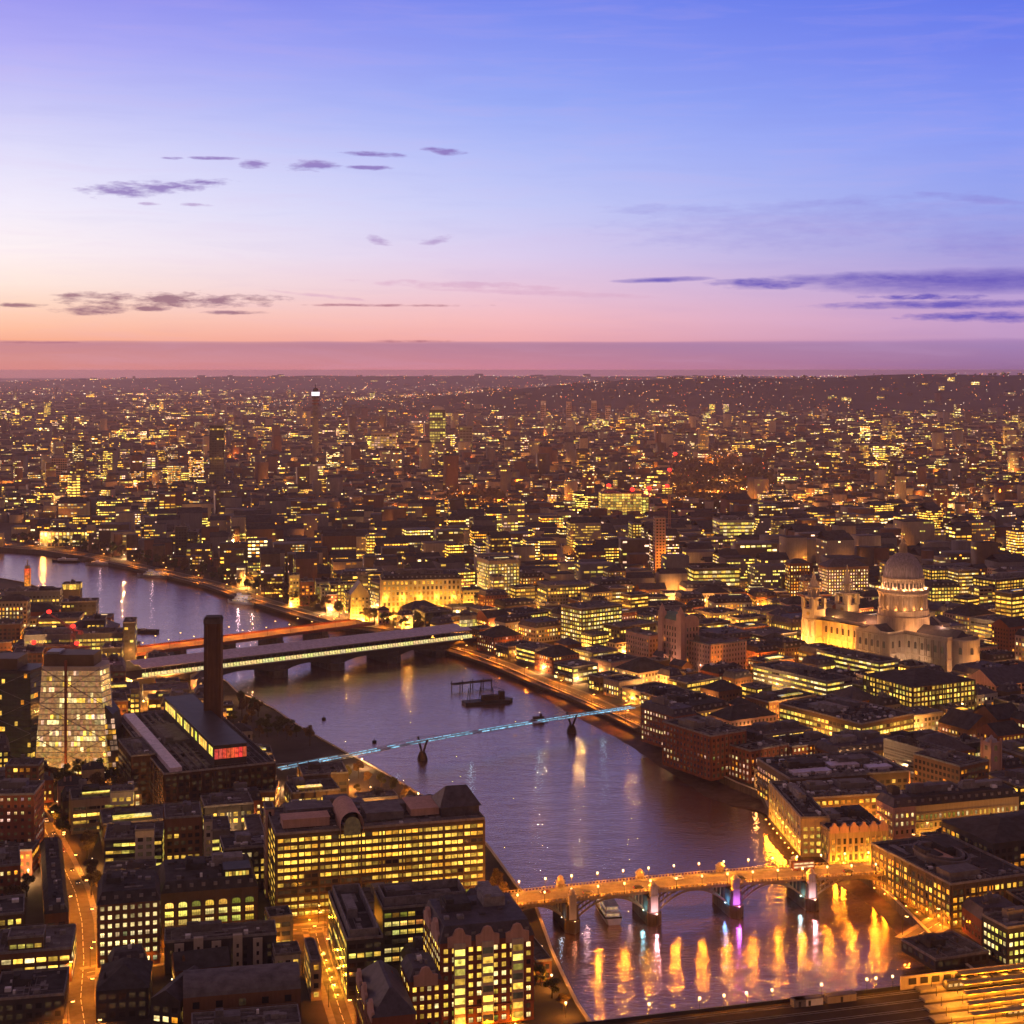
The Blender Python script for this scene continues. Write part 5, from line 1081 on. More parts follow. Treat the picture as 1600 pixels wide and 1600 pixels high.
# ------------------------------------------------------------------ north bank heroes
vb,wv=bpx('columned_building','gold floodlit riverside building with a zigzag of tall pale pilasters','office block', 1296,1296,1388, 17,36,10, wall='buff', fh=4, bay=3.1, ww=.45, wh=.7, lit=.7, pal='ya', piers=3.1, solo=True, roofmat='roofd', kit=2)
for i in range(6): gable(vb,-wv/2+wv*(i+.5)/6,wv/7,17,hh=3,mt='pink')
vl,_=bpx('columned_building','yellow lit riverside wing above the dark dock inlet','office block', 1252,1276,1296, 20,68,4, wall='buff', fh=3.7, bay=3.3, ww=.6, wh=.5, lit=.8, pal='yyg', piers=6.6, roofmat='roofd', kit=2, sides='fl')
bpx('office_block','broad flat roofed block with pale roof panels behind the columned building','office block', 1262,1246,1400, 20,34,12, wall='bronze', lit=.4, pal='yo', kit=5, roofmat='roofg')
q1,wq=bpx('office_block','wide flat roofed complex with long mauve roof lights below the cathedral','office block', 1235,1216,1420, 22,46,14, wall='bronze', lit=.3, pal='yo', kit=4, roofmat='roofd')
for i,(a,b2) in enumerate(((-.42,-.1),(-.05,.2),(.22,.42))): m=MB(); m.box(wq*a,wq*b2,8+9*(i%2),15+11*(i%2),21,22.6); part(q1,'roof_light',m,'solar')
hr,_=bpx('civic_building','stone faced mansard range with three rows of lit windows above the golden street','office block', 1400,1262,1592, 18,17,17, wall='buff', roof='mansard', fh=4.4, bay=2.7, ww=.42, wh=.5, lit=.9, pal='yyw', solo=True, courses=True, roofmat='roofd')
bpx('civic_building','square pink corner pavilion at the left end of the mansard range','office block', 1396,1262,1431, 20,17,17, wall='pink', roof='mansard', fh=4.2, bay=2.9, ww=.4, wh=.45, lit=.6, pal='yw', reg=False, courses=True, roofmat='slate')
te,wte=bpx('riverside_office','golden lit riverside office with black roofs holding an oval courtyard','office block', 1486,1380,1610, 20,62,20, wall='bronze', fh=3.3, bay=3.2, ww=.6, wh=.62, lit=.72, pal='yyao', solo=True, courses=True, piers=6.4, roofmat='roofd', kit=1, sides='fl')
m=MB()
for rr_,z in ((11,22),(9,22.6)): m.lathe([(rr_,19),(rr_,z),(rr_-1,z),(rr_-1,19)],28,-2,34,0,cap=False,sq=1.5)
part(te,'oval_ring',m,'roofm'); m=MB(); m.box(-5,1,28,42,19,20.6); part(te,'roof_light',m,'pink')
m=MB(); m.box(-18,-2,5,15,19,22.5); part(te,'penthouse',m,'roofm')
bpx('riverside_office','dark hip roofed office with a pink roof panel right of the oval courtyard','office block', 1552,1318,1700, 24,40,20, wall='dark', roof='hip', lit=.5, pal='yo', roofmat='roofd', rh=5)
bpx('riverside_office','orange lit terrace building in front of the oval courtyard office','office block', 1500,1412,1700, 9,14,20, wall='buff', fh=3, bay=3, lit=.85, pal='oa', ww=.7)
bpx('office_block','office with greenish lit panes beside the station platforms','office block', 1574,1448,1700, 17,16,20, wall='dark', lit=.8, pal='gw', bay=2.6, ww=.6, wh=.5)
bpx('quay_shed','dark flat roofed quay shed below the golden riverside office','warehouse', 1462,1498,1545, 5,24,20, wall='dark', lit=.1, pal='o', kit=2)
bpx('warehouse','red brick riverside warehouse with a grid of balconied windows','warehouse', 1111,1149,1166, 27,46,33, wall='red', bay=3.2, ww=.42, wh=.5, lit=.3, pal='pwo', st=.9, piers=3.2, roofmat='roofd', solo=True)
bpx('warehouse','lower red brick warehouse at the mouth of the dock inlet','warehouse', 1172,1172,1232, 20,40,33, wall='red', bay=3.2, ww=.42, wh=.5, lit=.45, pal='pwo', piers=3.2, roofmat='roofd')
bpx('warehouse','narrow brick warehouse with white lit windows beside the foreshore','warehouse', 1052,1120,1088, 22,34,33, wall='red', bay=3, ww=.45, wh=.5, lit=.5, pal='pw', roof='mansard')
fa,_=bpx('granite_palace','pink granite palace wing lit orange along its base','office block', 1110,1007,1166, 25,47,33, wall='pink', fh=3.9, bay=3.2, ww=.36, wh=.5, lit=.06, pal='o', courses=2, piers=6.4, roofmat='roofm', solo=False)
fc,wf=bpx('granite_palace','tall central block of the pink granite palace with a curved green roof and corner towers','office block', 1066,972,1092, 40,28,33, wall='pink', fh=5, bay=3.5, ww=.4, wh=.6, lit=.1, pal='op', roof='barrel', roofmat='copper', courses=3, piers=3.5, rh=5)
for sy in (1,25):
    m=MB(); m.box(-wf/2-2.2,-wf/2+2.2,sy-2,sy+4,0,46); m.lathe([(2.6,46),(2.2,48),(.3,52)],8,-wf/2,sy+1); part(fc,'corner_tower',m,'pink')
bpx('granite_palace','low left wing of the pink granite palace','office block', 1014,992,1034, 24,32,33, wall='pink', fh=4, bay=3.2, ww=.36, wh=.5, lit=.2, pal='o', roofmat='roofm')
for i in range(7): u=Vector((150+8*i*.55, 1300-9.2*i)); flood(u.x-4,u.y-6,G,20e3,(1,.36,.03),'orange floodlight washing the base of the pink palace',.5,group='floodlights along the pink palace')
for i in range(4): flood(170+9*i,1252+6*i,G,14e3,(1,.42,.05),'orange floodlight washing the base of the pink palace',.5,group='floodlights along the pink palace')
bpx('office_block','square office with lit window grid and low hipped dark roof right below the cathedral','office block', 1426,1074,1524, 26,52,27, wall='bronze', fh=3.6, bay=3.4, ww=.62, wh=.6, lit=.85, pal='yyg', st=1.1, solo=True, roof='hip', rh=6, roofmat='roofd', piers=6.8)
bpx('office_block','long brightly lit office stepping down towards the cathedral lawn','office block', 1346,1130,1428, 18,74,35, wall='bronze', fh=3.6, bay=3.4, ww=.8, wh=.55, lit=.85, pal='yyg', st=1.1, roofmat='roofd', kit=3)
bpx('office_block','banded office with white lit strips left of the small spire','office block', 1292,1064,1332, 20,76,35, wall='grey', fh=3.6, bay=4, ww=.95, wh=.4, lit=.9, pal='gyw', st=1.1, roofmat='roofd')
bpx('office_block','curving banded office under the floodlit cathedral wall','office block', 1374,1034,1404, 20,66,35, wall='grey', fh=3.6, bay=4, ww=.95, wh=.4, lit=.9, pal='gyw', st=1.1, roofmat='roofd')
bpx('office_block','ribbed grey concrete office with pale horizontal bands','office block', 1466,1176,1492, 25,42,33, wall='grey', fh=3.4, bay=4, ww=.97, wh=.3, lit=.3, pal='p', st=.5, courses=True)
bpx('office_block','brown brick office left of the pink church tower','office block', 1500,1196,1545, 24,34,33, wall='brick', lit=.2, pal='o', bay=3)
bpx('office_block','orange lit corner block below the square hipped roof office','office block', 1490,1106,1508, 12,16,30, wall='buff', lit=.9, pal='oa', bay=3)
bpx('office_block','pink gabled hall at the right edge below the cathedral','hall', 1556,1072,1640, 15,30,30, wall='pink', lit=.2, pal='o', roof='gable')
bpx('office_block','dark tall block with golden lit storeys at the right edge beside the cathedral','office block', 1556,905,1680, 38,30,30, wall='dark', lit=.9, pal='yya', bay=4, ww=.7)
un,wu=bpx('crescent_building','grand gold floodlit stone building with six rows of windows by the railway bridge','office block', 597,906,720, 38,34,8, wall='buff', roof='mansard', fh=5.2, bay=4.4, ww=.5, wh=.6, lit=.75, pal='ya', st=.8, solo=True, piers=4.4, courses=True, roofmat='roofd')
a_=P(597,906,G+38)
for i in range(9): u=a_+Vector((math.cos(rad(8)),math.sin(rad(8))))*(3+8.5*i)+Vector((.14,-1))*6; flood(u.x,u.y,G,48e3,(1,.46,.05),'golden floodlight at the foot of the grand stone building',.6,group='floodlights below the grand stone building'); flood(u.x,u.y+2.5,G+19,9e3,(1,.5,.06),'golden floodlight on a ledge of the grand stone building',.4,group='ledge lights of the grand stone building') if i%2==0 else None
sb,_=bpx('gabled_building','narrow gold lit gabled building left of the grand stone building','office block', 548,930,577, 27,26,10, wall='buff', roof='gable', lit=.6, pal='ya', st=.9, piers=4, rh=12)
for i in range(3): u=P(551+10*i,930,G+27); flood(u.x,u.y-5,G,70e3,(1,.48,.05),'golden floodlight below the narrow gabled building',.5,group='floodlights below the narrow gabled building')
bpx('office_block','small bright gold tower block by the embankment trees','office block', 452,898,468, 32,16,10, wall='buff', lit=.8, pal='ya')
u=P(456,898,G+32); flood(u.x,u.y-6,G,90e3,(1,.5,.06),'golden floodlight below the small gold tower block',.5)
bpx('office_block','dark school like block right of the small gold tower','office block', 470,908,490, 26,22,10, wall='red', lit=.2, pal='o')
bpx('office_block','cream lit office with green yellow windows left of the gabled building','office block', 494,908,532, 24,24,10, wall='pale', lit=.85, pal='gy')
bpx('office_block','dark round fronted block where the railway bridge lands','station', 664,956,706, 16,26,25, wall='dark', lit=.1, pal='o')
bpx('office_block','bright white fronted entrance beside the railway bridge end','station', 716,962,752, 12,18,25, wall='pale', lit=1, pal='wg', bay=3, ww=.9, wh=.8)
bpx('office_block','golden walled block right of the grand stone building','office block', 724,922,756, 20,24,12, wall='buff', lit=.4, pal='a')
u=P(735,922,G+20); flood(u.x,u.y-6,G,60e3,(1,.5,.06),'golden floodlight below the block right of the grand stone building',.5)
cc,_=bpx('concrete_core','tall bare concrete core lit orange from below','tower', 1024,808,1040, 76,14,5, wall='pink', lit=0, detail=1)
u=P(1032,808,G+76); 
for k in (2,14,30): flood(u.x+10,u.y-8,G+k,34e3,(1,.33,.02),'orange work light beside the bare concrete core',.5,group='work lights beside the concrete core')
fo,_=bpx('office_block','bright yellow framed office block standing out in mid city','office block', 940,770,1003, 46,36,4, wall='pale', fh=4.4, bay=4.5, ww=.85, wh=.7, lit=.98, pal='ygy', st=1.0, piers=30)
bpx('office_block','yellow lit annexe joined to the bright framed office','office block', 1004,775,1014, 42,30,4, wall='dark', fh=4.4, bay=4, ww=.85, wh=.7, lit=.9, pal='yg')
bpx('office_block','stacked bright golden office terraces in mid city','office block', 1084,888,1156, 30,26,8, wall='bronze', fh=4.5, bay=5, ww=.97, wh=.55, lit=1, pal='gyw', st=1.25)
bpx('office_block','glowing round cornered office behind the golden terraces','office block', 1124,812,1198, 34,40,6, wall='pale', fh=5, bay=5, ww=.95, wh=.55, lit=.95, pal='gyw', st=1.0)
bpx('office_block','yellow lit office behind the orange lit core','office block', 988,818,1022, 38,30,6, wall='bronze', lit=.85, pal='gy', bay=4, fh=4)
bpx('office_block','low gold lit office with a colonnade in the far west end','office block', 62,830,168, 22,30,2, wall='buff', lit=.95, pal='yw', bay=5, fh=5, ww=.7, wh=.8, st=1.2)
bpx('office_block','pale lit terraces above the embankment trees','office block', 306,838,362, 24,34,4, wall='pale', lit=.9, pal='gw', bay=5, fh=5, st=1)
bpx('tower_block','slim dark tower block above the embankment trees','tower block', 274,822,292, 46,20,4, wall='dark', lit=.04, pal='y')
bpx('tower_block','broad dark tower block above the embankment trees','tower block', 292,830,308, 38,20,4, wall='dark', lit=.1, pal='y')
def wash(rt,side,n,L,off,watts,col,nm,z=.2):
    """a row of floodlights at the foot of a facade, placed in the building's own frame"""
    c_,s_=math.cos(rt.rotation_euler.z),math.sin(rt.rotation_euler.z); w_=L
    for i in range(n):
        a=(i+.5)/n
        if side=='f': lx,ly=-L/2+L*a,-off
        else: lx,ly=side-off,L*a
        flood(rt.location.x+lx*c_-ly*s_,rt.location.y+lx*s_+ly*c_,rt.location.z+z,watts,col,'golden floodlight at the foot of the '+nm,.4,group='floodlights below the '+nm)
wash(vb,'f',8,wv,3.2,4.6e3,(1,.36,.02),'columned riverside building'); wash(vl,-7.5,8,66,3,3.8e3,(1,.39,.02),'yellow dock side wing')
wash(te,-wte/2,7,60,2.6,3.4e3,(1,.30,.01),'oval courtyard office'); wash(te,'f',4,wte,4,4.2e3,(1,.30,.01),'oval courtyard office')
wash(hr,'f',7,60,4,3.8e3,(1,.44,.04),'mansard range'); wash(ft,'f',6,80,4,3.8e3,(1,.34,.01),'golden windowed riverside office'); wash(gb1,'f',3,30,3,2.9e3,(1,.30,.01),'tall gabled block')
wash(of1,-7,6,54,3,2.9e3,(1,.39,.02),'screened office wing'); wash(ar,'f',4,36,3,2.1e3,(1,.32,.01),'arched window office')
# tall far landmarks
def slab(name,label,cat,px1,pyt,px2,Y,d=16,wall='dark',lit=.1,pal='y',st=1,bay=5,fh=5,ww=.8,wh=.6,**k):
    h=CH-(pyt-HY)*Y/F-G; x0,x1=(px1-CX)/F*Y,(px2-CX)/F*Y
    mark(rect((x0+x1)/2,Y,x1-x0,d,0,2)); r=building(name,label,cat,(x0+x1)/2,Y,x1-x0,d,h,0,wall=wall,lit=lit,pal=pal,st=st,bay=bay,fh=fh,ww=ww,wh=wh,reg=False,detail=1,kit=0,**k); FARKEEP.append(((x0+x1)/2,Y,max(x1-x0,d))); return r,h
FARKEEP=[]
slab('tower_block','tall dark slab tower standing far left beyond the river','tower block',327,664,350,3150,18,'dark',.06); 
slab('tower_block','pinkish sunlit slab tower at the far left','tower block',80,716,105,3350,22,'pink',.1,'p',.5)
r,h=slab('tower_block','green yellow lit round topped tower on the far skyline','tower block',671,640,696,4500,30,'dark',.75,'gg',.8,bay=8,fh=8)
m=MB(); m.lathe([(22,h),(18,h+6),(8,h+10),(.5,h+11)],16,0,15); part(r,'domed_cap',m,'pale')
slab('tower_block','dim grey green tower pair right of the round topped tower','tower block',718,666,738,4400,30,'grey',.3,'g',.4,bay=8,fh=8)
for i,(p,y,l) in enumerate(((849,626,'first'),(889,627,'second'),(928,626,'third'),(950,634,'fourth'))): slab('tower_block','pale slab tower, %s from the left of the far row of four' % l,'tower block',p-4,y,p+4,6500,20,'pink',.3,'p',.4,bay=8,fh=8)
slab('tower_block','lone thin pink tower on the far right skyline','tower block',1285,632,1291,7000,18,'pink',.4,'p',.5,bay=8,fh=8)
slab('tower_block','slender gold lit tower below the dark hill at far right','tower block',1570,666,1579,4600,18,'buff',.8,'ya',.8,bay=6,fh=8)
slab('tower_block','squat dark square tower in the middle distance','tower block',978,682,998,4800,30,'dark',.05,'y',.6)
slab('tower_block','orange lit twin window block, far left','office block',207,750,244,3300,30,'buff',.95,'ao',1,bay=9,fh=9)
slab('office_block','bright yellow block left of centre in the far city','office block',508,752,545,3300,30,'buff',.95,'y',1,bay=8,fh=8)
slab('office_block','yellow green lit block next left of the bright yellow one','office block',445,748,478,3350,30,'bronze',.7,'gy',.8,bay=7,fh=7)
slab('office_block','wide golden lit mass below the dark hill','office block',1308,694,1390,4700,50,'buff',.9,'yyg',1,bay=9,fh=7)
slab('office_block','green yellow lit low block right of the wide golden mass','office block',1455,714,1488,4200,40,'buff',.95,'gg',1,bay=9,fh=7)
slab('office_block','gold lit cluster left of the round topped tower','office block',580,676,618,4500,40,'buff',.8,'yp',.9,bay=9,fh=7)
slab('office_block','lit block on the far right edge below the dark hill','office block',1545,776,1582,3100,30,'pale',.9,'gw',1,bay=7,fh=6)
Yb=4050.0; xb=(493-CX)/F*Yb; hb_=203; FARKEEP.append((xb,Yb,20)); r=root('telecom_tower','slender cylindrical telecommunications tower with a bright white band on the far skyline','tower',(xb,Yb,G)); 
m=MB(); m.lathe([(8,0),(8,118),(6,119),(6,172)],20); part(r,'shaft',m,'grey')
for z in range(122,170,8): m=MB(); m.lathe([(9,z),(9.6,z+.6),(9.6,z+3.4),(6,z+4)],20); part(r,'aerial_deck',m,'red' if z>150 else 'grey')
m=MB(); m.lathe([(9,170),(11,172),(11,176),(9.5,177)],20); part(r,'viewing_deck',m,'dark'); m=MB(); m.lathe([(10.6,177),(10.6,187)],24); m.build('screen_band',emit('screen_glow',(.92,.92,1),1.5),r); m=MB(); m.lathe([(8,187),(6,196),(1,198),(.6,208)],16); part(r,'mast',m,'black')
# churches
def church(label,px,pyt,pyb,wd,wall='pale',spire=.35,nave=16,rot=25,lit=True):
    p=P(px,pyb,G); Y=p.y; h=CH-(pyt-HY)*Y/F-G; mark(rect(p.x,p.y,wd+6,wd+nave,rad(rot))); r=root('church',label,'church',(p.x,p.y,G),rad(rot)); m=MB(); ht=h*(1-spire); a=wd/2
    m.box(-a,a,0,wd,0,ht); 
    for x in (-a,a):
        for y in (0,wd): m.box(x-.5,x+.5,y-.5,y+.5,0,ht+2.2)
    t=part(r,'tower',m,wall); m=MB(); m.lathe([(a*.95,ht),(a*.8,ht+1.5),(a*.6,ht+(h-ht)*.3),(a*.45,ht+(h-ht)*.34),(a*.4,ht+(h-ht)*.55),(.12,h)],8,0,a); part(r,'spire',m,wall if wd<6 else 'lead')
    for z in (ht*.35,ht*.62,ht*.84):
        for s in (0,1): q=MB(); q.poly([(-a*.3,-.05,z),(a*.3,-.05,z),(a*.3,-.05,z+2.6),(0,-.05,z+3.3),(-a*.3,-.05,z+2.6)] if not s else [(-a-.05,wd/2+a*.3,z),(-a-.05,wd/2-a*.3,z),(-a-.05,wd/2-a*.3,z+2.6),(-a-.05,wd/2+a*.3,z+2.6)],0,(.05,.03,.01)); q.build('window',GL,t)
    m=MB(); m.box(-a-2,a+2,wd,wd+nave,0,9); v=[(-a-2,wd,9),(a+2,wd,9),(a+2,wd+nave,9),(-a-2,wd+nave,9),(0,wd,13),(0,wd+nave,13)]; m.faces(v,[(0,1,4),(2,3,5)]); part(r,'nave',m,wall); m=MB(); m.faces(v,[(1,2,5,4),(3,0,4,5)]); part(r,'roof',m,'slate')
    if lit: flood(p.x-4,p.y-7,G,16e3,(1,.52,.3),'warm floodlight in front of a church tower',.4)
church('square pale pink church tower with pinnacles at the right, above the mansard range',1556,1150,1238,7.5,'pink',.12)
church('small pale spire church between the banded offices below the cathedral',1329,1036,1076,4.6,'pink',.45)
church('dark little church with a spire beside the pink granite palace',1046,1012,1046,4.5,'pink',.45)
church('slim white church spire behind the cathedral west towers',1330,856,892,7,'pale',.5,14,30)
church('thin pale spire in the middle of the city, left of the concrete core',878,848,905,6,'pink',.4,14,10)
church('tiny gothic spire behind the pink granite palace',1500,836,868,6,'pale',.5,14,10,False)

for (px,py) in ((862,1546),(884,1590),(846,1500)): q=P(px,py,G); lamp('post',q.x,q.y,G,0,'post lamp on the golden quay path beside the tall gabled block','post lamps on the near quay',watts=9e3,col=(1,.33,.03))
for (px,py) in ((70,1212),(100,1216),(135,1214),(165,1222),(120,1232)): q=P(px,py,G); lamp('post',q.x,q.y,G,0,'post lamp in the garden below the pale glass tower','post lamps in the tower gardens',watts=7e3,col=(1,.36,.05))
# ------------------------------------------------------------------ vehicles
def vehicle(kind,x,y,z,rz,label,group,colr='dark'):
    L,B_,H=((4.4,1.8,1.45) if kind=='car' else (10.8,2.5,4.3)); r=root('parked_car' if kind=='car' else 'bus',label,kind,(x,y,z),rz,group); m=MB()
    if kind=='car':
        pf=[(-2.2,.3),(2.2,.3),(2.2,.75),(1.3,.9),(.7,1.42),(-1.1,1.45),(-1.8,.95),(-2.2,.9)]; k=len(pf); m.faces([(a,-.9,b2) for a,b2 in pf]+[(a,.9,b2) for a,b2 in pf],[tuple(range(k)),tuple(range(2*k-1,k-1,-1))]+[(i,(i+1)%k,k+(i+1)%k,k+i) for i in range(k)])
    else: m.box(-5.4,5.4,-1.25,1.25,.4,4.3); 
    m.build('body',MT[colr],r)
    m=MB()
    if kind=='car':
        for s in (-1,1): m.poly([(-1.5,s*.91,.95),(1.1,s*.91,.95),(.6,s*.91,1.34),(-1.05,s*.91,1.36)])
        m.poly([(1.32,-.75,.93),(1.32,.75,.93),(.75,.7,1.4),(.75,-.7,1.4)])
    else:
        for zz in (1.5,3.0):
            for s in (-1,1): m.poly([(-5,s*1.27,zz),(5,s*1.27,zz),(5,s*1.27,zz+.8),(-5,s*1.27,zz+.8)],0,(.9,.7,.35))
    m.build('glazing',GL,r)
    for a in (-L*.31,L*.31):
        for s in (-1,1): q=MB(); q.lathe([(.33,-.1),(.33,.1)],10); w_=q.build('wheel',MT['black'],r,(a,s*(B_/2-.08),.33)); w_.rotation_euler=(rad(90),0,0)
    for s in (-1,1): q=MB(); q.box(-.04,.04,-.16,.16,-.09,.09); q.build('headlight',MT['lampw'],r,(L/2,s*.6,.68)); q=MB(); q.box(-.04,.04,-.16,.16,-.09,.09); q.build('tail_light',MT['redlamp'],r,(-L/2,s*.6,.75))
ba,bdr,bL,brot,bz=AB; nb_=Vector((-bdr.y,bdr.x))
for i,(u,o,k,c_) in enumerate(((62,5.2,'car','dark'),(84,12.0,'car','white'),(20,12,'car','red'),(112,5.2,'car','black'),(146,12,'bus','red'),(38,5.3,'car','grey'),(166,5.2,'car','dark'))):
    q=ba+bdr*u+nb_*o; vehicle(k,q.x,q.y,bz-1.15+1.6*math.sin(math.pi*u/bL),brot+(0 if o<8 else math.pi),('%s %s on the %s lane of the arched road bridge, %s' % ({'dark':'charcoal','white':'white','red':'red','black':'black','grey':'grey'}[c_],k,'near' if o<8 else 'far',('near its left end','over the middle','over the middle','towards its right end')[min(3,int(u/45))])),'vehicles on the arched road bridge',c_)
for key,us_,off in (('A',(30,55,62,88,120,140),3.8),('B',(20,48),-3.0),('H',(14,40),3.8),('F',(60,110),4.0)):
    pts=ROADS[key]
    for j,u in enumerate(us_):
        acc=0
        for a,b2 in zip(pts,pts[1:]):
            l=(b2-a).length
            if acc<=u<acc+l: p=a.lerp(b2,(u-acc)/l); d=(b2-a).normalized(); q=p+Vector((-d.y,d.x))*off*.75; vehicle('car',q.x,q.y,G+.06,math.atan2(d.y,d.x),'%s car parked on the %s' % (('white','dark','grey','red','charcoal','black')[j],RN[key]),'cars along the '+RN[key],('white','dark','grey','red','dark','black')[j]); break
            acc+=l
# ------------------------------------------------------------------ trees
mark([tuple(P(*q)) for q in ((838,1440),(872,1500),(905,1590),(940,1650),(850,1660))]); mark([tuple(P(*q)) for q in ((762,1345),(800,1395),(828,1440),(790,1440),(750,1390))])
mark([tuple(P(*q)) for q in ((352,1084),(430,1121),(510,1172),(560,1205),(530,1222),(470,1218),(436,1204),(400,1178),(372,1140),(348,1110))])
mark([tuple(P(*q)) for q in ((430,1196),(560,1206),(560,1246),(436,1240))])
MT['bark']=mat('bark',(.06,.045,.03)); MT['leaf']=mat('foliage_green',(.075,.08,.03),var=.6,sc=.8,rough=.7); MT['leafb']=mat('foliage_autumn',(.13,.085,.035),var=.6,sc=.8,rough=.7)
TP=[]
for v in range(4):
    rr=random.Random(v+5); m=MB(); H=11.5+v; m.lathe([(.42,-.3),(.3,H*.3),(.2,H*.5),(.05,H*.8)],7); cl=[]
    for i in range(9):
        a=rr.uniform(0,6.28); t_=rr.uniform(.3,.7); e=Vector((math.cos(a)*rr.uniform(1.8,3.8),math.sin(a)*rr.uniform(1.8,3.8),H*(t_+rr.uniform(.08,.25)))); m.beam((0,0,H*t_),e,.2,.2); cl.append((e,rr.uniform(1.2,2.1)))
    cl.append((Vector((0,0,H*.9)),1.7)); trunk=m; c_=MB()
    for e,s in cl:
        for i in range(330):
            d=Vector((rr.gauss(0,1),rr.gauss(0,1),rr.gauss(0,.8))); d=d.normalized()*s*rr.uniform(.35,1.15); p=e+d; n_=Vector((rr.gauss(0,1),rr.gauss(0,1),rr.gauss(.5,1))).normalized(); t1=n_.orthogonal().normalized(); t2=n_.cross(t1); k=rr.uniform(.2,.42); c_.poly([p-t1*k,p+t2*k*.7,p+t1*k,p-t2*k*.7])
    r=root('plane_tree','','tree'); trunk.build('trunk',MT['bark'],r); c_.build('crown',MT['leafb' if v%2 else 'leaf'],r); TP.append([r,False])
def tree(x,y,label,group,s=1.0):
    t_=random.choice(TP)
    if t_[1]: o=copy_tree(t_[0])
    else: o=t_[0]; t_[1]=True
    o.location=(x,y,G-.02); o.rotation_euler=(0,0,random.uniform(0,6)); k=s*random.uniform(.8,1.2); o.scale=(k,k,k*random.uniform(.85,1.1)); o['label']=label; o['group']=group
def trees(pxs,label,group,s=1.0):
    for px,py in pxs:
        p=P(px,py,G); c_=mark(rect(p.x,p.y-3,6,6,0)); tree(p.x,p.y,label,group,s)
J=lambda L,a: [(x+random.uniform(-a,a),y+random.uniform(-a,a)*.5) for x,y in L]
trees(J([(402,1120),(420,1132),(441,1141),(385,1112),(462,1152),(430,1150),(482,1166),(410,1140),(392,1130),(402,1152),(375,1118),(390,1160),(446,1156),(372,1106),(398,1118),(414,1150),(382,1140),(366,1128),(452,1146)],4),'leafy plane tree on the dark lawn between the brick power station and the footbridge','trees on the power station lawn',.8)
trees(J([(560,1216),(578,1224),(594,1232),(540,1222),(612,1240),(632,1250),(655,1262),(560,1240),(585,1250),(520,1226),(668,1272),(600,1258)],3),'plane tree on the riverside path behind the golden windowed office','trees behind the riverside office',.62)
trees(J([(84,1222),(104,1228),(124,1220),(142,1230),(160,1224),(174,1238),(96,1240),(120,1244),(150,1250),(68,1236),(186,1256)],4),'garden tree in lamp light at the foot of the pale glass tower','garden trees below the glass towers')
trees(J([(134,1345),(143,1372),(141,1400),(146,1330),(88,1290),(96,1310),(20,1420),(40,1400),(15,1450)],3),'street tree in the dark strip beside the orange curving street','trees beside the curving street',.9)
trees([(P_x,P_y) for P_x,P_y in J([(772,1398),(782,1410),(846,1540),(860,1560),(878,1580)],3)],'small riverside tree on the quay beside the gabled brick blocks','trees on the near quay',.7)
E=ROADS['E']; k=0
for i in range(0,len(E)-1,2):
    d=(E[i+1]-E[i]).normalized(); n_=Vector((-d.y,d.x))
    for o in (15,28): 
        q=E[i]+n_*o; k+=1
        if k<90 and q.x>-720: mark(rect(q.x,q.y-3,6,6,0)); tree(q.x,q.y,'embankment plane tree among the sodium lamps upstream of the railway bridge','embankment trees',1.15)
trees(J([(1276,1012),(1292,1018),(1308,1020),(1262,1006),(1450,1036),(1462,1040),(1476,1042),(1440,1044)],3),'churchyard tree below the floodlit cathedral wall','churchyard trees')
# ------------------------------------------------------------------ the rest of the city, packed around what stands already
LM=[(1411,930,'the domed cathedral'),(1290,930,'the cathedral west towers'),(333,1040,'the brick chimney'),(1110,1025,'the pink granite palace'),(660,930,'the grand stone building'),(560,940,'the narrow gabled building'),(975,790,'the yellow framed office'),(1033,850,'the concrete core'),
    (1120,905,'the golden office terraces'),(1160,820,'the round cornered office'),(590,1350,'the golden riverside office'),(200,1450,'the dotted office'),(110,1110,'the pale glass tower'),(1340,1310,'the columned building'),(1490,1285,'the mansard range'),(1110,1180,'the brick warehouse'),
    (1475,1090,'the square hipped office'),(1556,1200,'the pink church tower'),(1540,1380,'the oval courtyard office'),(820,1045,'the riverside road'),(940,1110,'the footbridge landing'),(735,970,'the railway bridge end'),(1329,1055,'the small spire'),(878,880,'the thin pale spire'),(1330,870,'the white spire'),
    (1250,1120,'the long bright office'),(1300,1230,'the dock inlet'),(380,1240,'the gallery range'),(330,860,'the pale lit terraces'),(120,840,'the low colonnaded office'),(1580,930,'the golden storeyed block'),(800,930,'the avenue bend'),(950,960,'the palace left wing'),(60,960,'the broad grey slab'),(340,1480,'the white bay terrace'),(640,1450,'the screened roof'),(20,1280,'the dotted brown slab'),(1430,1000,'the cathedral choir'),(1180,960,'the cathedral forecourt'),(230,1320,'the stepped office')]
USED={}
def near_label(desc,px,py):
    L=sorted(LM,key=lambda m:(m[0]-px)**2+((m[1]-py)*1.6)**2)
    for m in L[:7]:
        dx,dy=px-m[0],(py-m[1])*1.6; D=math.hypot(dx,dy); w_='just ' if D<42 else '' if D<95 else 'well '
        rel=('behind' if dy<0 else 'in front of') if abs(dy)>abs(dx)*1.3 else ('left of' if dx<0 else 'right of') if abs(dx)>abs(dy)*1.3 else ('behind and left of' if dx<0 else 'behind and right of') if dy<0 else ('in front and left of' if dx<0 else 'in front and right of')
        s='%s, %s%s %s' % (desc,w_,rel,m[2])
        if s not in USED and len(s.split())<=16: USED[s]=1; return s
    m=L[0]; k=2
    ORD=['second','third','fourth','fifth','sixth','seventh','eighth','ninth','tenth','eleventh','twelfth']
    for e in ORD:
        s='%s, %s nearest to %s' % (desc,e,m[2])
        if s not in USED: USED[s]=1; return s
    s='%s, one block off %s, roof row %d column %d' % (desc,m[2],py,px); USED[s]=1; return s
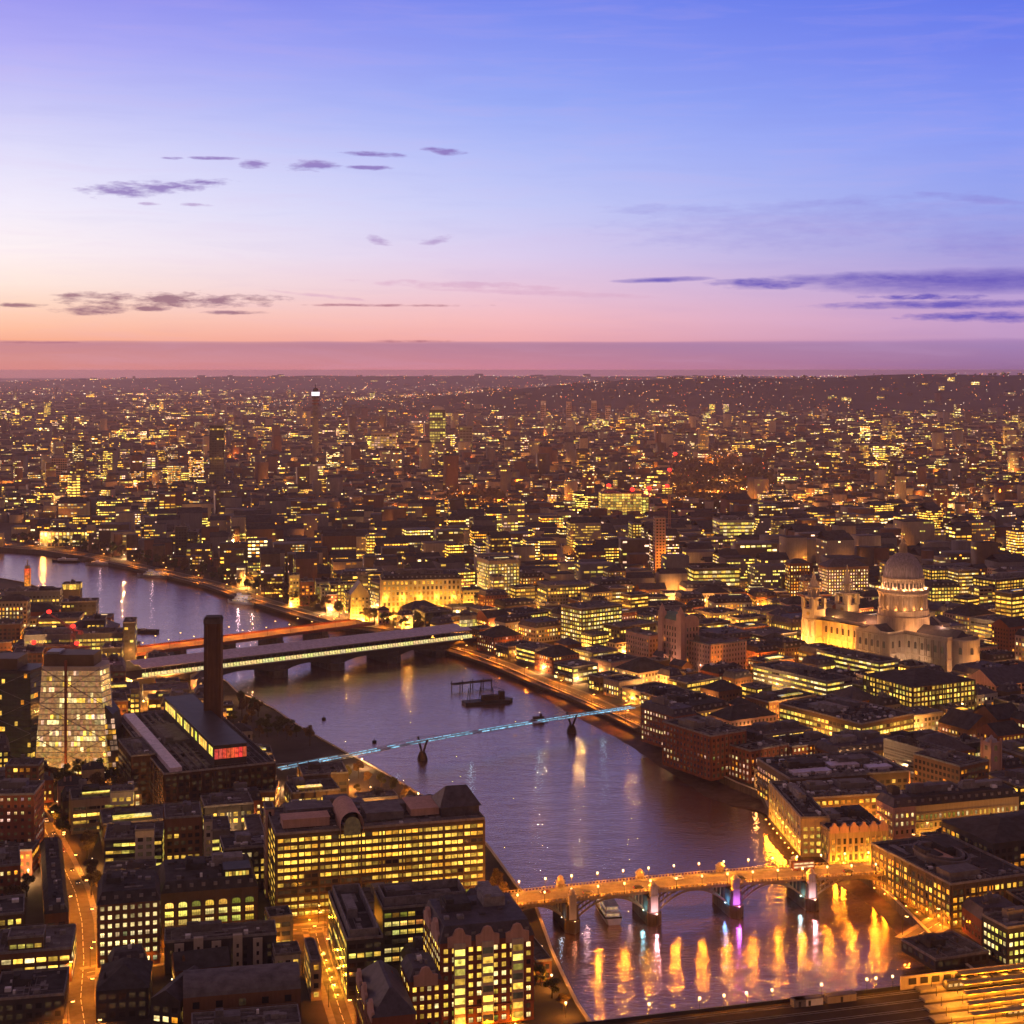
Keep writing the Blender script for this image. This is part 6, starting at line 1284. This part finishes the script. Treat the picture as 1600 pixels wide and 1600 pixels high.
def rot_at(x,y):
    if y<720: a=14
    elif y<860: a=17
    elif y<1150: a=17+16*(y-860)/290
    else: a=33
    if x<-120: a=14+(x+120)*-.01
    if x<-120 and y>1250: a=8
    if y>1500 and x>-120: a=10+20*(.5+.5*math.sin(x*.004+y*.002))
    return rad(a+4*math.sin(x*.011+int(y/170)))
def visible(x,y,h,m=60):
    px,py=PX(x,y,G+h); return -m<px<1600+m and py<1660
hollow=[(345,1255,40),(1,1,1)]
cands=[]
def litness(x,y):
    v=.62+.38*math.sin(x*.013+1.3*math.sin(y*.006))*math.cos(y*.009+x*.004); b_=math.exp(-((x-180)/330)**2-((y-1800)/420)**2); return max(.15,min(.97,.22+.5*v+.4*b_))
kinds=[('office_block','office block',.58),('brick_building','brick building',.30),('stone_building','stone building',.12)]
SZ=[((38,28),20),((27,22),13),((19,16),9),((12,12),7)]
YM=2450
for (W_,D_),step in SZ:
    y=566.0
    while y<YM:
        x=-y*.36-30; xe=y*.36+30
        while x<xe:
            w=W_*random.uniform(.8,1.25); d=D_*random.uniform(.8,1.25); xx=x+random.uniform(-2,2); yy=y+random.uniform(-2,2); a=rot_at(xx,yy)
            if not(W_==38 and yy>980 and random.random()<.8) and visible(xx,yy,15) and free(xx,yy,w,d,a):
                mark(rect(xx,yy,w,d,a,random.choice((2.2,3,4.5,8)))); cands.append((xx,yy,w,d,a)); x+=w*.6
            x+=step
        y+=step
print('CANDS',len(cands))
cands.sort(key=lambda c:c[1]); cnt={}; individuals=[]; rest=[]
SOUTHP=[tuple(p) for p in SBw]+[(-6000,2700),(-6000,500),(-50,500)]
for (x,y,w,d,a) in cands:
    px,py=PX(x,y,G+12); south=(x<-20 and y<1000) or (px<230 and y<1700)
    base_h=random.choice((11,13,15,17,19,21)) if south or y<1000 else random.choice((11,14,17,20,22,25,29,33))
    if y>1350: base_h+=random.choice((0,0,4,10,18))
    if w*d<330: base_h*=.75
    # keep the sightlines to the landmarks clear
    if 190<px<350 and x<-100 and 990<y<1330: base_h=min(base_h,8)
    if 110<x<420 and 990<y<1330: base_h=min(base_h,14)
    if 100<x<340 and 1900<y<2500: base_h=min(base_h,13)
    if 190<x<430 and 1330<y<1600: base_h=min(base_h,16)
    if 150<x<290 and 1330<y<1655: base_h=min(base_h,14)
    if 60<x<230 and 1000<y<1290: base_h=min(base_h,13)
    if -140<x<60 and 1150<y<1520: base_h=min(base_h,14)
    if 100<x<330 and y<1000: base_h=min(base_h,15)
    if x<-60 and y<620: base_h=min(base_h,10)
    if px<222 and y>1120 and inpoly(SOUTHP,np.array([[x]]),np.array([[y]]))[0,0]:   # the roofs step down to the water at the river bend
        lim=np.interp(px,[0,95,150,165,211,222],[930,930,958,968,990,1000]); base_h=min(base_h,CH-(lim-HY)*y/F-G)
        if base_h<5: continue
    r_=random.random(); k='office_block' if r_<.5 else 'brick_building' if r_<.78 else 'stone_building'
    k=k if cnt.get(k,0)<285 else None
    if k is None:
        for kk in ('office_block','brick_building','stone_building'):
            if cnt.get(kk,0)<285: k=kk; break
    if k and y<1640: cnt[k]=cnt.get(k,0)+1; individuals.append((k,x,y,w,d,a,base_h))
    else: rest.append((x,y,w,d,a,base_h))
print('INDIV',cnt,'REST',len(rest))
def extras(bl,w,d,h,y):
    if random.random()<.8:                            # a made-up lantern, added to throw warm light on the street front
        xx=random.uniform(-.35,.35)*w; side=random.random()<.4; q=MB(); q.box(-.12,.12,-.5,0,0,.12,1); q.lathe([(.1,-.5),(.3,-.3),(.34,.0),(.1,.2)],8,0,-.55); lp=q.build('added_lantern',[MT['lampw'],MT['black']],bl,(xx,-.02,4.2) if not side else (-w/2-.02,d*.5,4.2),0 if not side else -math.pi/2)
        plight(lp,(0,-1.9,.2),random.choice((3e3,7e3,14e3))*(.45 if y<1000 else 1.5)*(y/1000)**1.5,random.choice(((1,.32,.03),(1,.42,.07),(1,.5,.14))),.4)
    if random.random()<.30 and w>14 and d>13:          # a lit roof light
        q=MB(); a=w*random.uniform(.12,.3); b2=random.uniform(1.2,3.0); q.box(-a,a,-b2,b2,0,.7,1,False,False); q.poly([(-a,-b2,.72),(a,-b2,.72),(a,b2,.72),(-a,b2,.72)],0,glow('yyga',1.0)); q.poly([(-a,-b2-.03,.1),(a,-b2-.03,.1),(a,-b2-.03,.65),(-a,-b2-.03,.65)],0,glow('yya',1.0)); q.build('roof_light',[GL,MT['metal']],bl,(random.uniform(-.1,.1)*w,d*random.uniform(.25,.4),h+(.1 if h else 0)))
SIZE=lambda w,d,h: 'large' if w*d>1150 else 'small' if w*d<380 else 'mid sized'
for (k,x,y,w,d,a,h) in individuals:
    lt=litness(x,y)*random.uniform(.5,1.3)
    if k=='office_block': wall=random.choice(('bronze','grey','dark','buff','bronze')); roof=random.choice(('flat','flat','flat','mansard')); ww,wh,bay,fh=random.choice(((.95,.42,4,3.6),(.7,.55,3.2,3.6),(.62,.6,3.4,3.5),(.85,.5,5,3.8))); pal=random.choice(('yyg','yyw','gyw','yya')); lt=min(.97,lt+.3)
    elif k=='brick_building': wall=random.choice(('brick','red')); roof=random.choice(('mansard','gable','hip','flat')); ww,wh,bay,fh=.42,.5,3.0,3.3; pal=random.choice(('yow','yya','pwy')); lt*=1.0
    else: wall=random.choice(('stone','buff','pale','pink')); roof=random.choice(('mansard','flat','hip')); ww,wh,bay,fh=.45,.55,3.2,3.8; pal=random.choice(('yya','yow','gyw'))
    px,py=PX(x,y,G+h); nb='brightly lit' if lt>.62 else 'dimly lit' if lt<.3 else 'half lit'
    cat={'office_block':'office block','brick_building':'brick building','stone_building':'stone building'}[k]
    rfn={'flat':'flat roofed','mansard':'mansard roofed','gable':'gabled','hip':'hip roofed'}[roof]
    lab=near_label('%s %s %s %s %s' % (SIZE(w,d,h),nb,WALLN[wall],rfn,'office' if k=='office_block' else 'building'),px,py)
    bl=building(k,lab,cat,x,y,w,d,h,a,wall=wall,roof=roof,fh=fh,bay=bay,ww=ww,wh=wh,lit=min(.97,lt),pal=pal,st=random.uniform(.8,1.5)*(1.25 if y>1100 else 1),detail=2 if y<1120 else 1,kit=1 if y<1300 else .6,roofmat=random.choice(('roofd','roofg','roofm','roofd')) if roof=='flat' else random.choice(('slate','roofd')),reg=False,group=('city buildings packed on the north bank' if not (px<500 and y<1000) else 'city buildings packed on the south bank'),courses=(k=='stone_building' and y<1000),piers=(6.4 if y<950 and k!='brick_building' else 0),z0f=random.choice((.6,1.2)))
    extras(bl,w,d,h,y)
# street lamps in the gaps between the packed blocks
nl=0; tries=0
while nl<120 and tries<40000:
    tries+=1; y=random.uniform(700,2000)**1.0; x=random.uniform(-.34,.34)*y
    i,j=int((x-OX0)/OS),int((y-OY0)/OS)
    if not(0<=i<ONX and 0<=j<ONY) or OCC[i,j]: continue
    if inpoly(RIVER,np.array([[x]]),np.array([[y]]))[0,0]: continue
    w_=0.5+.5*math.sin(x*.02)*math.cos(y*.017)
    if random.random()>w_+.25: continue
    px,py=PX(x,y,G+5); OCC[max(0,i-3):i+4,max(0,j-3):j+4]=True; nl+=1
    lamp('post',x,y,G,0,'warm post lamp in a gap between the city blocks','post lamps between the city blocks',watts=random.choice((30e3,50e3,90e3))*(y/1100)**1.3,col=random.choice(((1,.36,.05),(1,.45,.09),(1,.55,.2))))
print('LAMPS',nl)

# ------------------------------------------------------------------ the far city: thousands of blocks nobody could count
rng=np.random.default_rng(7)
def far_buildings():
    B_=[]
    for (x,y,w,d,a,h) in rest: B_.append((x,y,w,d,a,h,G))
    y=2460.0
    while y<21000:
        sc=1+max(0,(y-3000))/5200; step=27*sc
        xs=np.arange(-y*.36-60,y*.36+60,step*1.12)
        for x in xs:
            dens=.88 if y<5000 else .80 if y<9000 else .6
            if rng.random()>dens: continue
            xx=x+rng.uniform(-.2,.2)*step; yy=y+rng.uniform(-.25,.25)*step
            hh=hgt(xx,yy)
            if hh>22 and rng.random()>.04: continue
            # dark parks and railway lands
            pk=math.sin(xx*.0016+2.1)*math.sin(yy*.0011+xx*.0004)
            if pk>.82 and y>2800: continue
            u=PX(xx,yy,G); 
            if ((u[0]-1120)/90)**2+((u[1]-758)/44)**2<1+.35*math.sin(u[0]*.09): continue
            if ((u[0]-742)/60)**2+((u[1]-788)/16)**2<1: continue
            if 355<u[0]<480 and 805<u[1]<850 and rng.random()<.5: continue
            if any(abs(xx-fx)<fw and abs(yy-fy)<fw for fx,fy,fw in FARKEEP): continue
            if 1480<u[0]<1524 and 770<u[1]<845 and rng.random()<.7: continue
            w=step*rng.uniform(.55,1.0); d=step*rng.uniform(.4,.8); h=rng.choice([9,11,14,17,20,24])*(1+.25*(sc-1)*0)
            r_=rng.random()
            if r_<.03: h=rng.uniform(32,60); w=min(w,28); d=min(d,22)
            elif r_<.036 and y>3000: h=rng.uniform(60,85); w=min(w,24); d=min(d,24)
            B_.append((xx,yy,w,d,rng.uniform(-.3,.8),h,G-1.6+hh*.98))
        y+=step*1.05
    print('FAR',len(B_)); return np.array(B_)
fb=far_buildings()
def far_mesh(fb):
    n=len(fb); x,y,w,d,a,h,b0=fb.T; c,s=np.cos(a),np.sin(a)
    lx=np.stack([-w/2,w/2,w/2,-w/2],1); ly=np.stack([0*d,0*d,d,d],1)
    X=x[:,None]+lx*c[:,None]-ly*s[:,None]; Y=y[:,None]+lx*s[:,None]+ly*c[:,None]
    V=np.concatenate([np.stack([X,Y,np.repeat(b0[:,None],4,1)],-1),np.stack([X,Y,np.repeat((b0+h)[:,None],4,1)],-1)],1)
    # pitched roofs on a third of them
    pit=rng.random(n)<.4; V2=V.copy(); inset=np.minimum(w,d)*.3
    Fq=np.array([[0,1,5,4],[1,2,6,5],[2,3,7,6],[3,0,4,7],[4,5,6,7]])
    faces=(Fq[None]+8*np.arange(n)[:,None,None]).reshape(-1,4)
    wm=rng.integers(0,4,n); mi=np.stack([wm,wm,wm,wm,4+rng.integers(0,2,n)],1).reshape(-1)
    verts=[V.reshape(-1,3)]; fl=[faces]; mis=[mi]; gl=[np.zeros((len(mi),3))]; off=8*n
    # ridge roofs
    idx=np.where(pit&(w*d>0))[0]
    if len(idx):
        T=V[idx,4:8]; rr_=np.minimum(w,d)[idx]*.25; m0=(T[:,0]+T[:,3])/2; m1=(T[:,1]+T[:,2])/2; m0[:,2]+=rr_; m1[:,2]+=rr_; T2=T.copy(); T2[:,:,2]+=.05
        vv_=np.concatenate([T2,m0[:,None],m1[:,None]],1); k=len(idx); base=off+6*np.arange(k)
        f1=np.stack([base+0,base+1,base+5,base+4],1); f2=np.stack([base+2,base+3,base+4,base+5],1); f3=np.stack([base+0,base+4,base+3,base+3],1)
        verts.append(vv_.reshape(-1,3)); off+=6*k; fl+= [f1,f2]; mis+=[np.full(k,4),np.full(k,4)]; gl+=[np.zeros((k,3)),np.zeros((k,3))]
    # lit panes on the faces turned to the river
    PV=[];PG=[]
    pals=np.array([TINT['y'],TINT['g'],TINT['w'],TINT['a'],TINT['p'],TINT['o']])
    for i in range(n):
        Yi=y[i]; fd=float(np.exp(-(Yi-1500)/9000)); lum=litness(x[i],y[i]) if Yi<2600 else .5+.45*math.sin(x[i]*.0021+1.7*math.sin(y[i]*.0013))*math.cos(y[i]*.0017)
        if rng.random()>.7+.5*lum: continue
        dark=rng.random(); cl_=dark*(.35+1.1*max(0,math.sin(x[i]*.0075+2*math.sin(y[i]*.0041))*math.cos(y[i]*.0062+x[i]*.002)+.25)) if Yi>1650 else dark
        vs_=rng.choice([.6,.8,1.0,1.0,1.4,2.0]); fh=3.6*(.75+.25*vs_)*(1+max(0,Yi-2500)/7500); pw=2.6*vs_*(1+max(0,Yi-2500)/6500); nf=max(1,int(h[i]/fh)); nb=max(1,int(w[i]/(pw*1.25)))
        pr=(.95 if cl_>.62 else .5 if cl_>.38 else .22 if cl_>.16 else .06)*(.5+.6*lum); pal=pals[rng.choice([0,1,2,3,4,5],3,p=[.34,.16,.2,.14,.10,.06])]; st=(rng.uniform(1.4,2.8) if cl_>.62 else rng.uniform(.7,2.0))*(1.25 if Yi<4200 else 1.35)
        for side in (0,1):
            L=w[i] if side==0 else d[i]; nb_=max(1,int(L/(pw*1.25))); p0=V[i,0] if side==0 else V[i,3]; p1=V[i,1] if side==0 else V[i,0]
            dx,dy=(p1-p0)[:2]/L; ox,oy=dy*.12,-dx*.12
            for f in range(nf):
                run=rng.random()<pr
                for b_ in range(nb_):
                    if rng.random()<.35: run=rng.random()<pr
                    if not run: continue
                    u0=L*(b_+.12)/nb_; u1=L*(b_+.88)/nb_; z0=b0[i]+h[i]*(f+.28)/nf; z1=b0[i]+h[i]*(f+.72)/nf
                    PV.append([(p0[0]+dx*u0+ox,p0[1]+dy*u0+oy,z0),(p0[0]+dx*u1+ox,p0[1]+dy*u1+oy,z0),(p0[0]+dx*u1+ox,p0[1]+dy*u1+oy,z1),(p0[0]+dx*u0+ox,p0[1]+dy*u0+oy,z1)])
                    PG.append(pal[rng.integers(0,3)]*st*rng.choice([.35,.7,1.0,1.5]))
    PV=np.array(PV); k=len(PV); print('PANES',k)
    verts.append(PV.reshape(-1,3)); fl.append((off+np.arange(4*k)).reshape(-1,4)); mis.append(np.full(k,6)); gl.append(np.array(PG)); off+=4*k
    Vv=np.concatenate(verts); Fa=np.concatenate(fl); Mi=np.concatenate(mis); Gg=np.concatenate(gl)
    return Vv,Fa,Mi,Gg
def np_mesh(name,Vv,Fa,Mi,Gg,mats,label):
    me=bpy.data.meshes.new(name); me.vertices.add(len(Vv)); me.vertices.foreach_set('co',Vv.astype(np.float32).ravel()); nF=len(Fa)
    me.loops.add(nF*4); me.loops.foreach_set('vertex_index',Fa.astype(np.int32).ravel()); me.polygons.add(nF); me.polygons.foreach_set('loop_start',np.arange(0,nF*4,4,dtype=np.int32)); me.polygons.foreach_set('loop_total',np.full(nF,4,dtype=np.int32))
    for m in mats: me.materials.append(m)
    me.polygons.foreach_set('material_index',Mi.astype(np.int32)); me.update(calc_edges=True)
    at=me.attributes.new('glow','FLOAT_VECTOR','FACE'); at.data.foreach_set('vector',Gg.astype(np.float32).ravel())
    o=bpy.data.objects.new(name,me); COL.objects.link(o); tag(o,label,None,None,'stuff'); return o
np_mesh('distant_buildings',*far_mesh(fb),[MT['brick'],MT['bronze'],MT['buff'],MT['grey'],MT['roofd'],MT['roofm'],GLF],'thousands of far city blocks with specks of lit windows')
# far street lamps: small lanterns on posts, far too many to count
FLP=[]
def far_lamps():
    L=[]
    for k in range(230):                                # chains along streets
        y0=2000*math.exp(rng.uniform(0,2.15)); x0=rng.uniform(-.34,.34)*y0; a=rng.uniform(-.9,.9)+(1.57 if rng.random()<.35 else 0); n=int(rng.integers(8,34)); st=26*(1+y0/6000)
        if y0 < 6500:
            for i in range(2, n, 5): FLP.append((x0+math.cos(a)*st*i, y0+math.sin(a)*st*i))
        for i in range(n): L.append((x0+math.cos(a)*st*i+rng.normal()*3,y0+math.sin(a)*st*i+rng.normal()*3,rng.choice([0,0,0,1,2])))
    for k in range(8000):
        y=1900*math.exp(rng.uniform(0,2.5)); x=rng.uniform(-.36,.36)*y; L.append((x,y,rng.choice([0,0,1,2,3])))
    for k in range(420):
        y=rng.uniform(9000,16000); x=rng.uniform(-.34,.34)*y
        if hgt(x,y)>15 and rng.random()<.8: continue
        L.append((x,y,rng.choice([0,2])))
    cols=[(1,.33,.05),(1,.55,.2),(1,.85,.6),(1,.12,.04)]
    V=[];Fc=[];Mi=[];Gl=[]; oc=[(0,1,4,4),(1,2,4,4),(2,3,4,4),(3,0,4,4),(1,0,5,5),(2,1,5,5),(3,2,5,5),(0,3,5,5)]
    for (x,y,c_) in L:
        if y<2500:
            i,j=int((x-OX0)/OS),int((y-OY0)/OS)
            if not(0<=i<ONX and 0<=j<ONY) or OCC[i,j]: continue
        z=G+hgt(x,y)+rng.choice([8,9,14]); s=.7*(1+max(0,y-2500)/4200); st=rng.uniform(1.5,6)
        b_=len(V); V+=[(x-s,y,z),(x,y-s,z),(x+s,y,z),(x,y+s,z),(x,y,z+s),(x,y,z-s)]
        for f in oc: pass
        for f in ((0,1,4),(1,2,4),(2,3,4),(3,0,4),(1,0,5),(2,1,5),(3,2,5),(0,3,5)): Fc.append(tuple(b_+q for q in f)); Gl.append(tuple(v*st for v in cols[int(c_)])); Mi.append(0)
        b_=len(V); p=.12*s/.7; V+=[(x-p,y,z-s),(x+p,y,z-s),(x+p,y,z-9-s),(x-p,y,z-9-s)]; Fc.append((b_,b_+1,b_+2,b_+3)); Gl.append((0,0,0)); Mi.append(1)
    m=MB(); m.v=V; m.f=Fc; m.g=Gl; m.m=Mi; o=m.build('distant_street_lamps',[GLF,MT['black']]); tag(o,'countless orange and white street lamps of the far city',None,None,'stuff')
far_lamps(); random.shuffle(FLP); FLP=FLP[:420]
for (x,y) in FLP:                                       # the sodium glow those lamps throw on the streets
    if y<1750: continue
    l_=plight(None,(x,y,G+15+hgt(x,y)),9e4*(y/2500)**.5*random.choice((.5,1,1,1.8)),random.choice(((1,.30,.03),(1,.40,.07),(1,.5,.12))),1.5)
far_lamps_done=True
# far dark woodland and park trees
def woods():
    m=MB(); rr=random.Random(3)
    def clump(x,y,s,z):
        for i in range(7):
            d=Vector((rr.gauss(0,1),rr.gauss(0,1),abs(rr.gauss(0,.6)))); p=Vector((x,y,z))+d*s*.6; n_=Vector((rr.gauss(0,1),rr.gauss(-.6,1),rr.gauss(.5,1))).normalized(); t1=n_.orthogonal().normalized(); t2=n_.cross(t1); k=s*rr.uniform(.45,.8); m.poly([p-t1*k,p+t2*k*.8,p+t1*k,p-t2*k*.8])
    for _ in range(1700):
        px,py=rr.gauss(1120,48),rr.gauss(758,24); p=P(px,py,G); clump(p.x,p.y,7,G+6)
    for _ in range(350):
        px,py=rr.gauss(742,32),rr.gauss(788,9); p=P(px,py,G); clump(p.x,p.y,7,G+6)
    for _ in range(600):
        px,py=rr.uniform(350,500),rr.uniform(806,856); p=P(px,py,G); clump(p.x,p.y,6,G+5)
    for _ in range(1800):
        y=math.exp(rr.uniform(math.log(3000),math.log(13000))); x=rr.uniform(-.35,.35)*y
        pk=math.sin(x*.0016+2.1)*math.sin(y*.0011+x*.0004)
        if pk>.8 or (hgt(x,y)>30 and y<10500): clump(x,y,7*(1+y/9000),G+hgt(x,y)*.98+4)
    tag(m.build('distant_woods',MT['leafb']),'dark masses of park and heath trees in the far city',None,None,'stuff')
woods()
# ------------------------------------------------------------------ haze
HAZE=True
if HAZE:
    m=bpy.data.materials.new('haze'); m.use_nodes=True; t=m.node_tree; t.nodes.clear(); o_=t.nodes.new('ShaderNodeOutputMaterial'); v=t.nodes.new('ShaderNodeVolumePrincipled'); v.inputs['Color'].default_value=(1.0,.76,.84,1); v.inputs['Density'].default_value=3.3e-5; v.inputs['Anisotropy'].default_value=.5
    t.links.new(v.outputs[0],o_.inputs['Volume']); b_=MB(); b_.box(-27000,27000,-900,48500,-4,252); h_=b_.build('haze',m); tag(h_,'thin pink dusk haze over the city',None,None,'stuff')
